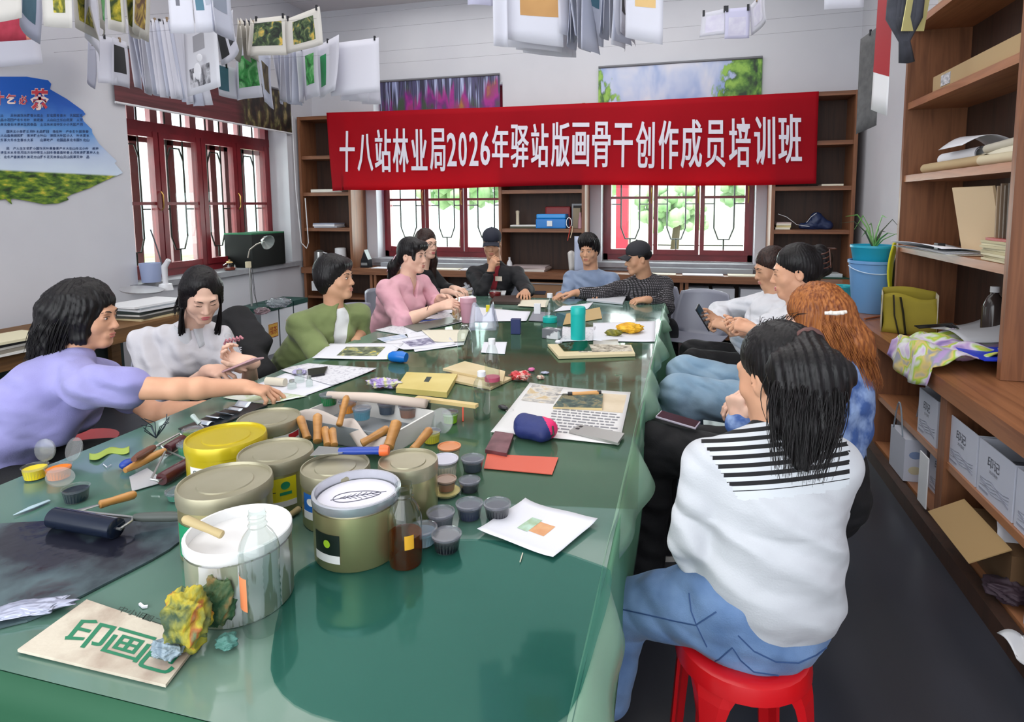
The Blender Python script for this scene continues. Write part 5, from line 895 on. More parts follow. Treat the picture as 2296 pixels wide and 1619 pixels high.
for k in range(7): x = -.035+.011*k; b.tube([M @ Vector((x, 0, 0)), M @ Vector((x+.012, .015*(1-abs(k-3)/5), 0))], .0005, 4); b.tube([M @ Vector((x, 0, 0)), M @ Vector((x+.012, -.015*(1-abs(k-3)/5), 0))], .0005, 4)
b.make('leaf_drawing', mat('pencil_grey', '4A4A58', .7), dsc)
can(535, 1183, .093, .14, mat('paint_run_tin', 'A9AE98', .3, .55, col2='E8E8E8', scale=34, stretch=(1, 1, .14), contrast=(.54, .57)), mat('white_paint_wet', 'EDEDEC', .25), 'open tin full of white paint with white drips down its side', content=mat('white_paint_pool', 'E6E4E2', .2), lidr=1.03)
# bottles
def bottle(u, v, prof, m, label, cat='bottle', cap=None, liquid=None, n=28, z=None):
    c = atz(u, v, z or TZ); e = empty('bottle', c, label, cat); M = Matrix.Translation(c); B().openlathe(prof, n, M).make('bottle_wall', m, e, smooth=True)
    if liquid: lp, lm = liquid; B().lathe(lp, n, M).make('liquid', lm, e, smooth=True)
    if cap: B().lathe(cap[0], 20, M).make('cap', cap[1], e, smooth=True)
    return e, c
PET = clear('clear_pet', 'F0F5F3', 1.5, .04, .015, 'E6ECEC'); GLS = clear('clear_glass', 'ECF3F0', 1.6, .03)
ribs = [(.0315+(.0012 if k % 2 else 0), .02+.0065*k) for k in range(14)]
e, c = bottle(590, 1412, [(0, .004), (.02, 0), (.030, .004), (.0325, .014)]+ribs+[(.033, .125), (.034, .15), (.031, .165), (.024, .180), (.016, .190), (.0145, .193), (.0165, .197), (.0145, .200), (.0135, .205), (.015, .208), (.0135, .211), (.0155, .214), (.0135, .218), (.0135, .224), (.0125, .224)], PET, 'empty clear plastic bottle without a cap at the near end of the table')
B().sheet(lambda a, q: c+Vector((.0335*math.cos(-2.6+1.0*a), .0335*math.sin(-2.6+1.0*a), .055+.06*q)), 8, 1).make('bottle_print', mat('faint_orange_print', 'E88A5A', .5), e)
tea = clear('tea_liquid', 'E09848', .4, .03, .10, 'A04A10')
e, c = bottle(910, 1262, [(0, .002), (.028, 0), (.034, .004), (.0355, .02), (.0355, .098), (.033, .115), (.024, .132), (.0185, .140), (.017, .146), (.020, .149), (.018, .153), (.0175, .160), (.0185, .163), (.0175, .167), (.0175, .174), (.016, .174)], GLS, 'clear bottle half full of tea-coloured liquid beside the open tin', liquid=([(0, .003), (.033, .003), (.0345, .02), (.0345, .068), (0, .068)], tea))
B().sheet(lambda a, q: c+Vector((.036*math.cos(-1.15+.55*a), .036*math.sin(-1.15+.55*a), .048+.03*q)), 6, 1).make('yellow_stamp', mat('amber_print', 'D8A22A', .5), e)
wcap = mat('white_cap', 'E4E5E8', .4)
bottle(1081, 938, [(0, .002), (.026, 0), (.030, .004), (.031, .03), (.029, .07), (.031, .10), (.031, .115), (.026, .132), (.016, .150), (.0135, .155), (.0135, .165)], PET, 'clear water bottle with a white cap standing in front of the newsprint', cap=([(.0, .152), (.0145, .152), (.0148, .154), (.0145, .170), (.0, .171)], wcap), liquid=([(0, .003), (.028, .003), (.029, .03), (.028, .07), (.029, .10), (0, .10)], clear('water', 'E4EEEC', .6, .03)))
bottle(1104, 868, [(0, .002), (.028, 0), (.031, .004), (.031, .10), (.030, .12), (.022, .155), (.015, .175), (.013, .185), (.013, .20)], PET, 'taller clear bottle with a white cap and pink band beside the candy wrappers', cap=([(.0, .180), (.0145, .180), (.0145, .203), (.0, .204)], wcap), liquid=([(.0318, .028), (.0318, .045)], mat('pink_band', 'C0506E', .5)))
bottle(1043, 812, [(0, .002), (.030, 0), (.035, .004), (.036, .03), (.036, .11), (.034, .14), (.024, .160), (.015, .170), (.014, .178), (.0, .18)], GLS, 'clear ribbed bottle between the blue object and the white card', liquid=([(0, .003), (.033, .003), (.033, .022), (0, .022)], MATS['water']))
e, c = bottle(1233, 722, [(.040, .03), (.036, .05), (.031, .09), (.027, .12), (.022, .135), (.017, .145), (.017, .16)], GLS, 'clear flask with a turquoise base and white stopper', cap=([(.0, .158), (.018, .158), (.018, .185), (.0, .186)], wcap)); B().lathe([(0, 0), (.046, 0), (.047, .004), (.046, .034), (.040, .036), (0, .036)], 24, Matrix.Translation(c)).make('base', mat('turquoise_plastic', '12B8B0', .4), e, smooth=True)
c = atz(1296, 762, TZ); e = empty('tumbler', c, 'tall turquoise tumbler standing on the table', 'tumbler'); B().lathe([(0, 0), (.036, 0), (.041, .004), (.041, .14), (.042, .146)], 30, Matrix.Translation(c)).make('cup_body', MATS['turquoise_plastic'], e, smooth=True); B().lathe([(.042, .146), (.042, .178), (.038, .186), (0, .188)], 30, Matrix.Translation(c)).make('lid', MATS['turquoise_plastic'], e, smooth=True)
c = atz(1050, 722, TZ); e = empty('cup', c, 'pink lidded paper cup in the clear wrapper', 'cup'); B().lathe([(0, 0), (.042, 0), (.052, .13)], 26, Matrix.Translation(c)).make('cup_body', mat('dusty_pink_card', 'C490A0', .6), e, smooth=True); B().lathe([(.054, .128), (.055, .136), (.052, .160), (.0, .162)], 26, Matrix.Translation(c)).make('lid', mat('pink_lid', 'C896A4', .4), e, smooth=True)
wrap_m = clear('clear_film', 'EEF0F6', 1.6, .12, .26, 'DCE0F0')
c = atz(1082, 735, TZ); tag(B().sheet(lambda a, q: c+Vector(((.10+.02*math.sin(a*14))*math.cos(-2.2+3.0*a)*(1-.25*q), (.10+.02*math.sin(a*9+2))*math.sin(-2.2+3.0*a)*(1-.25*q), .17*q*(.75+.25*math.sin(a*13)))), 26, 8, .0008).make('plastic_wrapper', wrap_m, smooth='all'), 'crinkled clear plastic wrapper open around the pink cup', 'wrapper')
# small lidded paint pots
def pot(u, v, col, label, r=.029, h=.032, lid='closed', lc=None, z=None, rim=None):
    c = atz(u, v, z or TZ); e = empty('paint_pot', c, label, 'pot', 'small plastic paint pots'); M = Matrix.Translation(c); cm = mat('pot_'+col, col, .25)
    B().openlathe([(0, 0.0005), (r*.80, 0), (r*.82, .002), (r*.99, h-.002), (r*1.06, h), (r*1.06, h+.002), (r*.96, h+.001), (r*.80, .004), (0, .004)], 26, M).make('pot_wall', clear('pot_shell', 'F0F2F2', .8, .08, .05, 'D8DADC'), e, smooth=True)
    B().lathe([(0, .003), (r*.83, .003), (r*.965, h*.84), (r*.5, h*.80), (0, h*.78)], 24, M).make('paint', cm, e, smooth=True)
    lm = clear('pot_lid', 'E8EAEE', 1.0, .12, .16, 'B8BAC4') if lc is None else mat('lid_'+lc, lc, .3)
    if lid == 'closed': B().lathe([(r*1.0, h), (r*1.08, h+.001), (r*1.08, h+.005), (r*.95, h+.006), (r*.90, h+.003), (0, h+.003)], 26, M).make('lid', lm, e, smooth=True)
    elif lid: 
        d = Vector(lid[:3]); L = frame(c+d.normalized()*r*1.05+Vector((0, 0, h)), d, (0, 0, 1)); L = L @ Matrix.Rotation(-math.radians(lid[3] if len(lid) > 3 else 75), 4, 'Y')
        B().lathe([(r*1.05, -.002), (r*1.06, .003), (r*.95, .004), (0, .003)], 24, L @ Matrix.Translation((r*1.08, 0, 0)), 1, 1).make('lid', clear('lid_shell', 'EEF2F0', 1.2, .10, .10, 'D8D8DA'), e, smooth=True)
    return e
def Vl(*a): return a
for a in ((1115, 1160, '1C1E28', 'black paint pot beside the white stained paper, outermost of the dark pots'), (1053, 1160, '2A2E48', 'navy paint pot with a cloudy lid in front of the grey striped pot'), (989, 1180, '6E6C78', 'grey paint pot with a matt lid beside the glass bottle'), (1002, 1232, '14161E', 'black paint pot frontmost of the pots, next to the tea-coloured bottle'), (1060, 1054, '3A4250', 'slate paint pot standing next to the orange card'), (948, 1218, '8CB4C4', 'pale blue paint pot half hidden behind the tea-coloured bottle')):
    pot(a[0], a[1], a[2], a[3], .031)
pot(1053, 1100, '2C2C36', 'dark paint pot with a clear lid below the slate one', .027, .026); pot(997, 1075, 'C9C4B0', 'paint pot smeared white and black beside the small gold tin', .036, .055, lc='C8C6D2'); pot(1008, 1032, 'D4CBA8', 'cream pot with orange smears on its lid', .032, .04, lc='D08858')
e = pot(1001, 1108, 'E2D28C', 'shallow cream lid dish under the brown pot', .038, .012, lid=None); pot(1001, 1098, '8A5A44', 'small brown pot stacked on the cream lid dish', .025, .026, lc='A08878', z=TZ+.0125)
pot(80, 1072, 'E8D024', 'yellow paint pot with its clear lid standing open', .030, .034, lid=(-.15, 1, 0, 82)); pot(133, 1072, 'F07C10', 'orange paint pot with its clear lid standing open', .031, .034, lid=(.12, 1, 0, 70)); pot(172, 1122, '10202C', 'navy paint pot with its lid folded back near the roller', .030, .034, lid=(-.9, .1, 0, 35))
pot(424, 1022, '4FA87E', 'mint green pot wedged between the maroon roller and yellow can', .030, .036); pot(432, 985, '9CC038', 'lime smeared pot behind the mint one', .028, .03); pot(402, 1118, '5AA890', 'pale teal pot beside the tin with the green band', .030, .02)
pot(1010, 948, '8FCB1E', 'lime green pot at the corner of the white carton', .027, .036); pot(968, 992, 'E8D83A', 'yellow pot between the carton and the small gold tin', .028, .034)
tag(B().lathe([(0, .0), (.042, .002), (.045, .006), (.043, .008), (.0, .005)], 28, Matrix.Translation(atz(990, 965, TZ)+Vector((0, 0, .03))) @ Matrix.Rotation(1.1, 4, 'X')).make('clear_disc', clear('lid_shell', 'EEF2F0', 1.2, .10, .10, 'D8D8DA'), smooth=True), 'round clear plastic lid leaning against the lime green pot', 'lid')
# carton of tools
def flatbox(e, name, pts, z0, z1, m, th=.004): return None
c = atz(815, 968, TZ); A = math.radians(-10); M = TR(c.x, c.y, TZ, A); wc = mat('white_card', 'E2DFDA', .7); gc = mat('grey_card', '8F9498', .7)
e = empty('carton', c, 'low open white carton full of pots and wooden tool handles', 'box'); w, d, h = .20, .12, .062
B().box(-w, w, -d, d, 0, .003, M).make('carton_base', gc, e); B().box(-w, w, -d, -d+.003, 0, h, M).make('carton_side', gc, e); B().box(-w, w, d-.003, d, 0, h, M).make('carton_side', wc, e); B().box(-w, -w+.003, -d, d, 0, h, M).make('carton_side', wc, e); B().box(w-.003, w, -d, d, 0, h, M).make('carton_side', wc, e)
B().box(w, w+.004, -d, d, h-.075, h-.0, M).make('carton_flap', wc, e)
tag(B().sheet(lambda a, q: M @ Vector((-.21+.42*a, -.125+.05*math.sin(a*5)+.03*q, .066+.012*math.sin(a*13)-.035*(1-q))), 24, 4, .002).make('bag_strip', mat('wrinkled_paper_bag', 'C9BDB4', .8), smooth='all'), 'wrinkled pale paper folded over the front edge of the white carton', 'paper')
for u, v, col, l, lid in ((738, 908, '0F6E3A', 'deep green pot sitting on the pots of the carton', 'closed'), (812, 940, '5E9AB0', 'light blue pot inside the white carton', 'closed'), (868, 928, '3A4656', 'slate pot in the middle of the white carton', 'closed'), (915, 935, '8A6454', 'brown pot inside the white carton', 'closed'), (780, 925, 'E8902A', 'orange pot half buried inside the white carton', 'closed'), (950, 920, '2A1E28', 'near-black pot at the far corner of the white carton', 'closed')):
    pot(u, v, col, l, .030, .036, lid, z=TZ+.028 if v > 910 else TZ+.05)
tag(B().tube([atz(735, 885, TZ+.09), atz(840, 892, TZ+.088), atz(955, 905, TZ+.085)], [.012, .018, .016], 10).make('paper_roll', mat('soft_paper_roll', 'D2C0B2', .8), smooth='all'), 'crumpled pale paper roll laid across the back of the white carton', 'paper roll')
tag(B().box(-.12, .12, -.012, .012, 0, .012, frame(atz(1000, 905, TZ+.06), (1, -.12, 0))).make('ruler', mat('light_wood', 'D9BE82', .5)), 'light wooden ruler sticking out behind the white carton', 'ruler')
def handle(p, q, r, label, m=WOODH, blade=None, cat='tool', name='carving_tool'):
    p, q = Vector(p), Vector(q); d = (q-p); e = empty(name, p, label, cat)
    B().tube([p, p+d*.03, p+d*.3, p+d*.75, p+d*.93, q], [r*.65, r*.95, r*.85, r*1.0, r*1.0, r*.6], 12).make('handle', m, e, smooth=True)
    if blade: L, w, bm = blade; u = d.normalized(); B().tube([p-u*L, p-u*L*.35, p], [w, w*.6, r*.5], 8, flat=.25).make('blade', bm, e, smooth=True)
    return e
H = lambda u, v, z: atz(u, v, TZ+z)
for (p, q, r, l) in ((H(712, 992, .06), H(712, 930, .115), .014, 'upright wooden handle in the carton, just behind the tin with the yellow label'), (H(690, 985, .05), H(672, 935, .10), .013, 'upright pale wooden handle at the carton corner by the gold tins'), (H(760, 955, .07), H(778, 888, .14), .011, 'long wooden handle leaning up out of the white carton'), (H(735, 1000, .06), H(728, 960, .085), .012, 'short orange wooden handle in front of the upright ones'), (H(750, 1000, .06), H(745, 962, .085), .011, 'short cream wooden handle beside the orange one'), (H(810, 995, .05), H(872, 960, .085), .013, 'wooden handle lying low and slanted across the carton'), (H(870, 1005, .06), H(890, 945, .11), .017, 'thick brown wooden handle standing in the carton middle'), (H(925, 1010, .055), H(965, 962, .09), .013, 'brown wooden handle leaning out over the carton side')):
    handle(p, q, r, l)
# blue handled scraper across the cans
p, q = H(705, 1012, .142), H(872, 1010, .145); e = empty('scraper', p, 'scraper with a blue and orange handle lying across the ink cans', 'scraper')
d = (q-p).normalized(); s = Vector((-d.y, d.x, 0)); B().prism([(0, -.022), (.075, -.034), (.0, .0)], .001) if 0 else None
B().add([p+s*.030, p-s*.028, p+d*.075-s*.014, p+d*.075+s*.014]+[x+Vector((0, 0, .0015)) for x in (p+s*.030, p-s*.028, p+d*.075-s*.014, p+d*.075+s*.014)], [(3, 2, 1, 0), (4, 5, 6, 7), (0, 1, 5, 4), (1, 2, 6, 5), (2, 3, 7, 6), (3, 0, 4, 7)]).make('blade', STEEL, e)
B().tube([p+d*.062, p+d*.10, p+d*.15, q-d*.02], [.010, .012, .0115, .013], 12, flat=.8).make('handle', mat('blue_handle', '1C3E9A', .35), e, smooth=True); B().tube([q-d*.022, q-d*.01, q], [.0135, .0145, .011], 12).make('handle_end', mat('orange_handle_end', 'F0703A', .4), e, smooth=True)
# rollers, knives, left end
def roller(c0, c1, r, m, grip0, grip1, gm, label, gr=.011):
    c0, c1 = Vector(c0), Vector(c1); ax = (c1-c0).normalized(); e = empty('ink_roller', c0, label, 'ink roller'); B().tube([c0, c0+ax*.002, c1-ax*.002, c1], [r*.9, r, r, r*.9], 28).make('roller_drum', m, e, smooth=True)
    mid = (c0+c1)/2; g0, g1 = Vector(grip0), Vector(grip1); back = (g0-mid)-ax*((g0-mid) @ ax); back = back.normalized()*(r*1.35); B().tube([c0-ax*.008, c0-ax*.008+back, g0-(g1-g0)*.02, c1+ax*.008+back, c1+ax*.008], .0032, 8).make('roller_fork', STEEL, e, smooth=True)
    B().tube([c0-ax*.012, c1+ax*.012], .003, 8).make('axle', STEEL, e, smooth=True); B().tube([g0, g0+(g1-g0)*.2, g0+(g1-g0)*.7, g1], [gr*.7, gr, gr*1.1, gr*.7], 12).make('grip', gm, e, smooth=True)
roller(atz(120, 1160, TZ+.027), atz(262, 1185, TZ+.027), .023, mat('navy_rubber', '101A2C', .18), atz(300, 1160, TZ+.03), atz(420, 1158, TZ+.022), mat('grey_grip', '4A504C', .5), 'big dark rubber ink roller with a grey grip resting on the inking slab')
roller(atz(362, 1075, TZ+.02), atz(430, 1035, TZ+.02), .018, mat('maroon_rubber', '4A1C22', .25), atz(370, 1010, TZ+.03), atz(280, 1055, TZ+.022), WOODH, 'maroon ink roller with a wooden handle beside the mint green pot')
roller(atz(375, 1008, TZ+.02), atz(410, 985, TZ+.02), .016, MATS['maroon_rubber'], atz(345, 1003, TZ+.04), atz(300, 1030, TZ+.05), mat('brown_grip', '6A3A26', .4), 'second maroon roller with a dark brown grip, behind the first')
def palette_knife(p, q, r, m, tip, w, label): return handle(p, q, r, label, m, ((Vector(tip)-Vector(p)).length, w, STEEL), 'palette knife', 'palette_knife')
palette_knife(atz(222, 1132, TZ+.03), atz(305, 1108, TZ+.026), .011, WOODH, atz(160, 1150, TZ+.04), .012, 'palette knife with a honey wooden handle lying over the dark roller')
b = B(); e = empty('scraper', atz(330, 1075, TZ), 'broad scraper with a pale triangular blade and blue end near the wooden roller', 'scraper'); b.prism([tuple(atz(u, v, TZ+.003)[:2]) for u, v in ((290, 1070), (296, 1102), (372, 1080), (330, 1050))], .0015, Matrix.Translation((0, 0, TZ+.003))); b.make('blade', mat('pale_steel', 'D0D2D6', .35, .4), e); B().ball(atz(285, 1040, TZ+.014), .017, .022, .013).make('handle', MATS['blue_handle'], e, smooth=True)
tag(B().tube([atz(30, 1155, TZ+.004), atz(70, 1138, TZ+.006), atz(110, 1122, TZ+.004)], [.002, .009, .006], 8, flat=.3).make('palette_strip', mat('pale_blue_strip', 'A8BEC8', .5), smooth=True), 'pale blue plastic strip lying beyond the inking slab', 'strip')
tag(B().sheet(lambda a, q: atz(200+90*a, 1030-18*a-14*q+4*math.sin(a*9), TZ+.004+.004*math.sin(a*7)), 14, 5, .001).make('paper_scrap', mat('lime_paper', '9CB04A', .7), smooth='all'), 'crinkled lime green paper scrap beside the person in lavender', 'paper scrap')
handle(atz(500, 1200, TZ+.14), atz(410, 1162, TZ+.17), .008, 'wooden stirring stick leaning on the rim of the white paint tin', mat('raw_wood_stick', 'B8A476', .6), None, 'stick', 'stirring_stick')
handle(atz(640, 1162, TZ+.008), atz(672, 1140, TZ+.01), .008, 'pale wooden stub lying beside the tin with the yellow label', mat('raw_wood_stick', 'B8A476', .6), None, 'stick', 'wooden_stub')
# crumpled things
def crumple(name, u, v, rx, ry, rz, m, label, cat, seed, z=None, rot=0, f=55, amp=.18):
    c = atz(u, v, z or TZ); rr = np.random.RandomState(seed); ph = rr.rand(6)*6; bm = bmesh.new(); bmesh.ops.create_icosphere(bm, subdivisions=5, radius=1)
    cs, sn = math.cos(rot), math.sin(rot)
    for w in bm.verts:
        d = w.co.normalized(); q = np.array([d*f*.06]); k = 1-amp*abs(math.sin(d.x*3+ph[0]+1.4*math.sin(d.y*3+ph[1])))-amp*.8*abs(math.sin(d.y*4.5+ph[2]+1.5*math.sin(d.z*4+ph[3])))-amp*.4*abs(math.sin(d.z*11+ph[4]+2.5*math.sin(d.x*6)))
        x, y, zz = d.x*rx*k, d.y*ry*k, max(-.0, (d.z*.5+.5*1)*0+d.z*rz*k+rz*.86); w.co = (c.x+x*cs-y*sn, c.y+x*sn+y*cs, c.z+zz)
    bm.verts.index_update(); b = B(); b.add([w.co.copy() for w in bm.verts], [[w.index for w in fc.verts] for fc in bm.faces]); bm.free(); return tag(b.make(name, m, smooth='all'), label, cat)
def multi(name, stops, scale=9, rough=.7, detail=4, bump=.3):
    if name in MATS: return MATS[name]
    m, nt, p, L = newmat(name); n = N(nt, 'TexNoise', in_Scale=scale, in_Detail=detail, in_Distortion=.8); L(coord(nt, 'Object'), n.inputs[0]); L(ramp(nt, n.outputs[0], stops), p.inputs['Base Color']); p.inputs['Roughness'].default_value = rough
    n2 = N(nt, 'TexNoise', in_Scale=scale*6, in_Detail=3); L(coord(nt, 'Object'), n2.inputs[0]); b = N(nt, 'Bump', in_Strength=bump, in_Distance=.01); L(n2.outputs[0], b.inputs['Height']); L(b.outputs[0], p.inputs['Normal']); MATS[name] = m; return m
ragm = multi('paint_soaked_rag', [(.28, '16301F'), (.38, '3E5238'), (.46, '8A8A3A'), (.52, 'B8A62C'), (.57, 'A8602C'), (.63, '6E7850'), (.72, '263E32')], 16)
ragd = multi('paint_soaked_rag_dark', [(.3, '16221A'), (.45, '2E5A3A'), (.55, '5E7048'), (.62, '9A7A4A'), (.75, '20302A')], 22)
crumple('paint_rag', 428, 1458, .050, .042, .068, ragm, 'balled rag soaked in yellow and orange paint standing on the lettered board', 'rag', 3, z=TZ+.007)
crumple('paint_rag', 500, 1405, .040, .036, .066, ragd, 'balled rag soaked in dark green paint behind the yellow one', 'rag', 8)
crumple('paint_rag', 378, 1475, .034, .022, .020, multi('blue_grey_rag', [(.3, '5A6E7C'), (.5, '94A4AE'), (.65, '1E4A5C'), (.8, 'C2C6C4')], 26), 'small blue-grey paint rag at the foot of the yellow rag', 'rag', 12, z=TZ+.007)
crumple('crumpled_paper', 510, 1452, .024, .020, .014, mat('teal_paper', '4F8278', .6), 'small crumpled teal paper beside the empty plastic bottle', 'paper', 5)
crumple('crumpled_foil', 70, 1372, .085, .030, .010, mat('silver_grey_film', 'A8ACC0', .25, .3), 'crumpled silver-grey film on the edge of the inking slab', 'film', 6, z=TZ+.005, rot=.5)
crumple('candy_wrapper', 1166, 852, .066, .060, .024, multi('red_wrapper', [(.3, 'B01A22'), (.48, 'D83038'), (.55, 'E8D8C8'), (.62, 'C02A30'), (.72, '2E5A30')], 30, .3), 'crumpled red candy wrapper beside the tall clear bottle', 'wrapper', 9, amp=.30)
crumple('candy_wrapper', 1212, 850, .022, .02, .010, multi('cream_wrapper', [(.4, 'E8DCC8'), (.55, '9A5A4A'), (.65, 'E0D8C4')], 40, .35), 'small cream wrapper at the edge of the red ones', 'wrapper', 10)
crumple('candy_wrapper', 1192, 832, .020, .02, .009, mat('pink_wrapper', 'D86AA0', .3), 'small pink wrapper behind the red ones', 'wrapper', 14)
crumple('snack_wrapper', 862, 870, .100, .055, .026, multi('lilac_wrapper', [(.35, '8A6AB8'), (.48, 'C8B8DC'), (.56, 'D8DC8A'), (.68, 'A8B4C4')], 16, .3), 'crumpled lilac and lime snack wrapper behind the white carton', 'wrapper', 15, amp=.30)
crumple('rubber_glove', 1412, 746, .095, .085, .034, multi('yellow_cloth_m', [(.35, 'C88A14'), (.5, 'EDB92A'), (.65, 'F0C84A')], 12), 'bright yellow rubber glove crumpled on the papers', 'glove', 16, amp=.16)
crumple('plastic_sleeve', 1376, 754, .062, .030, .024, multi('olive_sleeve', [(.35, '5A5A14'), (.55, '8A8420'), (.7, 'B8A82A')], 16, .4), 'dark olive plastic sleeve lying in front of the yellow glove', 'sleeve', 17)
crumple('tissue', 1252, 772, .024, .018, .014, PAP, 'small crumpled tissue beside the turquoise tumbler', 'tissue', 18)
crumple('food_wrapper', 1026, 718, .044, .035, .062, multi('torn_pack', [(.35, 'C89A4A'), (.5, 'E8E0D4'), (.62, '8A5A3A'), (.75, 'E0D2BC')], 20, .5), 'torn white and tan food pack beside the pink cup', 'pack', 19)
# flat papers
def paper(pts, label, m=None, z=0.0, curl=.0, pic=None, cat='paper', name='paper_sheet', th=.0006, seed=0, thk=None, nu=14, nv=10):
    """pts: photo corners far-left, far-right, near-right, near-left on the table"""
    P = [atz(u, v, TZ+z) for u, v in pts]; z0 = TZ+z+(.0004+.00003*len(label))
    def F(a, q):
        p = (P[3]*(1-a)+P[2]*a)*(1-q)+(P[0]*(1-a)+P[1]*a)*q; e_ = max(0, abs(a-.5)*2-.55)**2+max(0, abs(q-.5)*2-.55)**2
        return Vector((p.x, p.y, z0+curl*(e_*2.2*(.6+.4*math.sin(seed+a*5+q*3))+.12*(1+math.sin(a*6+seed)*math.sin(q*5)))))
    b = B()
    if thk: b.sheet(lambda a, q: F(a, q)+Vector((0, 0, thk)), 2, 2, thk)
    else: b.sheet(lambda a, q: F(a, q)+Vector((0, 0, th)), nu, nv, th)
    o = b.make(name, m or PAP, smooth=False if thk else 'all'); tag(o, label, cat)
    top = (thk or th)+.0004
    for k, (nm, a0, a1, q0, q1, pm) in enumerate(pic or []): B().sheet(lambda a, q: F(a0+(a1-a0)*a, q0+(q1-q0)*q)+Vector((0, 0, top+.0003*k)), 10, 8).make(nm, pm, o, smooth='all')
    return o, F
flower = multi('yellow_flower_print', [(.35, '3A4430'), (.5, '6C7458'), (.58, '9CA47E'), (.66, 'D0B83A')], 24); greyp = multi('grey_engraving', [(.35, '5E5A78'), (.5, '9694AC'), (.62, 'C8C6D6')], 30, detail=6); txtm = multi('newsprint', [(.36, 'B4B2BC'), (.46, 'D6D5DA'), (.8, 'DDDCE0')], 60, .8, bump=.05)
paper([(740, 772), (905, 772), (872, 808), (700, 806)], 'art print of yellow flowers on dark green lying at the table edge', curl=.006, pic=[('picture', .27, .80, .2, .78, flower)], seed=1)
paper([(862, 768), (1000, 748), (1022, 775), (905, 788)], 'art print with a grey engraving partly under a cream sheet', curl=.008, pic=[('picture', .22, .68, .25, .8, greyp)], seed=2)
paper([(905, 735), (1048, 748), (1040, 775), (930, 790)], 'blank sheet poking out below the grey engraving', z=-.0, curl=.003, seed=4)
paper([(945, 742), (1052, 740), (1042, 768), (975, 768)], 'cream sheet lying over the grey engraving', PAPC, z=.004, curl=.006, seed=3)
paper([(840, 742), (1000, 700), (1040, 722), (905, 752)], 'printed form in front of the person in pink', txtm, curl=.004, seed=5)
paper([(885, 720), (925, 706), (975, 714), (905, 724)], 'folded white leaflet near the elbow of the person in pink', z=.006, curl=.01, seed=6)
paper([(955, 690), (1010, 680), (1040, 700), (985, 706)], 'white sheet under the forearm of the person in pink', curl=.003, seed=7)
paper([(905, 733), (1010, 712), (1030, 722), (935, 745)], 'grey magazine lying by the torn food pack', mat('grey_cover', '6A7068', .4), z=.003, thk=.004, seed=8, cat='magazine', name='magazine')
paper([(630, 832), (690, 816), (845, 830), (745, 868)], 'large white sheet with faint red marks behind the glass jars', txtm, curl=.008, seed=9)
paper([(560, 870), (640, 838), (760, 862), (680, 890)], 'white sheet under the small glass jars', curl=.003, seed=10)
paper([(500, 895), (560, 872), (690, 890), (600, 908)], 'pale green smeared sheet below the outstretched hand', multi('green_smear', [(.4, 'D8DCD4'), (.52, 'B8C8A0'), (.62, 'DCE0DC')], 14), curl=.004, seed=11)
paper([(690, 832), (735, 826), (728, 842), (692, 848)], 'dark phone lying on the large white sheet behind the jars', BLKP, z=.003, thk=.008, seed=0, cat='phone', name='phone')
o, F = paper([(1188, 862), (1414, 884), (1388, 1000), (1100, 972)], 'large printed newspaper sheet under the pencil case', curl=.006, m=mat('newspaper', 'DCDAD8', .8), seed=12, pic=[('sketch', .04, .35, .60, .97, multi('pencil_sketch', [(.38, 'A8A4A0'), (.5, 'D4CEC4'), (.6, 'C8B088')], 18)), ('photo', .62, .97, .55, .93, mat('sepia_photo', 'C9B79A', .7, col2='D8C8AE', scale=9))])
tl = B(); rr = random.Random(11)
for k in range(9):
    q = .50-.05*k; x = .38+.02*rr.random()
    while x < .93: w = .02+.05*rr.random(); tl.add([F(x, q)+Vector((0, 0, .002)), F(x+w, q)+Vector((0, 0, .002)), F(x+w, q+.018)+Vector((0, 0, .002)), F(x, q+.018)+Vector((0, 0, .002))], [(0, 1, 2, 3)]); x += w+.012
tl.make('text_lines', mat('grey_ink', '8A8A90', .8), o)
paper([(1262, 888), (1352, 888), (1350, 921), (1240, 918)], 'small wood block with a painted portrait print', mat('block_wood', 'D8C28E', .5), z=.002, thk=.008, pic=[('picture', .0, 1, .0, 1, multi('portrait_print', [(.35, '2E3E3C'), (.5, '4E5E54'), (.6, '8A7E5A'), (.7, '2A4A4A')], 28))], cat='block', name='print_block')
e = handle(atz(1278, 884, TZ+.014), atz(1346, 881, TZ+.014), .0095, 'carving gouge with a light wooden handle and black blade on the newspaper', mat('light_handle', 'D09A5C', .4), (.055, .0035, BLKP)); B().tube([atz(1273, 884, TZ+.014), atz(1283, 884, TZ+.014)], .0102, 10).make('black_ferrule', BLKP, e); B().tube([atz(1339, 881, TZ+.014), atz(1348, 881, TZ+.014)], .0105, 10).make('black_butt', BLKP, e)
paper([(1300, 958), (1400, 978), (1385, 1000), (1276, 972)], 'silver-grey phone face down on the corner of the newspaper', mat('satin_silver', 'A9A8A4', .35, .5), z=.004, thk=.008, pic=[('camera_lens', .05, .12, .65, .85, BLKP), ('camera_lens', .05, .12, .35, .52, BLKP)], cat='phone', name='phone')
# pencil case
c = atz(1205, 985, TZ); cs = np.array(c); P = [ec(cs+(-.050, .028, .036), cs+(.030, .010, .034), (.036, .036), (.034, .034), (0, 1, .0), .02), ec(cs+(-.045, .0, .028), cs+(.020, -.020, .028), (.028, .028), (.028, .026), (0, 1, 0), .02)]
e = empty('pencil_case', c, 'stuffed navy pencil case with a pink zip end on the newspaper', 'pencil case'); sdf_obj('case_body', P, .003, [mat('navy_fabric', '22306E', .6, col2='1B2760', scale=8, bump=.1, bscale=200), mat('hot_pink_fabric', 'E0286A', .6)], e, folds(.0016, 60, .4), mi=lambda C: ((C[:, 0]-c.x+.55*(C[:, 1]-c.y)+.35*(C[:, 2]-c.z)) > .047).astype(int)); B().tube([c+Vector((.045, -.018, .018)), c+Vector((.058, -.022, .03)), c+Vector((.052, -.01, .052))], .003, 6).make('zip_pull', MATS['dark_print'], e)
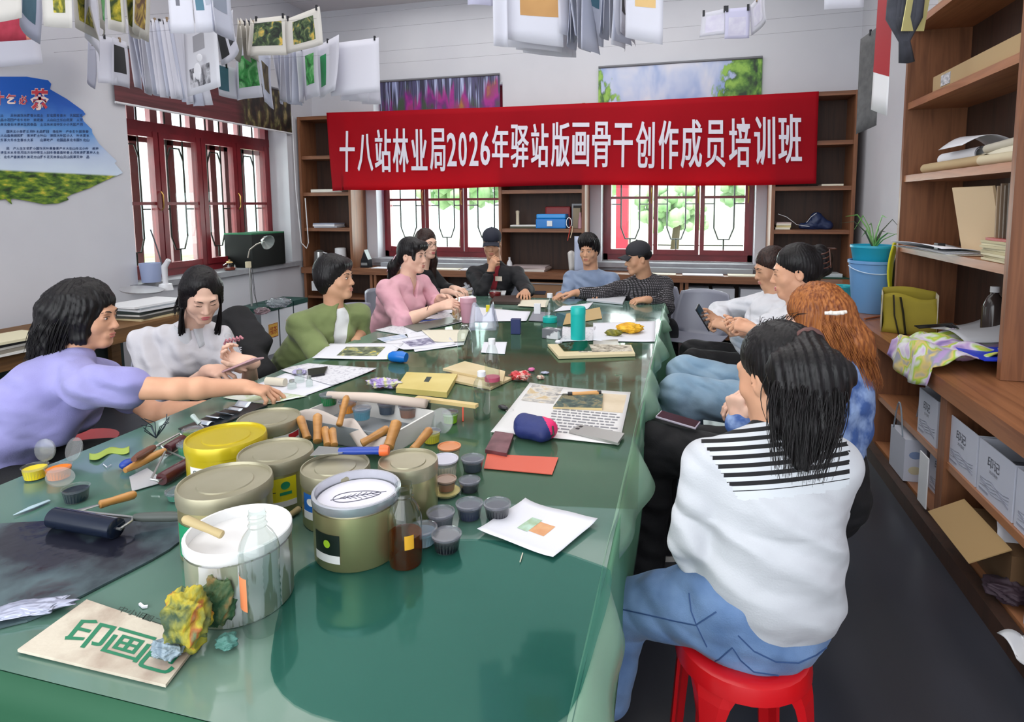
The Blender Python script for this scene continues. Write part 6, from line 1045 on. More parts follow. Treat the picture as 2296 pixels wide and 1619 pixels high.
paper([(1092, 1020), (1252, 1028), (1238, 1066), (1085, 1052)], 'flat orange-red card lying on the table', mat('orange_red_card', 'D2604A', .6), z=.001, thk=.002, cat='card', name='card')
paper([(1110, 976), (1152, 982), (1136, 1027), (1088, 1018)], 'dark maroon leather pouch lying between the newspaper and the orange card', mat('dark_maroon_leather', '5A2E34', .35, col2='7A4E54', scale=20), z=.001, thk=.012, cat='pouch', name='leather_pouch')
paper([(1178, 1124), (1340, 1176), (1240, 1256), (1070, 1198)], 'white paper with a green and orange paint stain', curl=.014, seed=13, pic=[('paint_stain', .42, .66, .36, .62, mat('orange_stain', 'D9A77A', .8, col2='D2966A', scale=30)), ('paint_stain', .32, .46, .33, .66, mat('green_stain', '9AB08A', .8, col2='B8D4C4', scale=30))])
tag(B().tube([atz(1172, 1240, TZ+.003), atz(1166, 1260, TZ+.003)], .0012, 5).make('cotton_bud', PAPC), 'thin white stick poking out below the stained paper', 'stick')
# lettered board
o, F = paper([(195, 1352), (452, 1440), (372, 1545), (40, 1465)], 'worn cream board with green Chinese characters at the table corner', mat('worn_cream_board', 'D0C6B4', .8, col2='AE9C8C', scale=11, bump=.2, bscale=40, contrast=(.45, .68), detail=6), thk=.005, cat='board', name='lettered_board')
b = B(); QQ = np.array
def warp(u0, v0, ux, uy, vx, vy): return lambda a, q: atz(u0+ux*a+vx*q, v0+uy*a+vy*q, TZ+.008)
write(b, '印', warp(135, 1440, 82, 20, 48, -58), .014); write(b, '画', warp(222, 1462, 84, 24, 46, -56), .010); write(b, '已', warp(300, 1492, 78, 22, 44, -50), .015); b.make('green_characters', mat('faded_green_ink', '1F7A56', .6), o)
b = B(); write(b, '中小旧', warp(262, 1370, 60, 18, 10, -12), .008); write(b, '图二', warp(318, 1388, 42, 14, 10, -12), .008); b.make('small_characters', DGR, o)
# boards, boxes and odds further along
paper([(912, 846), (1026, 850), (1002, 893), (888, 882)], 'flat yellow wooden box with printed lid', mat('yellow_wood', 'D9C679', .5, col2='CDB868', scale=6), thk=.022, cat='box', name='wooden_box', pic=[('box_print', .45, .55, .45, .75, DGR)])
paper([(1042, 815), (1133, 838), (1128, 862), (993, 832)], 'pale plywood board on top of the stacked pair', mat('plywood', 'D8C59C', .55, col2='CBB588', scale=5), z=.010, thk=.010, cat='board', name='plywood_board')
paper([(1035, 835), (1150, 852), (1100, 876), (985, 852)], 'pale plywood board at the bottom of the stacked pair', MATS['plywood'], thk=.009, cat='board', name='plywood_board')
o, F = paper([(1228, 778), (1415, 780), (1424, 800), (1252, 806)], 'pale carved wood block with a landscape print and green film', mat('carved_wood', 'D6C69E', .55), thk=.014, cat='board', name='carved_board', pic=[('picture', .30, .98, .25, .98, multi('stone_landscape', [(.35, '6E6658'), (.5, 'B4AA98'), (.62, 'D6CEBE'), (.7, '4E4A40')], 26))])
tag(B().sheet(lambda a, q: F(.12+.35*a, .35+.6*q)+Vector((0, 0, .018+.02*a*q)), 6, 4, .001).make('green_film', clear('green_film_m', '3E8A5A', .8, .06, .35, '1E6A4A')), 'translucent green film lying on the carved wood block', 'film')
for pts, l, m, z, t in (([(1140, 700), (1172, 698), (1176, 745), (1140, 748)], 'x', None, 0, 0),): pass
c = atz(1157, 748, TZ); tag(B().box(-.028, .028, -.02, .02, 0, .088, TR(c.x, c.y, TZ, .1), .002).make('small_carton', mat('navy_carton', '1E2A5E', .45)), 'upright navy blue small carton on the table', 'box')
c = atz(1238, 758, TZ); tag(B().box(-.05, .05, -.03, .03, 0, .055, TR(c.x, c.y, TZ, -.25), .004).make('snack_pack', mat('grey_pack', '6E6E74', .5, col2='D8D8DA', scale=14, contrast=(.5, .55))), 'grey and white crumpled pack in front of the flask', 'pack')
paper([(1085, 768), (1137, 768), (1132, 795), (1078, 792)], 'small blank white card lying alone on the table', curl=.002, seed=14, cat='card', name='card')
c = atz(893, 812, TZ); e = empty('pencil_sharpener', c, 'bright blue rounded plastic pot lying on its side', 'pot'); B().tube([c+Vector((-.045, .0, .024)), c+Vector((-.03, 0, .026)), c+Vector((.02, -.003, .028)), c+Vector((.045, -.005, .026))], [.018, .025, .028, .022], 18).make('pot_body', mat('bright_blue_plastic', '0F6EC8', .3), e, smooth=True); B().tube([c+Vector((-.052, 0, .024)), c+Vector((-.042, 0, .024))], .014, 14).make('pot_mouth', mat('pale_lime', 'D0D88A', .5), e, smooth=True)
for u, v, r, h, l in ((655, 872, .018, .032, 'small squat glass jar nearest the outstretched hand'), (672, 858, .020, .045, 'small glass jar with a steel neck, tallest of the jars'), (694, 868, .014, .04, 'thin small glass jar next to the dark phone')):
    c = atz(u, v, TZ); e = empty('glass_jar', c, l, 'jar', 'small glass jars on the white sheets'); B().openlathe([(0, .001), (r, .0), (r, h*.7), (r*.6, h*.85), (r*.65, h), (r*.5, h)], 18, Matrix.Translation(c)).make('jar_wall', GLS, e, smooth=True); B().lathe([(r*.55, h*.9), (r*.6, h*1.2), (0, h*1.25)], 14, Matrix.Translation(c)).make('jar_stopper', STEEL, e, smooth=True)
c = atz(640, 868, TZ); tag(B().tube([c+Vector((-.09, .0, .02)), c+Vector((.0, 0, .02))], .017, 18).make('white_tube', mat('cream_enamel', 'D8CFBC', .35), smooth=True), 'short cream metal tube pointing at the glass jars', 'tube')
crumple('soft_pouch', 672, 842, .040, .026, .018, mat('lilac_cloth', 'A9A3C4', .7), 'lilac soft pouch behind the glass jars', 'pouch', 33)
# silver knives and tray near the yellow can
o, F = paper([(400, 965), (545, 905), (600, 912), (450, 975)], 'dark tray full of small silver foil strips behind the yellow can', mat('dark_tray', '20262A', .3), thk=.005, cat='tray', name='tray')
for k in range(5): tag(B().sheet(lambda a, q: F(.18+.14*k+.10*a, .25+.55*q)+Vector((0, 0, .007+.004*k+.008*math.sin(a*3+k))), 6, 4, .0006).make('foil_strip', mat('crinkled_foil', 'C4CEDA', .25, .5), smooth='all'), 'crinkled silver foil strip on the dark tray, %s along it' % ORD[k], 'foil', 'foil strips on the tray')
palette_knife(atz(448, 950, TZ+.02), atz(430, 930, TZ+.05), .008, mat('clear_grey_handle', 'B8C4C0', .3), atz(470, 975, TZ+.02), .006, 'grey plastic palette knife standing on the tray edge')
b = B(); rr = random.Random(2)
for k in range(9):
    p0 = atz(350, 985, TZ); a = rr.random()*6.28; b.tube([p0+Vector((0, 0, .004)), p0+Vector((.03*math.cos(a), .03*math.sin(a), .03+.02*rr.random())), p0+Vector((.04*math.cos(a+.8), .04*math.sin(a+.8), .05+.03*rr.random()))], .0015, 5)
tag(b.make('wire_clips', mat('dark_wire', '3A444A', .35, .7), smooth=True), 'tangle of dark wire clips near the edge of the table', 'clips')
# far end clutter
for pts, l, m, z, t, cat, nm in (([(1062, 690), (1190, 700), (1180, 722), (1060, 722)], 'large white sheet behind the upright navy carton', PAP, 0, 0, 'paper', 'paper_sheet'), ([(1170, 672), (1232, 674), (1226, 690), (1160, 688)], 'cream card lying at the far end of the table', PAPC, .003, 0, 'card', 'card'), ([(1110, 668), (1170, 668), (1165, 684), (1100, 682)], 'dark flat box behind the white sheets', mat('dark_brown_box', '3A2C26', .5), 0, .02, 'box', 'flat_box'), ([(1098, 656), (1135, 656), (1132, 664), (1095, 663)], 'white power adapter in front of the person in the black jacket', wcap, 0, .015, 'adapter', 'power_adapter'), ([(1180, 655), (1225, 655), (1222, 662), (1172, 661)], 'black notebook under the hand of the person in the black jacket', BLKP, 0, .008, 'notebook', 'notebook'), ([(1262, 688), (1330, 680), (1318, 694), (1240, 700)], 'white sheet with a grey picture before the person in grey-blue', PAP, 0, 0, 'paper', 'paper_sheet'), ([(1330, 662), (1404, 668), (1396, 684), (1315, 676)], 'thick open book under the hand of the person in the checked jacket', mat('page_grey', 'C4C6CC', .7), 0, .012, 'book', 'book'), ([(1270, 705), (1345, 690), (1350, 715), (1262, 730)], 'tan cardboard sheet beyond the turquoise tumbler', mat('tan_card', 'B89A66', .7), 0, .003, 'cardboard', 'cardboard_sheet'), ([(1330, 725), (1470, 722), (1468, 768), (1330, 766)], 'wide white sheet under the yellow glove', PAP, 0, 0, 'paper', 'paper_sheet'), ([(1195, 700), (1235, 702), (1222, 722), (1185, 720)], 'grey booklet beside the flask', mat('grey_booklet', '84848E', .6), .002, .004, 'booklet', 'booklet'), ([(1330, 765), (1385, 762), (1388, 776), (1330, 778)], 'silver foil card below the olive sleeve', mat('foil_card', 'B8B8B0', .3, .4), .002, .002, 'card', 'card'), ([(1262, 735), (1335, 735), (1330, 765), (1255, 768)], 'printed leaflet under the turquoise tumbler', txtm, 0, 0, 'leaflet', 'leaflet')):
    paper(pts, l, m, z, .006 if not t else 0, None, cat, nm, thk=t or None, seed=len(l))
e = empty('juice_glass', atz(1128, 665, TZ), 'round glass of dark red tea at the far end of the table', 'glass'); B().openlathe([(0, .002), (.035, 0), (.05, .02), (.052, .05), (.042, .075)], 20, Matrix.Translation(atz(1110, 668, TZ))).make('glass_wall', GLS, e, smooth=True); B().lathe([(0, .004), (.034, .004), (.047, .02), (.048, .045), (0, .045)], 20, Matrix.Translation(atz(1110, 668, TZ))).make('drink', mat('dark_red_tea', '8A1A22', .2), e, smooth=True)
# phones held
def phone(c, x, z, m, label, w=.038, l=.078):
    b = B(); b.box(-l, l, -w, w, -.004, .004, frame(c, x, z), .003); o = b.make('phone', m); tag(o, label, 'phone'); B().box(-l*.94, l*.94, -w*.92, w*.92, .0042, .0046, frame(c, x, z)).make('screen', mat('phone_screen', '2A2A33', .1), o); return o
phone(at(545, 818, 2.14), Vector(at(590, 802, 2.16))-Vector(at(502, 838, 2.12)), (-.5, .1, .85), mat('rose_phone_case', 'C49AA0', .35), 'rose phone held by the person in the white blouse')
phone(at(1520, 948, 2.30)+Vector((0, 0, .012)), (.95, -.25, -.12), (0, 0, 1), mat('pale_phone_rim', 'B8AEBC', .3), 'phone with a pink patterned screen lying on black trousers')
phone(at(1578, 712, 3.62), (-.3, -.1, .5), (.8, -.3, .3), BLKP, 'dark phone held by the white-shirted person')
c = atz(1128, 918, TZ); e = empty('key_ring', c, 'black car key with a metal ring lying beside the clear water bottle', 'key'); B().ball(c+Vector((.0, 0, .008)), .026, .014, .008, 12, Matrix.Rotation(-.6, 3, 'Z')).make('key_fob', BLKP, e, smooth=True); B().tube([c+Vector((.03+.014*math.cos(a), -.015+.014*math.sin(a), .004)) for a in np.linspace(0, 6.28, 14)], .0014, 5).make('ring', STEEL, e, smooth=True)
tag(B().tube([atz(1038, 945, TZ+.0), atz(1038, 906, TZ+.04)], .003, 8).make('drinking_straw', mat('orange_red_straw', 'E04A28', .4), smooth=True), 'short orange-red straw standing behind the lime green pot', 'straw')
tag(B().tube([atz(920, 722, TZ+.006), atz(990, 716, TZ+.006)], .005, 8).make('blue_pen', MATS['blue_handle'], smooth=True), 'blue marker lying before the person in pink', 'pen')
paper([(845, 760), (905, 750), (915, 758), (862, 768)], 'blue and white leaflet edge peeking out beside the olive sleeve', mat('blue_white_leaflet', 'A8B8D0', .6, col2='D8DCE4', scale=30), z=.0, thk=.001, cat='leaflet', name='leaflet')
e = empty('sticky_notes', atz(1094, 690, TZ), 'small bright yellow block standing behind the plastic wrapper', 'notes'); B().box(-.012, .012, -.012, .012, 0, .05, TR(*atz(1094, 700, TZ), .2)).make('note_block', YLW if 0 else YP, e)
tag(B().box(-.022, .022, -.015, .015, 0, .075, TR(*atz(1205, 705, TZ), .1), .003).make('white_canister', wcap), 'short white canister behind the navy carton', 'canister')
for k, (u, v, l) in enumerate(((645, 1300, 'bent white thread on the bare green table beside the tub'), (322, 1358, 'tiny white plastic chip near the lettered board'), (240, 1045, 'thin curl of white trim near the lime paper scrap'))):
    tag(B().tube([atz(u-8, v-4, TZ+.002), atz(u, v+(3 if k else 0), TZ+.003), atz(u+9, v+2-5*(k == 2), TZ+.002)], (.001, .003, .0012)[k], 5).make('offcut', PAP, smooth=True), l, 'offcut')
crumple('foil_piece', 1222, 838, .024, .018, .006, mat('silver_grey_film', 'A8ACC0', .25, .3), 'small flat piece of foil beyond the candy wrappers', 'foil', 71)
# ================================================================ prints hung to dry from wires under the ceiling
def thinpaper(name, col):
    m, nt, p, L = newmat(name); p.inputs['Base Color'].default_value = lin(col); p.inputs['Roughness'].default_value = .85; t = N(nt, 'BsdfTranslucent'); t.inputs[0].default_value = lin(col); mx = N(nt, 'MixShader', i0=.45); L(p.outputs[0], mx.inputs[1]); L(t.outputs[0], mx.inputs[2]); L(mx.outputs[0], nt.nodes['Material Output'].inputs[0]); MATS[name] = m; return m
PW = thinpaper('hung_paper', 'E6E6EE'); PW2 = thinpaper('hung_paper_warm', 'E4E1DC'); PW3 = thinpaper('hung_paper_cool', 'DADDEA')
wire = mat('thin_wire', '6A6A70', .4, .6); clipm = mat('black_clip', '26262A', .4, .5); woodclip = mat('wooden_clip', '8A745A', .6)
ytea = multi('yellow_leaf_print', [(.36, '2A3A14'), (.46, '6A6E1E'), (.56, 'B8A82E'), (.66, 'D8CC6A')], 16); dgrp = multi('dark_garden_print', [(.36, '141C16'), (.48, '2E4228'), (.56, '5E7048'), (.66, 'C8A84A')], 18); catp = multi('grey_cat_drawing', [(.36, '4A4A50'), (.46, '8E8E94'), (.56, 'D0D0D6'), (.68, 'A0A0A6')], 10)
grnp = multi('green_leaf_print', [(.36, '1E5A2A'), (.5, '3E9A4A'), (.62, '8AC88A'), (.7, '2A6A3A')], 10); tanp = mat('tan_print', 'A87C48', .7, col2='B98C54', scale=5); tanl = mat('light_tan_print', 'C4A268', .7, col2='D0AE78', scale=5); blup = mat('blue_print', '6E9ABC', .7, col2='A8C0D0', scale=7); tealp = mat('teal_blue_print', '4E7688', .7, col2='3E6678', scale=5); blkp = mat('black_print', '17181C', .6); redp = mat('crimson_print', 'A81430', .5, col2='8A1028', scale=7); lilp = mat('faint_line_print', 'C4C0D4', .8, col2='D6D4E0', scale=20)
def hung(p0, p1, h, label, m=PW, pics=(), group=None, lean=(0, 0), curl=.02, seed=0, clips=1, sag=0, bot=None):
    """sheet hanging from p0..p1 (its top corners), h tall; pics: (part name, a0, a1, down0, down1, material)"""
    p0, p1 = Vector(p0), Vector(p1); nrm_ = (p1-p0).cross(Vector((0, 0, 1))).normalized(); u = (p1-p0)
    def F(a, q):
        p = p0+u*a; k = curl*(math.sin(a*3.1+seed)*q+.6*math.sin(q*3+seed*2)*(a-.5)+1.2*q*q*math.sin(seed*1.7)); return p+nrm_*k+Vector((lean[0]*q+(bot or 0)*(a-.5)*q*u.x, lean[1]*q, -h*q+sag*(a-.5)*q))
    o = B().sheet(lambda a, q: F(a, q), 8, 8, .0009).make('hung_print' if pics else 'hung_paper', m, smooth='all', origin=tuple(F(.5, 1)))
    tag(o, label, 'print' if pics else 'paper', group)
    sd = 1 if nrm_.dot(Vector((0, 0, 1.5))-p0) > 0 else -1
    for nm, a0, a1, q0, q1, pm in pics:
        b = B()
        for off in (sd*.0016,): b.sheet(lambda a, q: F(a0+(a1-a0)*a, q0+(q1-q0)*q)+nrm_*(off if off > 0 else off-.0009), 6, 6)
        b.make(nm, pm, o, smooth='all')
    for k in range(clips):
        a = .5 if clips == 1 else (.08+.84*k/(clips-1)); p = F(a, 0); B().box(p.x-.006, p.x+.006, p.y-.006, p.y+.006, p.z-.018, p.z+.014).make('clip', clipm if seed % 3 else woodclip, o)
    return o
def hp(u0, v0, u1, v1, Y0, Y1=None): return at(u0, v0, Y0), at(u1, v1, Y1 or Y0)
G1 = 'blank papers fanned on the drying wires'
def hungpx(u0, u1, vt, vb, Y0, Y1, label, m=PW, pics=(), **k):
    p0, p1 = at(u0, vt, Y0), at(u1, vt, Y1 or Y0); h = p0.z-at(u0, vb, Y0).z; p1.z = p0.z; return hung(p0, p1, h, label, m, pics, **k)
# pair of dark garden prints and the big blank sheet
hungpx(568, 642, 42, 130, 3.6, 3.6, 'small hung print of a dark green garden with a yellow glow, clipped at both corners', PW2, [('picture', .02, .86, .12, .74, dgrp)], clips=2, seed=1)
hungpx(642, 716, 44, 122, 3.6, 3.42, 'small hung print with a tilted dark garden picture, last on its wire', PW2, [('picture', .22, .80, .16, .80, dgrp)], clips=2, seed=2)
for k, u in enumerate((532, 541, 550, 560)): hungpx(u, u+9+k*2, 40, 124, 3.58, 3.78, 'small blank sheet beside the dark garden prints, %s of four' % ORD[k], PW2, group='blank sheets beside the garden prints', seed=k+3)
hungpx(738, 850, 98, 216, 4.15, 4.1, 'large blank white sheet hung at the end of the long wire above the birch blind', PW, clips=2, seed=4, curl=.006)
hungpx(712, 760, 104, 222, 4.3, 4.05, 'hung print with a bright green bottle picture behind the large blank sheet', PW, [('picture', .12, .42, .22, .80, mat('emerald_print', '16A05A', .6, col2='0E7A44', scale=6))], seed=5)
hungpx(672, 712, 106, 226, 4.3, 4.15, 'hung print with a faded green bottle picture', PW, [('picture', .3, .8, .20, .75, grnp)], seed=6)
for k in range(7): hungpx(610+9*k, 624+9*k+k, 104, 222+(k*7) % 12, 4.2, 4.32, 'narrow blank sheet, %s along the long wire from the green prints' % ORD[k], (PW, PW3)[k % 2], group='blank sheets in the middle of the long wire', seed=k+1)
hungpx(526, 574, 84, 226, 3.9, 3.8, 'hung print of bright green leaves below the dark garden prints', PW, [('picture', .15, .95, .32, .82, grnp)], seed=7); hungpx(574, 606, 96, 228, 3.95, 4.3, 'hung print with a brown picture turned sideways next to the bright green leaves', PW3, [('picture', .2, .8, .25, .75, multi('brown_print', [(.4, '3A3020'), (.6, '7A6A48')], 9))], seed=8)
for k in range(3): hungpx(760+24*k, 800+24*k, 108, 226+4*k, 4.32+.1*k, 4.34+.1*k, 'sheet showing its lower edge, %s behind the large blank sheet' % ORD[k], PW, group='sheets behind the large blank one', seed=k)
# tall blank papers in a fan with the cat drawing at their end
for k in range(15):
    u = 286+9.2*k; hungpx(u-3, u+14+3*(k % 3), 42+(k % 3)*3, 196+2.9*k+(k*13) % 9, 3.52+.01*k, 3.64, 'tall blank paper in the fan by the wall, %s from the leftmost of them' % ORD[k], (PW, PW3, PW)[k % 3], group=G1, seed=k, lean=(.03+.004*k, 0), curl=.015)
hungpx(196, 212, 82, 180, 3.6, 3.9, 'blank hung sheet at the wall end of the fan', PW3, seed=3); hungpx(212, 254, 78, 186, 3.5, 3.6, 'hung sheet with its lower corner turned in, beside the black print', PW, seed=5); hungpx(250, 284, 82, 190, 3.55, 3.7, 'hung print with a solid black rectangle near the wall', PW, [('picture', .10, .75, .15, .72, blkp)], seed=6)
hungpx(413, 484, 66, 218, 3.45, 3.2, 'hung drawing of a grey and white cat sitting on a mat', mat('drawing_paper', 'DCDDE4', .8), seed=2, curl=.01, pics=[('mat_drawing', .12, .72, .62, .90, catp), ('backdrop', .28, .62, .17, .40, mat('drawing_grey', 'A2A2A8', .8))])
b = B(); q = lambda u, v: at(u, v, 3.26); b.ball(q(447, 130), .024, .004, .026, 14); b.ball(q(443, 160), .030, .004, .052, 14)
for u in (436, 449): b.tube([q(u, 165), q(u+1, 184)], .010, 8, flat=.5)
c_ = tag(b.make('cat_sketch', mat('sketch_white', 'D4D4DA', .8), smooth='all')); 
cp = [o for o in COL.objects if o.name.startswith('hung_print') and 'cat' in o.get('label', '')][0]; w_ = Vector(c_.location); c_.parent = cp; c_.location = w_-Vector(cp.location)
hungpx(484, 524, 66, 148, 3.3, 3.0, 'hung sheet with two small black panels right of the cat drawing', PW, [('picture', .06, .42, .12, .84, blkp), ('picture', .55, .92, .05, .70, blkp)], seed=3); hungpx(486, 526, 140, 214, 3.7, 3.9, 'hung print with a blue-grey panel behind the black panels', PW, [('picture', .05, .6, .05, .8, tealp)], seed=4)
# nearest wires, cut by the top of the photo
def top(u0, u1, vb0, Y, label, m=PW, pics=(), h=.42, **k):
    p0 = at(u0, vb0, Y); p1 = at(u1, vb0, k.pop('Y1', Y)); p1.z = p0.z; return hung(p0+Vector((0, 0, h)), p1+Vector((0, 0, h)), h, label, m, pics, **k)
top(-40, 52, 62, 2.3, 'near hung print with a blue-grey picture at the photo corner', PW2, [('picture', .3, .95, .2, .72, blup)], seed=1, sag=.05); top(-60, 84, 98, 2.7, 'hung crimson print of a red brick street', mat('brick_red_print', '8E1A2E', .6, col2='B23048', scale=9), [('brick_border', .78, 1, .3, 1, multi('brick_pattern', [(.4, '3A1A14'), (.5, 'C88A72'), (.65, 'A85A48')], 30))], seed=2, sag=-.0); top(-50, 96, 155, 3.2, 'pale sheet hanging low above the leaf-shaped poster', PW, seed=6)
top(56, 98, 58, 2.4, 'near hung paper turned sideways beside the blue-grey picture', PW3, [('picture', .2, .8, .3, .8, tealp)], seed=3, Y1=2.7)
top(100, 172, 66, 2.25, 'near hung print of yellow tea leaves, largest of the yellow ones', PW2, [('picture', .30, .74, .45, .84, ytea)], seed=4, sag=-.03)
for k, (u0, u1, v, Y, Y1) in enumerate(((170, 200, 62, 2.4, 2.6), (204, 222, 86, 2.5, 2.9), (222, 246, 62, 2.5, 2.65), (244, 282, 70, 2.45, 2.5), (284, 312, 76, 2.5, 2.6), (312, 340, 68, 2.5, 2.7))):
    top(u0, u1, v, Y, ('narrow hung print of yellow leaves next to the largest yellow one', 'narrow blank hung paper hanging lowest of the near row', 'hung print of green and yellow leaves, third along the near row', 'hung print of yellow leaves on two separate panels', 'hung print of olive leaves just before the last of the near row', 'hung print of brown and yellow leaves ending the near row')[k], PW2 if k != 1 else PW, [] if k == 1 else [('picture', .2, .8, .45, .88, (ytea, None, grnp, ytea, ytea, multi('brown_yellow_print', [(.4, '5A3A1E'), (.55, 'B89A3A'), (.65, 'D0C070')], 14))[k])], seed=k+5, Y1=Y1)
top(386, 430, 76, 2.6, 'near hung sheet with a faint ink blot above the fan of papers', PW, [('ink_blot', .3, .45, .55, .68, mat('faint_blot', '6A6A74', .8))], seed=2); top(432, 478, 70, 2.6, 'near hung print with small grey figures above the black panels', PW, [('picture', .1, .45, .3, .75, tealp), ('picture', .55, .95, .2, .7, mat('pale_grey_print', 'A8ACB8', .8))], seed=3); top(476, 516, 68, 2.6, 'near hung print with a slate panel, last above the cat drawing', PW3, [('picture', .2, .8, .1, .7, mat('slate_print', '8A92A4', .8))], seed=4, Y1=2.8)
# centre bundle
top(1056, 1106, 18, 2.9, 'lavender tinted sheet just entering the top of the photo', mat('lilac_sheet', 'C6C4DC', .8), seed=1, h=.66); top(1108, 1136, 104, 2.45, 'blank hung sheet at the window end of the central bundle', PW, seed=2); top(1134, 1262, 100, 2.5, 'hung print with blue sky over tan ground, widest in the central bundle', PW, [('picture', .25, .9, .05, .44, blup), ('picture', .25, .95, .44, .74, tanp)], seed=3, sag=-.05, curl=.01)
for k in range(4): top(1134+12*k, 1260+10*k, 116+3*k, 2.62+.06*k, 'sheet showing its lower edge, %s behind the wide blue and tan print' % ORD[k], PW, group='blank sheets behind the blue and tan print', seed=k, sag=-.04)
for k in range(6): top(1254+10*k, 1274+10*k, 74+7*k, 2.45, 'edge-on sheet, %s after the wide blue and tan print' % ORD[k], (PW, PW3)[k % 2], group='edge-on sheets of the central bundle', seed=k, Y1=2.58)
top(1300, 1360, 88, 2.5, 'hung print with a dark teal panel in the central bundle', PW3, [('picture', .25, .8, .1, .66, tealp)], seed=2, sag=-.02, Y1=2.6)
for k in range(5): top(1348+9*k, 1368+9*k, 62+9*k, 2.45, 'narrow edge-on sheet, %s in the row before the light tan print' % ORD[k], (PW, PW3)[k % 2], group='edge-on sheets before the light tan print', seed=k+2, Y1=2.58)
top(1402, 1486, 96, 2.4, 'hung print with a light tan panel at the aisle end of the central bundle', PW, [('picture', .25, .80, .15, .70, tanl)], seed=4, sag=-.04, curl=.01); top(1392, 1404, 70, 2.45, 'hung sheet with a dark corner before the light tan print', PW, [('picture', .1, .9, .3, .8, blkp)], seed=5, Y1=2.7)
hungpx(1573, 1630, 30, 86, 3.5, 3.45, 'small hung sheet with a pencilled square, nearest the banner', PW, [('drawn_square', .2, .9, .18, .86, lilp)], seed=1, clips=2, curl=.01); hungpx(1626, 1682, 20, 88, 3.45, 3.45, 'small hung lilac sheet in the middle of three', mat('lilac_sheet', 'C6C4DC', .8), [('drawn_square', .15, .85, .3, .9, lilp)], seed=2, clips=2, curl=.01); hungpx(1682, 1714, 14, 80, 3.45, 3.2, 'small hung sheet turned sideways, last of three', PW, [('drawn_square', .2, .8, .2, .8, lilp)], seed=3, curl=.01)
top(1846, 1936, 24, 2.9, 'hung sheet with two dark squares just entering the top of the photo', PW, [('picture', .12, .55, .4, .82, blkp), ('picture', .66, .9, .4, .72, tealp)], seed=1, curl=.006)
for k, (y, z) in enumerate(((2.35, 2.66), (2.6, 2.66), (3.2, 2.72), (3.45, 2.70), (3.68, 2.68), (4.15, 2.66), (4.42, 2.64))):
    tag(B().tube([(-4.7, y, z), (-2.2, y, z-.03), (0, y, z-.02), (1.68, y, z)], .0007, 5).make('drying_wire', wire), ('drying wire carrying the near yellow leaf prints', 'drying wire carrying the sheet with an ink blot', 'drying wire above the low pale sheet by the poster', 'drying wire carrying the cat drawing', 'drying wire carrying the dark garden prints', 'drying wire carrying the large blank sheet', 'drying wire behind the large blank sheet')[k], 'wire')
# dark cloths and boards hung beside the tall bookcase
hung(at(1930, 88, 4.25), at(1975, 55, 4.05), .58, 'grey felt board hung beside the bookcase corner', mat('grey_felt', '4E4E50', .9, col2='5C5C5E', scale=20), seed=2, curl=.004); hung(at(1972, -60, 3.75), at(2006, -60, 3.6), .72, 'red and white folded board hung next to the grey felt', mat('board_white', 'DADADE', .6), [('red_half', .0, 1, .0, .72, mat('deep_red_cloth', '9A1420', .5))], seed=1, curl=.004)
b = B()
for k in range(7): u = 1996+9*k; b.tube([at(u+14, -60, 3.35), at(u+4, 40, 3.35), at(2022+2*k, 92, 3.38), at(2024+3*k, 140, 3.40)], [.03, .028, .014, .018], 8)
tag(b.make('dark_cloth_bundle', mat('grey_black_cloth', '34363E', .85, col2='4A4C56', scale=9), smooth='all'), 'bundle of dark grey cloths gathered and hung at the corner of the tall bookcase', 'cloth')
tag(B().sheet(lambda a, q: at(2040+50*a-20*q, -40+110*q, 3.3+.1*a), 4, 6, .004).make('yellow_folder', mat('pale_yellow_folder', 'CFC888', .7)), 'pale yellow folder hanging behind the dark cloth bundle', 'folder')
# ================================================================ along the side window
c = Vector(atx(600, 592, -4.78)); e = empty('black_box', (-4.82, 5.98, .82), 'black cabinet speaker with a green top on the window sill', 'speaker'); B().box(-5.0, -4.64, 5.66, 6.22, .82, 1.19).make('cabinet_body', mat('black_gloss', '0E100F', .55, spec=.2), e); B().box(-5.0, -4.64, 5.66, 6.22, 1.19, 1.205).make('green_top', mat('green_felt', '1F6B46', .8), e)
def lamp():
    base = atz(570, 792, .0); e = empty('floor_lamp', base, 'slim metal floor lamp with a bent neck and small glass shade by the window', 'lamp'); p = lambda u, v: at(u, v, base.y)
    B().tube([base, p(560, 600)], .010, 10).make('pole', STEEL, e, smooth=True); B().lathe([(.11, 0), (.11, .012), (.02, .02), (0, .02)], 24, Matrix.Translation(base)).make('base', STEEL, e, smooth=True)
    B().lathe([(0, 0), (.028, 0), (.028, .06), (0, .06)], 16, Matrix.Translation(p(557, 600))).make('joint', mat('cream_plastic', 'D2C6A6', .5), e, smooth=True); B().tube([p(556, 578), p(560, 560), p(575, 548), p(592, 541)], .007, 8).make('bent_neck', mat('pale_metal', 'C8BEB0', .3, .6), e, smooth=True)
    B().lathe([(.02, -.02), (.05, .0), (.075, .05), (.07, .052), (.0, -.012)], 20, frame(p(594, 540), (.3, 0, .9), (.9, -.2, -.35))).make('glass_shade', clear('shade_glass', 'DDE4E2', 1.0, .06, .25, 'D8DCDA'), e, smooth=True); B().tube([p(566, 604), p(572, 660), p(578, 690), p(570, 660), p(563, 610)], .0025, 5).make('cable', BLKP, e)
lamp()
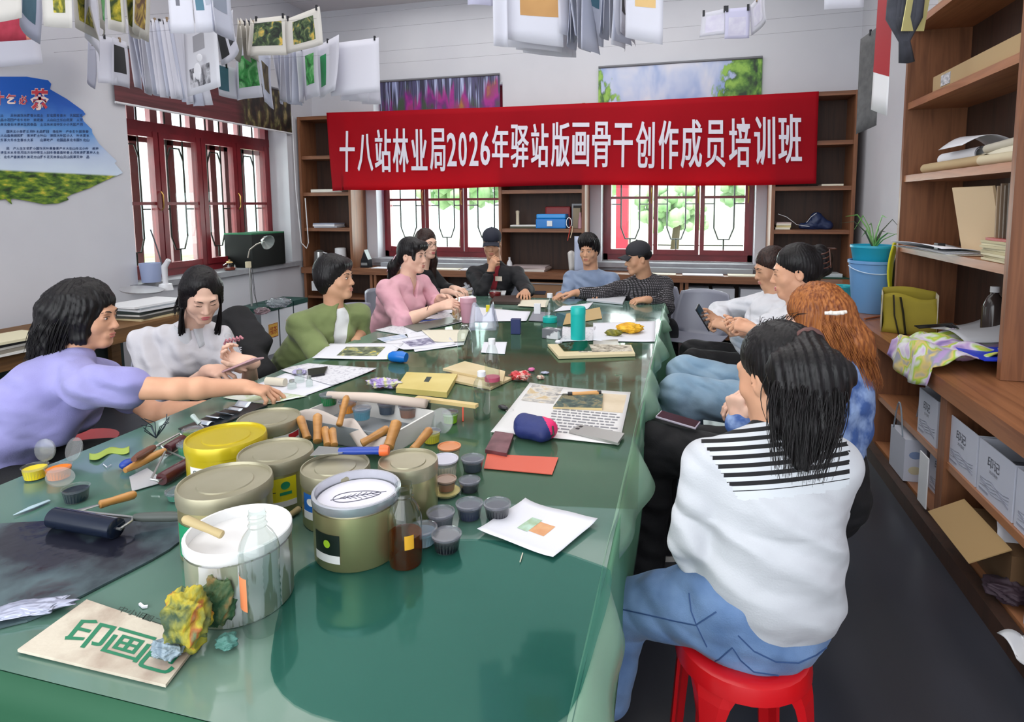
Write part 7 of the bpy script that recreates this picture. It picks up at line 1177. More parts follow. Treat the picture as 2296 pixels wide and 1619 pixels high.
def pot_on_sill(): 
    c = Vector((-4.74, 5.42, .82)); e = empty('teapot', c, 'clear glass teapot of red tea on the window sill', 'teapot'); B().openlathe([(0, .0), (.05, .0), (.07, .03), (.065, .06), (.035, .08)], 20, Matrix.Translation(c)).make('pot_wall', GLS, e, smooth=True); B().lathe([(0, .004), (.05, .004), (.066, .03), (0, .03)], 20, Matrix.Translation(c)).make('tea', mat('red_tea', '9A3A22', .3), e, smooth=True); B().lathe([(.036, .08), (.030, .095), (.008, .10), (.01, .115), (0, .116)], 16, Matrix.Translation(c)).make('lid', mat('brass_lid', 'C8AA74', .4, .5), e, smooth=True); B().tube([c+Vector((-.0, -.06, .03)), c+Vector((0, -.09, .05)), c+Vector((0, -.10, .075))], .007, 8).make('spout', GLS, e, smooth=True)
pot_on_sill()
c = Vector((-4.55, 3.82, .72)); tag(B().lathe([(0, 0), (.075, 0), (.09, .17), (.085, .17), (.07, .01), (0, .01)], 24, Matrix.Translation(at(340, 632, 4.35))).make('blue_tub', mat('pale_blue_plastic', '9AA6C8', .4), smooth=True), 'pale blue plastic tub by the window sill', 'tub')
e = empty('microscope', at(375, 640, 4.2), 'white desk microscope standing before the window', 'microscope'); m0 = at(372, 650, 4.2); B().lathe([(0, 0), (.06, 0), (.05, .05), (.02, .06), (0, .06)], 18, Matrix.Translation(m0)).make('base', mat('white_enamel', 'D6D6DA', .4), e, smooth=True); B().tube([m0+Vector((0, 0, .05)), m0+Vector((.0, 0, .20)), m0+Vector((.05, 0, .26))], [.02, .025, .02], 10).make('column', MATS['white_enamel'], e, smooth=True); B().tube([m0+Vector((-.01, 0, .18)), m0+Vector((-.07, 0, .38)), m0+Vector((-.12, .0, .52))], .006, 8).make('steel_rod', mat('dark_steel', '4A4A50', .4, .7), e, smooth=True)
tag(B().lathe([(0, 0), (.15, .0), (.16, .012), (.0, .02)], 32, Matrix.Translation(at(318, 652, 4.0)) @ Matrix.Rotation(.12, 4, 'Y')).make('round_tray', mat('grey_round_tray', 'A8A8AC', .4), smooth=True), 'round pale grey tray on the stack of papers behind the two women', 'tray')
bm_ = wood('rough_bench_wood', '5A3E22', '7A5630', 1, .7)
e = empty('bench', (-4.25, 3.2, 0), 'rough brown wooden bench against the wall, loaded with books and papers', 'bench'); B().box(-4.62, -3.80, 1.6, 3.95, .56, .66).make('bench_top', bm_, e)
for y in (1.8, 3.8):
    for x in (-4.5, -3.9): B().box(x-.04, x+.04, y-.04, y+.04, 0, .56).make('leg', bm_, e)
B().box(-4.6, -4.5, 1.7, 3.9, .0, .5).make('dark_panel', mat('dark_teal_panel', '2A3A3A', .6), e)
def stack(name, x, y, z, w, d, cols, label, cat='book', rz=0, grp=None, labels=None, jit=.02, seed=1, ts=None):
    rr = random.Random(seed); zz = z
    for k, cc in enumerate(cols):
        t = ts[k] if ts else .012+.012*rr.random(); M = TR(x+rr.uniform(-jit, jit), y+rr.uniform(-jit, jit), zz, rz+rr.uniform(-.12, .12))
        o = B().box(-w/2, w/2, -d/2, d/2, 0, t, M).make(name, mat('paper_'+cc, cc, .7)); tag(o, label+(', %s from the bottom' % ORD[k] if len(cols) > 1 else ''), cat, grp); zz += t+.0006
    return zz
stack('book', -3.9, 2.55, .66, .30, .42, ['DCDAD4', '8A8478', 'E2DFD8', '2E2E30', 'D8D0B0'], 'flat book on the bench behind the person in lavender', grp='books on the bench'); stack('book', -4.2, 2.0, .66, .34, .45, ['D8D6D2', 'B8B4A8', 'E0DEDA'], 'flat book in the low pile at the photo edge', grp='books in the low pile')
stack('magazine', -4.05, 3.75, .66, .34, .46, ['C8B890', '3A3A34', 'E0DCD6', '1E2A28', 'DADCE0', '9AA0A6', 'E4E4E6'], 'magazine in the pile behind the white blouse', 'magazine', grp='magazines behind the blouse')
def gift(y0, y1, label):
    e = empty('gift_carton', (-4.22, (y0+y1)/2, 0), label, 'carton', 'white cartons with yellow squares by the window wall'); B().box(-4.38, -4.07, y0, y1, 0, .44).make('carton_body', mat('white_gift_card', 'D6D8DE', .5), e); B().box(-4.385, -4.065, y0-.004, y1+.004, .44, .49).make('green_lid', mat('dark_green_lid', '17403A', .5), e); B().box(-4.0695, -4.066, y0+.10, y0+.24, .17, .31).make('yellow_square', mat('amber_square', 'D8A848', .6), e)
    b = B(); write(b, '福茶', lambda a, q: Vector((-4.0655, y0+.115+.11*a, .20+.08*q)), .01); b.box(-4.0658, -4.0655, y0+.10, y0+.24, .17, .175); b.box(-4.0658, -4.0655, y0+.10, y0+.24, .305, .31); b.box(-4.0658, -4.0655, y0+.10, y0+.105, .17, .31); b.box(-4.0658, -4.0655, y0+.235, y0+.24, .17, .31); b.make('square_print', mat('red_brown_print', '9A3A1E', .6), e); B().box(-4.38, -4.07, y0-.003, y0, 0, .44).make('grey_side', mat('grey_gift_side', '6A7074', .6), e)
gift(5.04, 5.30, 'white carton with a yellow square, nearest the lamp pole'); gift(5.32, 5.54, 'white carton with a yellow square, second from the lamp pole'); gift(5.56, 5.80, 'white carton half hidden behind the person in olive')
crumple('plastic_bag', 625, 690, .16, .15, .06, clear('bag_film', 'E6E8EC', 1.2, .15, .22, 'C8CAD2'), 'crumpled clear plastic bag on top of the white cartons', 'bag', 41, z=.485); crumple('plastic_bag', 588, 706, .09, .08, .045, clear('pink_bag_film', 'E8DCE0', 1.2, .15, .22, 'C8A8B0'), 'small pinkish plastic bag on the carton nearest the lamp', 'bag', 42, z=.46)
# embroidered black jacket on the chair behind the white blouse
def jk(a, q): return np.array(at(470+75*a+40*q, 712+70*a*a+130*q+12*math.sin(a*5+q*3), 2.78-.12*a+.05*math.sin(q*4)))
P = [ec(at(500, 725, 2.72), at(545, 800, 2.62), (.16, .06), (.17, .07), (1, .2, 0), .05), rc(at(555, 800, 2.6), at(590, 840, 2.55), .08, .06, .05)]
e = empty('jacket', at(540, 830, 2.65), 'black jacket with white and pink embroidery hanging on a chair back', 'jacket'); sdf_obj('jacket_body', P, .007, BLK, e, folds(.009, 18, 3)); b = B(); J = lambda u0, u1, v0, v1: (lambda a, q: at(u0+(u1-u0)*a, v1+(v0-v1)*q, 2.44)); write(b, 'C', J(502, 517, 746, 760), .03); write(b, '♪', J(508, 516, 750, 758), .02) if 0 else None; b.make('white_moon_patch', mat('white_thread', 'D8D6DA', .7), e)
b = B(); write(b, 'ANNIE', J(512, 542, 778, 790), .01); write(b, 'LAND', J(514, 542, 792, 803), .01); b.make('white_letters', MATS['white_thread'], e)
b = B()
for k in range(5): b.tube([at(503+8*k, 772-2*k, 2.44), at(507+8*k, 762-2*k, 2.44), at(513+8*k, 768-2*k, 2.44)], .006, 6)
b.make('pink_flowers', mat('pink_thread', 'C8848E', .7), e)
# ================================================================ things on the back worktop and in the back bookcases
def on(x, y, z): return Vector((x, y, z))
ZW = .7365
c = on(-4.50, 6.70, ZW); e = empty('kettle', c, 'brushed steel kettle on a white base in the corner bookcase', 'kettle'); B().lathe([(0, 0), (.085, 0), (.085, .018), (0, .02)], 22, Matrix.Translation(c)).make('kettle_base', wcap, e, smooth=True); B().lathe([(.07, .02), (.072, .03), (.062, .19), (.03, .21), (0, .215)], 22, Matrix.Translation(c)).make('kettle_body', STEEL, e, smooth=True); B().tube([c+on(.06, 0, .18), c+on(.11, 0, .17), c+on(.105, 0, .07), c+on(.07, 0, .05)], .010, 8).make('handle', wcap, e, smooth=True)
c = on(-4.22, 6.74, ZW); e = empty('water_jug', c, 'tall white plastic jug beside the steel kettle', 'jug'); B().lathe([(0, 0), (.072, 0), (.075, .02), (.068, .235), (.05, .24), (0, .242)], 24, Matrix.Translation(c)).make('jug_body', wcap, e, smooth=True); B().box(-4.36, -4.32, 6.68, 6.74, ZW, ZW+.09).make('small_white_cup', wcap, e)
e = empty('iron_figure', (-3.86, 6.74, ZW), 'black upright clothes iron on the worktop beside the window jamb', 'iron'); B().prism([(-.06, 0), (.06, 0), (.05, .10), (.01, .19), (0, .22), (-.02, .16), (-.05, .09)], .09, Matrix.Translation((-3.86, 6.78, ZW)) @ Matrix.Rotation(R90, 4, 'X')).make('iron_body', BLKP, e); B().box(-3.90, -3.82, 6.68, 6.688, ZW+.03, ZW+.06).make('iron_plate', STEEL, e)
e = empty('toolbox', (-1.48, 6.74, 1.23), 'bright blue plastic case with a white latch on the bookcase shelf', 'case'); blu = mat('bright_blue_case', '1278C8', .3); B().box(-1.66, -1.31, 6.66, 6.86, 1.232, 1.34, None, .012).make('case_bottom', blu, e); B().box(-1.655, -1.315, 6.665, 6.855, 1.342, 1.395, None, .014).make('lid', mat('blue_case_lid', '2490DC', .25), e); B().box(-1.525, -1.465, 6.645, 6.66, 1.26, 1.32).make('latch', wcap, e)
tag(B().box(-1.60, -1.30, 6.87, 6.95, 1.232, 1.48, None, .02).make('red_case', mat('dark_red_case', '8E0F16', .4)), 'dark red plastic case standing behind the blue one', 'case')
tag(B().lathe([(0, 0), (.02, 0), (.02, .17), (.022, .17), (.022, .20), (0, .205)], 14, Matrix.Translation((-1.90, 6.76, 1.232))).make('cream_tube', mat('cream_tube_plastic', 'CFC4AC', .5), smooth=True), 'upright cream tube at the end of the shelf with the blue case', 'tube')
e = empty('picture_frame', (-1.18, 6.88, 1.232), 'grey picture frame leaning at the end of the shelf with the blue case', 'frame'); B().box(-1.28, -1.13, 6.90, 6.915, 1.232, 1.50).make('picture', mat('dark_picture', '2E2622', .6), e); b = B(); b.box(-1.285, -1.13, 6.893, 6.915, 1.49, 1.51).box(-1.285, -1.268, 6.893, 6.915, 1.232, 1.49); b.make('frame_border', mat('grey_frame', '9A9CA2', .4), e)
tag(B().box(-1.255, -1.17, 6.80, 6.86, 1.232, 1.46).make('book', mat('beige_book', '9A8C74', .7)), 'beige upright book before the grey picture frame', 'book'); e = bottle(1290, 505, [(0, 0), (.028, 0), (.024, .10), (.012, .15), (.012, .19)], mat('dusty_pink_glass', 'B88A94', .3), 'small dusty pink bottle before the grey picture frame', z=1.232) if 0 else tag(B().lathe([(0, 0), (.028, 0), (.024, .09), (.012, .14), (.012, .18), (0, .18)], 16, Matrix.Translation((-1.16, 6.74, 1.232))).make('pink_bottle', mat('dusty_pink_glass', 'B88A94', .3), smooth=True), 'small dusty pink bottle before the grey picture frame', 'bottle')
e = empty('tape_measure', (-1.27, 6.66, 1.232), 'round steel buckle with red and cream straps dangling over the shelf edge', 'strap'); B().tube([on(-1.27+.03*math.cos(a), 6.64, 1.30+.055*math.sin(a)) for a in np.linspace(0, 6.28, 18)], .006, 6).make('steel_ring', STEEL, e, smooth=True)
for k, cc in enumerate(('B8402E', 'D8C0A0')): B().tube([on(-1.25+.02*k, 6.635, 1.26), on(-1.26+.03*k, 6.615, 1.2), on(-1.28+.03*k, 6.61, 1.10+.03*k)], .005, 6).make('hanging_strap', mat('strap_'+cc, cc, .7), e, smooth=True)
tag(B().sheet(lambda a, q: on(-1.20+.24*a-.03*q*math.sin(a*5), 6.60-.02*math.sin(a*7), 1.15-.42*q), 12, 6, .003).make('white_apron', mat('bluish_white_cloth', 'B8C0D8', .8), smooth='all'), 'bluish white apron hanging in front of the bookcase behind the grey-blue sweatshirt', 'apron')
tag(B().sheet(lambda a, q: on(-1.28+.10*a+.02*q, 6.62-.02*math.sin(a*7), .96-.22*q+.03*math.sin(a*4)), 8, 5, .004).make('white_cloth', mat('limp_white_cloth', 'D8D4D0', .8), smooth='all'), 'limp white cloth hanging beside the bluish apron', 'cloth')
for x, z, w, l, cs in ((-1.75, ZW, .42, 'booklet on the worktop under the blue case', ['D8D2CC', 'C8B8B4', 'B8A8A8']), (-1.80, 1.232, .34, 'thin paper at the front of the blue case shelf', ['4A4A3A', 'E0E0DC']), (-4.40, 1.232, .30, 'papers on the shelf above the kettle', ['C8CCD8', 'E0E0E4', '9AA0B4']), (-4.35, 1.672, .42, 'folded papers on the upper shelf of the corner bookcase', ['DAD6CC', 'E0DCD2']), (.98, 1.232, .14, 'small book in the pile beside the navy bag', ['E2DCC8', 'D8C890', 'E0DAC8', 'C8B4B0']), (1.42, 1.672, .20, 'cream paper slip lying on the upper shelf past the banner end', ['E4DCC8'])):
    stack('booklet', x, 6.78, z, w, .24, cs, l, 'booklet', grp=l, seed=len(l), jit=.01)
P = [rc((1.26, 6.78, 1.28), (1.30, 6.78, 1.36), .055, .05, .04), rc((1.32, 6.78, 1.33), (1.42, 6.78, 1.27), .05, .045, .04), rc((1.16, 6.77, 1.265), (1.40, 6.77, 1.262), .03, .032, .04)]
e = empty('drawstring_bag', (1.3, 6.78, 1.232), 'navy drawstring bag with white piping on the shelf', 'bag'); sdf_obj('bag_body', P, .006, mat('navy_nylon', '1A2A50', .45), e, folds(.006, 40, 1)); B().tube([on(1.20, 6.735, 1.30), on(1.24, 6.722, 1.36), on(1.29, 6.72, 1.40)], .003, 5).make('white_piping', wcap, e)
tag(B().tube([on(.92, 6.70, 1.39), on(1.0, 6.68, 1.36), on(1.10, 6.68, 1.28), on(1.22, 6.68, 1.262)], .007, 6, flat=.4).make('white_strap', wcap, smooth=True), 'white strap curving from the book pile to the navy bag', 'strap')
crumple('dark_pouch', 1815, 505, .05, .05, .02, BLKP, 'small dark pouch between the book pile and the navy bag', 'pouch', 50, z=1.234) if 0 else None
b = B(); b.tube([on(1.40+.035*math.cos(a), 6.75, .86+.10*math.sin(a)) for a in np.linspace(-1.9, 1.2, 12)], [.010]*12, 8, flat=.5); tag(b.make('white_horn', wcap, smooth=True), 'curved white plastic hook standing in the end bookcase above the green mat', 'hook')
tag(B().box(1.16, 1.60, 6.62, 6.90, ZW, ZW+.012).make('cutting_mat', mat('green_cutting_mat', '1F4A3C', .6)), 'dark green cutting mat on the worktop corner', 'mat'); stack('drawing', 1.36, 6.75, ZW+.013, .36, .20, ['B8C4C8', 'C8D0D4'], 'pale drawing on the dark green cutting mat', 'drawing', grp='drawings on the cutting mat', jit=.01)
# window ledges and worktop papers
for x0, x1, l in ((-3.7, -2.2, 'long grey tool case lying below the first back window'), (-.55, .70, 'long grey flat case lying below the second back window')): tag(B().box(x0, x1, 6.80, 6.92, ZW, .795).make('long_case', mat('grey_long_case', '8A8C92', .5)), l, 'case')
k = 0
for x, y, w, l in ((-3.55, 6.71, .36, 'white sheet on the worktop beside the black iron'), (-2.85, 6.72, .5, 'cream sheet on the worktop behind the long-haired person'), (-2.40, 6.71, .34, 'white sheet on the worktop near the central bookcase'), (-.3, 6.71, .4, 'cream sheet on the worktop behind the checked jacket'), (.18, 6.71, .42, 'white sheet on the worktop behind the empty grey chair'), (.62, 6.71, .36, 'white sheet on the worktop near the end bookcase')):
    tag(B().box(x-w/2, x+w/2, y-.09, y+.08, ZW, ZW+.006+.003*(k % 3), TR(0, 0, 0)).make('paper_sheet', (PAP, PAPC)[k % 2]), l, 'paper'); k += 1
crumple('brown_cloth', 1395, 590, .12, .07, .03, mat('dark_brown_pile', '3E3A34', .7), 'dark rumpled cloth on the worktop beside the window behind the men', 'cloth', 51, z=ZW) if 0 else None
tag(B().lathe([(0, 0), (.04, 0), (.03, .10), (.012, .13), (.012, .16), (0, .16)], 14, Matrix.Translation((-1.98, 6.68, ZW))).make('white_bottle', mat('white_bottle_plastic', 'DCDCE0', .4), smooth=True), 'small white bottle on the worktop behind the black jacket', 'bottle')
# under the back worktop
for x, l in ((-2.6, 'rolled drawing jammed under the worktop behind the long-haired person'),):
    for k in range(6): tag(B().tube([on(x-.25+.07*k, 6.70, .42+.02*k), on(x+.2-.03*k, 6.72, .46+.015*k+.04*(k % 2))], .018, 10).make('paper_roll', (PAPC, PAP)[k % 2], smooth=True), l+', %s from below' % ORD[k], 'paper roll', 'rolled drawings under the worktop')
for x, l in ((.14, 'white carton under the worktop nearest the checked jacket'), (.40, 'white carton under the worktop behind the empty grey chair'), (.68, 'white carton under the worktop, last before the corner')):
    e = empty('carton', (x, 6.78, .37), l, 'carton', 'cartons under the back worktop'); B().box(x-.11, x+.11, 6.66, 6.92, .372, .60).make('carton_body', mat('white_carton_card', 'CDD0D8', .6), e); b = B(); write(b, '印记', lambda a, q: on(x-.05+.1*a, 6.658, .46+.07*q), .0); b.make('brush_lettering', mat('grey_brush_ink', '5A5C66', .7), e)
crumple('grey_sack', 840, 640, .14, .10, .09, mat('grey_sack', '5E6268', .8), 'grey sack stuffed under the worktop behind the person in pink', 'sack', 52, z=.372) if 0 else None
e = empty('socket_strip', (-4.3, 6.60, .42), 'white socket strip with tangled cables in the corner cabinet', 'socket'); B().box(-4.56, -4.40, 6.60, 6.64, .44, .56).make('socket_box', wcap, e)
for k in range(5): B().tube([on(-4.45+.03*k, 6.60, .48), on(-4.38+.05*k, 6.56, .40+.02*k), on(-4.30+.04*k, 6.58, .52-.04*k), on(-4.22+.05*k, 6.60, .38)], .005, 6).make('cable', (BLKP, wcap)[k % 2], e, smooth=True)
tag(B().tube([on(-4.70, 6.55, 2.6), on(-4.69, 6.55, 1.7), on(-4.64, 6.54, 1.05), on(-4.56, 6.53, .98), on(-4.53, 6.53, 1.05), on(-4.55, 6.53, 1.6)], .006, 6).make('white_cable', wcap, smooth=True), 'white cable looping down the corner bookcase', 'cable')
# ================================================================ side worktop and tall bookcase
ZR = .7365
c = on(1.27, 4.66, ZR); e = empty('bucket', c, 'large light blue plastic bucket holding a turquoise planter', 'bucket'); M = Matrix.Translation(c); bb = mat('sky_blue_plastic', '6E9FD2', .4); B().openlathe([(0, .001), (.115, 0), (.118, .01), (.150, .34), (.158, .345), (.158, .365), (.146, .365), (.112, .012), (0, .012)], 32, M).make('bucket_wall', bb, e, smooth=True); B().tube([c+on(-.158*math.cos(a), -.158*math.sin(a)*1.02, .33-.05*math.sin(a)) for a in np.linspace(.1, 3.0, 14)], .004, 6).make('handle', mat('pale_blue_handle', 'B8D0E8', .4), e, smooth=True)
c2 = c+on(0, 0, .30); e = empty('planter', c2, 'turquoise planter set in the top of the light blue bucket', 'planter'); B().lathe([(0, 0), (.11, 0), (.115, .01), (.142, .15), (.147, .155), (.147, .17), (.134, .17), (.130, .14), (0, .14)], 30, Matrix.Translation(c2)).make('planter_wall', mat('turquoise_planter', '27A5C4', .4), e, smooth=True)
e = empty('aloe_plant', c2+on(0, 0, .14), 'spiky green aloe growing in the turquoise planter', 'plant'); rr = random.Random(5); lf_ = mat('aloe_green', '5E9A4A', .5, col2='8AB86A', scale=6); dk = mat('withered_leaf', '3A4A34', .7)
for k in range(11):
    a = k*2.4; r = .06+.12*rr.random(); hgt = .10+.16*rr.random(); p0 = c2+on(0, 0, .14); d = on(math.cos(a), math.sin(a), 0); B().tube([p0, p0+d*r*.35+on(0, 0, hgt*.6), p0+d*r*.8+on(0, 0, hgt*.95), p0+d*r*1.35+on(0, 0, hgt*(.9 if k % 3 else .55))], [.013, .011, .007, .001], 6, flat=.35).make('leaf', lf_ if k % 4 else dk, e, smooth=True)
c = on(1.16, 4.95, ZR); e = empty('small_pot', c, 'small turquoise pot at the worktop edge beside the bucket', 'pot'); B().openlathe([(0, .001), (.045, 0), (.07, .13), (.076, .135), (.076, .145), (.064, .14), (.04, .01), (0, .01)], 22, Matrix.Translation(c)).make('pot_wall', mat('teal_pot', '2AB0B8', .4), e, smooth=True)
# yellow tote bags
ym = mat('mustard_canvas', '9A8A26', .8, col2='8A7C24', scale=6); e = empty('tote_bag', (1.3, 4.05, ZR), 'mustard and black shopping bag slumped on the worktop', 'bag'); M = TR(1.29, 3.98, ZR, -.25) @ Matrix.Diagonal((.86, .9, .9, 1))
b = B(); b.sheet(lambda a, q: M @ on(-.16+.32*a+.01*math.sin(q*5), -.09-.02*math.sin(a*3.1)*(1-q)+.03*q, .26*q*(.93+.07*math.sin(a*6))), 14, 8, .004); b.make('bag_front', ym, e, smooth='all'); b = B(); b.sheet(lambda a, q: M @ on(-.16+.32*a, .09-.03*q, .29*q*(.95+.05*math.sin(a*4))), 12, 8, .004); b.make('bag_back', ym, e, smooth='all')
for sx in (-1, 1): B().sheet(lambda a, q: M @ on(sx*.16+.0*a, -.09+.18*a+.02*math.sin(a*3)*0, .26*q), 4, 4, .004).make('bag_side', mat('pale_bag_lining', 'B8AE96', .7), e, smooth='all')
B().box(-.16, .16, -.09, .09, 0, .004, M).make('bag_bottom', ym, e); B().tube([M @ on(-.10, -.10, .25), M @ on(-.09, -.125, .12), M @ on(-.06, -.13, .0), M @ on(-.02, -.13, .0), M @ on(-.04, -.125, .14), M @ on(-.06, -.11, .24)], .012, 6, flat=.3).make('black_strap', BLKP, e, smooth=True)
e = empty('tote_bag', (1.30, 4.40, ZR+.1), 'tall yellow and black folded bag wedged between bucket and bookcase', 'bag'); B().sheet(lambda a, q: on(1.36+.08*a-.03*math.sin(q*3), 4.44-.10*a, ZR+.02+.46*q+.03*math.sin(a*5)), 6, 8, .012).make('black_panel', BLKP, e, smooth='all'); B().sheet(lambda a, q: on(1.33+.04*a-.03*math.sin(q*3), 4.42+.04*a, ZR+.12+.38*q), 4, 8, .010).make('yellow_panel', mat('acid_yellow', 'C8C41E', .6), e, smooth='all')
# folded clothes spilling over the edge
cm = multi('patchwork_clothes', [(.30, '8A74B0'), (.40, 'C4A8D4'), (.47, 'D8D6DC'), (.53, 'A8C83A'), (.58, 'DCC47A'), (.64, '9AA0A8'), (.72, 'B49ACB')], 7, .8, 2, .1)
def cl(a, q):
    x = 1.66-.68*q; y = 3.60-.56*a+.05*math.sin(q*5); z = ZR+.02+.05*abs(math.sin(a*9+q*4))*(1-.3*q)+.03*math.sin(q*12+a*3)**2
    if q > .85: t = (q-.85)/.15; x = 1.082-.02*t+.012*math.sin(a*16); z = ZR+.03-.13*t*(.6+.4*math.sin(a*3))
    return on(x, y, z)
tag(B().sheet(cl, 44, 34, .006).make('clothes_heap', cm, smooth='all'), 'heap of lilac, lime and grey clothes spilling over the worktop edge', 'clothes')
tag(B().box(-.17, .13, -.13, .13, 0, .006, TR(1.44, 3.16, ZR+.066, .1)).make('blue_folder', mat('royal_blue_folder', '1E3ACB', .4)), 'royal blue plastic folder lying behind the heap of clothes', 'folder')
tag(B().sheet(lambda a, q: on(1.32+.34*a, 3.30+.50*q, ZR+.09+.10*a**3+.02*math.sin(q*5)), 10, 8, .002).make('curled_paper', mat('curled_grey_paper', 'B0B2B8', .7), smooth='all'), 'curled pale paper beside the dark bottle inside the tall bookcase', 'paper')
b = B()
for k in range(4): b.tube([on(1.26, 3.72+.02*k, ZR+.07), on(1.34, 3.60-.03*k, ZR+.11+.01*k), on(1.44, 3.66, ZR+.08), on(1.52, 3.55+.03*k, ZR+.10)], .004, 6)
tag(b.make('black_cable', BLKP, smooth=True), 'coiled black cable behind the heap of clothes', 'cable')
c = on(1.55, 3.58, ZR+.0); e = empty('bottle', c, 'tall dark glass bottle in the lowest bay of the tall bookcase', 'bottle'); dkgl = mat('dark_smoked_plastic', '3A3230', .15); B().lathe([(0, 0), (.05, 0), (.052, .02), (.052, .22), (.035, .27), (.018, .29), (.018, .31), (0, .31)], 22, Matrix.Translation(c)).make('bottle_wall', dkgl, e, smooth=True); B().lathe([(.021, .30), (.021, .33), (0, .33)], 14, Matrix.Translation(c)).make('cap', wcap, e, smooth=True)
# shelf at 1.23
cols = ['C8C0A0', 'BEB490', 'D2CAAA', 'B8AE8A', 'CCC4A4', 'C2B896', 'D0C8A8', 'BCB28E']
zt = stack('exercise_book', 1.50, 3.14, 1.232, .30, .26, cols, 'cream exercise book in the shelf pile', 'book', grp='cream books on the shelf', ts=[.011]*8, jit=.006, seed=3)
tag(B().box(1.35, 1.60, 3.02, 3.24, zt, zt+.012).make('red_book', mat('dull_red_cover', 'A23A34', .5)), 'dull red book on top of the cream pile', 'book'); zt += .013
crumple('cloth_bag', 2235, 520, .06, .05, .02, mat('pale_blue_grey_cloth', 'A8B4C4', .8), 'small pale blue-grey cloth on the red book', 'cloth', 60, z=zt) if 0 else tag(B().ball((1.46, 3.08, zt+.022), .06, .05, .024, 14).make('small_cloth', mat('pale_blue_grey_cloth', 'A8B4C4', .8), smooth='all'), 'small pale blue-grey cloth bundle on the red book', 'cloth')
for k in range(4): tag(B().sheet(lambda a, q: on(1.28+.28*a-.05*q-.01*k, 3.45+.62*q, 1.236+.004*k+.012*math.sin(a*4+q*3)*(k/3)+.02*(1-a)**2*(k == 3)), 8, 8, .002).make('loose_paper', (PAPC, PAP, mat('grey_sheet', 'B0B2B4', .7), PAP)[k], smooth='all'), 'loose sheet overhanging the shelf edge above the bag, %s from below' % ORD[k], 'paper', 'loose sheets on the shelf')
tag(B().box(1.285, 1.32, 3.60, 3.65, 1.248, 1.285).make('binder_clip', BLKP), 'black binder clip biting the loose sheets', 'clip')
for k in range(6):
    cc = ('C9AE8A', '8A7258', '6E5A48', '5E4E40', '4E4238', '46382E')[k]; M = (TR(1.44, 3.47, 1.233, -R90+.12) @ Matrix.Rotation(.20, 4, 'X')) if k == 0 else TR(1.50, 3.23-.034*k, 1.233) @ Matrix.Rotation(-.04, 4, 'X'); tag(B().box(-.17 if k == 0 else -.13, .17 if k == 0 else .13, -.006, .006, 0, .35-.01*(k % 2), M).make('wooden_board', mat('board_'+cc, cc, .6)), 'pale tan board leaning foremost against the others on the shelf' if k == 0 else 'brown board leaning behind the pale tan one, %s in the row' % ORD[k], 'board', None if k == 0 else 'brown boards behind the tan one')
# shelf at 1.67: rolls of paper
for k, (p, q, r, m, l) in enumerate((((1.38, 4.12, 1.70), (1.44, 3.50, 1.71), .028, mat('kraft_roll', 'B8A07A', .8), 'tan paper roll lying lowest on the second shelf'), ((1.44, 4.02, 1.745), (1.46, 3.60, 1.75), .036, PAP, 'thick white paper roll resting on the tan one'), ((1.50, 3.75, 1.72), (1.46, 3.20, 1.73), .034, PAPC, 'cream felt roll crossing the others on the second shelf'), ((1.46, 3.55, 1.765), (1.52, 3.08, 1.80), .022, mat('grey_cream_roll', 'C0BAAC', .8), 'thin grey roll pointing up at the shelf end'), ((1.40, 3.45, 1.702), (1.45, 3.08, 1.705), .026, mat('sand_roll', 'C8BCA0', .8), 'sand-coloured roll at the near end of the second shelf'))):
    p, q = Vector(p), Vector(q); d = (q-p).normalized(); e = tag(B().tube([p, q], r, 18, cap=False).tube([p+d*.002, q-d*.002], r*.80, 18, cap=False).make('paper_roll', m, smooth=True), l, 'paper roll'); 
    b = B(); b.tube([p+d*.002+Vector((0, .0, 0)), p+d*.003], r*.55, 14, cap=False); b.make('inner_turn', m, e, smooth=True)
tag(B().sheet(lambda a, q: on(1.36+.25*a, 3.88-.30*q, 1.79+.07*math.sin(a*3.14)*(1-.3*q)), 10, 4, .002).make('folded_sheet', PAP, smooth='all'), 'bent white sheet standing on the thick white roll', 'paper')
# shelf at 2.12: long cardboard box
M = TR(1.42, 3.02, 2.123, 0); e = empty('long_carton', (1.47, 3.45, 2.12), 'long tan cardboard box lying on the third shelf', 'box'); B().box(1.36, 1.58, 3.0, 4.02, 2.122, 2.215).make('carton_body', mat('tan_cardboard', 'B0946C', .7), e); B().box(1.357, 1.36, 3.78, 3.90, 2.14, 2.20).make('label_sticker', mat('printed_sticker', 'D8D6DC', .6, col2='8A8A94', scale=60), e)
for k in range(5): tag(B().box(1.40, 1.62, 3.1+.22*k, 3.1+.22*k+.15, 2.602, 2.66+.03*(k % 3)).make('stored_box', mat('store_%d' % k, ('6A5A7A', 'B8AE8A', '4A5A6A', '8A7A6A', 'C0B8A8')[k], .7)), ('dull purple box on top of the tall bookcase', 'cream box on top of the tall bookcase', 'slate box on top of the tall bookcase', 'brown box on top of the tall bookcase', 'pale grey box on top of the tall bookcase')[k], 'box')
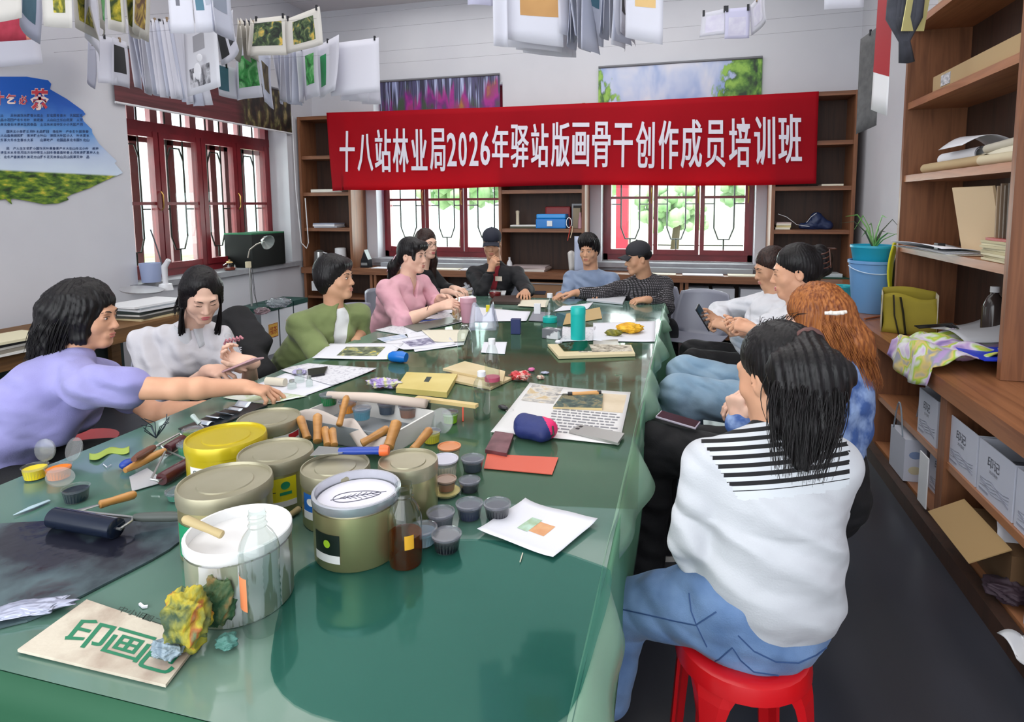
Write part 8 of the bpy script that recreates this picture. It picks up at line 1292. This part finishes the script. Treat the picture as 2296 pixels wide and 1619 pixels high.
# cartons in the base cabinets
wcm = mat('bluish_white_carton', 'C6C9D6', .6); wci = mat('grey_carton_inside', '7A7C84', .8)
def wcarton(y0, y1, z0, label, x0=1.13, x1=1.42, h=.21, tilt=0, filled=True):
    e = empty('white_carton', ((x0+x1)/2, (y0+y1)/2, z0), label, 'carton', 'white handled cartons in the base cabinets'); t = .004
    B().box(x0, x0+t, y0, y1, z0, z0+h).make('front', wcm, e); B().box(x1-t, x1, y0, y1, z0, z0+h).make('back', wcm, e); B().box(x0+t, x1-t, y0, y0+t, z0, z0+h).make('side', wcm, e); B().box(x0+t, x1-t, y1-t, y1, z0, z0+h).make('side', wcm, e); B().box(x0+t, x1-t, y0+t, y1-t, z0, z0+h*.6).make('contents', wci, e)
    b = B(); F = lambda a0, a1, c0, c1: (lambda a, q: on(x0-.0012, y1-(y1-y0)*(a0+(a1-a0)*a), z0+h*(c0+(c1-c0)*q))); write(b, '印记', F(.28, .62, .60, .80), .01); write(b, '大兴安岭', F(.34, .58, .50, .57)); b.make('brush_lettering', MATS['grey_brush_ink'], e)
    b = B()
    for k in range(5): b.tube([F(0, 1, 0, 1)(.10+.16*i, .18+.04*k+.03*math.sin(i*2+k)) for i in range(6)], .0012, 4)
    b.box(x0-.002, x0, y1-(y1-y0)*.35, y1-(y1-y0)*.08, z0+h*.08, z0+h*.12); b.make('ripple_drawing', mat('pale_grey_line', '9A9CAA', .7), e)
    b = B(); b.ball((x0+(x1-x0)*.5, y0-.001, z0+h*.65), .035, .001, .022, 14); b.make('blue_dot', mat('dusty_blue_dot', '7E92B8', .6), e); b = B(); b.ball((x0+(x1-x0)*.45, y0-.001, z0+h*.28), .035, .001, .026, 14); b.make('sand_dot', mat('sand_dot', 'C6BC9C', .6), e)
for y0, y1, z0, l, kw in ((2.66, 2.92, .373, 'white carton at the far end of the large row in the base cabinet', {}), (2.38, 2.645, .373, 'white carton in the middle of the large row in the base cabinet', {}), (2.12, 2.365, .373, 'white carton at the photo edge in the large row', {}), (1.99, 2.26, .081, 'white carton on the cabinet floor near the photo edge', {'h': .24}),
    (3.05, 3.28, .373, 'white carton on the shelf just past the upright, below the clothes', {'h': .22}), (3.32, 3.55, .373, 'white carton stored behind another below the heap of clothes', {'x0': 1.25, 'x1': 1.55, 'h': .26}), (3.06, 3.30, .081, 'white carton on the floor of the cabinet past the upright', {'x0': 1.2, 'x1': 1.5}), (4.0, 4.25, .373, 'white carton on the shelf below the yellow bag', {}), (3.62, 3.86, .081, 'white carton next to the carrier bag on the cabinet floor', {'x0': 1.22, 'x1': 1.5})):
    wcarton(y0, y1, z0, l, **kw)
e = empty('carrier_bag', (1.2, 3.45, .08), 'white paper carrier bag with dots and handles at the cabinet floor', 'bag'); B().box(1.10, 1.20, 3.34, 3.56, .081, .30).make('bag_body', wcm, e); B().ball((1.15, 3.339, .22), .03, .001, .02, 12).make('blue_dot', MATS['dusty_blue_dot'], e); B().ball((1.15, 3.339, .14), .03, .001, .022, 12).make('sand_dot', MATS['sand_dot'], e)
for s in (0, 1): B().tube([on(1.10+.1*s, 3.38+.14*q, .30+.16*math.sin(q*3.14)) for q in np.linspace(0, 1, 10)], .004, 6).make('handle', mat('grey_ribbon', '8A94A0', .5), e, smooth=True)
e = empty('brown_carton', (1.25, 2.55, .08), 'open brown carton with its flap folded towards the aisle', 'box'); tb_ = mat('kraft_cardboard', 'A58658', .75); B().box(1.14, 1.50, 2.38, 2.74, .081, .25).make('carton_body', mat('dark_kraft', '6A4E32', .8), e); B().sheet(lambda a, q: on(1.14-.13*q, 2.76-.38*a, .252+.02*(1-q)-.05*q), 4, 4, .004).make('carton_flap', tb_, e)
tag(B().sheet(lambda a, q: on(1.12+.20*a+.05*math.sin(q*3), 2.76-.30*q, .26+.10*(1-a)*(1-q)+.03*math.sin(q*4)), 10, 10, .002).make('curled_sheet', PAP, smooth='all'), 'curled white sheet sticking out of the open brown carton', 'paper')
crumple('shoe_pile', 2262, 1345, .09, .09, .045, mat('dark_purple_cloth', '3A2A34', .7), 'dark rumpled cloth on the cabinet floor at the photo edge', 'cloth', 61, z=.081); tag(B().sheet(lambda a, q: on(1.02+.14*a, 2.18-.20*q, .082+.02*abs(math.sin(a*6+q*5))), 14, 10, .003).make('white_tissue_pack', wcap, smooth='all'), 'rumpled white packaging hanging over the plinth at the photo edge', 'packaging')
tag(B().box(1.085, 1.09, 3.0, 3.10, .10, .34, None).make('white_board', wcap), 'narrow white card leaning on the cabinet upright', 'card')
for k, (x, y) in enumerate(((1.30, 5.0), (1.42, 5.55), (1.25, 6.0))): tag(B().box(x-.13, x+.13, y-.16, y+.16, ZR, ZR+.006, None).make('paper_sheet', (PAP, PAPC, PAP)[k]), ('white sheet on the side worktop behind the light blue bucket', 'cream sheet on the side worktop beyond the bucket', 'white sheet on the side worktop near the corner')[k], 'paper')
b = B(); [b.tube([on(1.20+.03*math.cos(a+k), 5.2+.03*math.sin(a+k), ZR+.012+.01*k) for a in np.linspace(0, 4, 8)], .010, 6) for k in range(4)]; tag(b.make('twist_of_rope', PAPC, smooth='all'), 'twist of cream rope on the side worktop behind the hair claw', 'rope')
tag(B().tube([on(1.14, 4.30, ZR+.008), on(1.26, 4.42, ZR+.008)], .007, 8).make('wood_strip', mat('reddish_strip', '9A5A34', .5)), 'thin reddish wood strip beside the light blue bucket', 'strip')
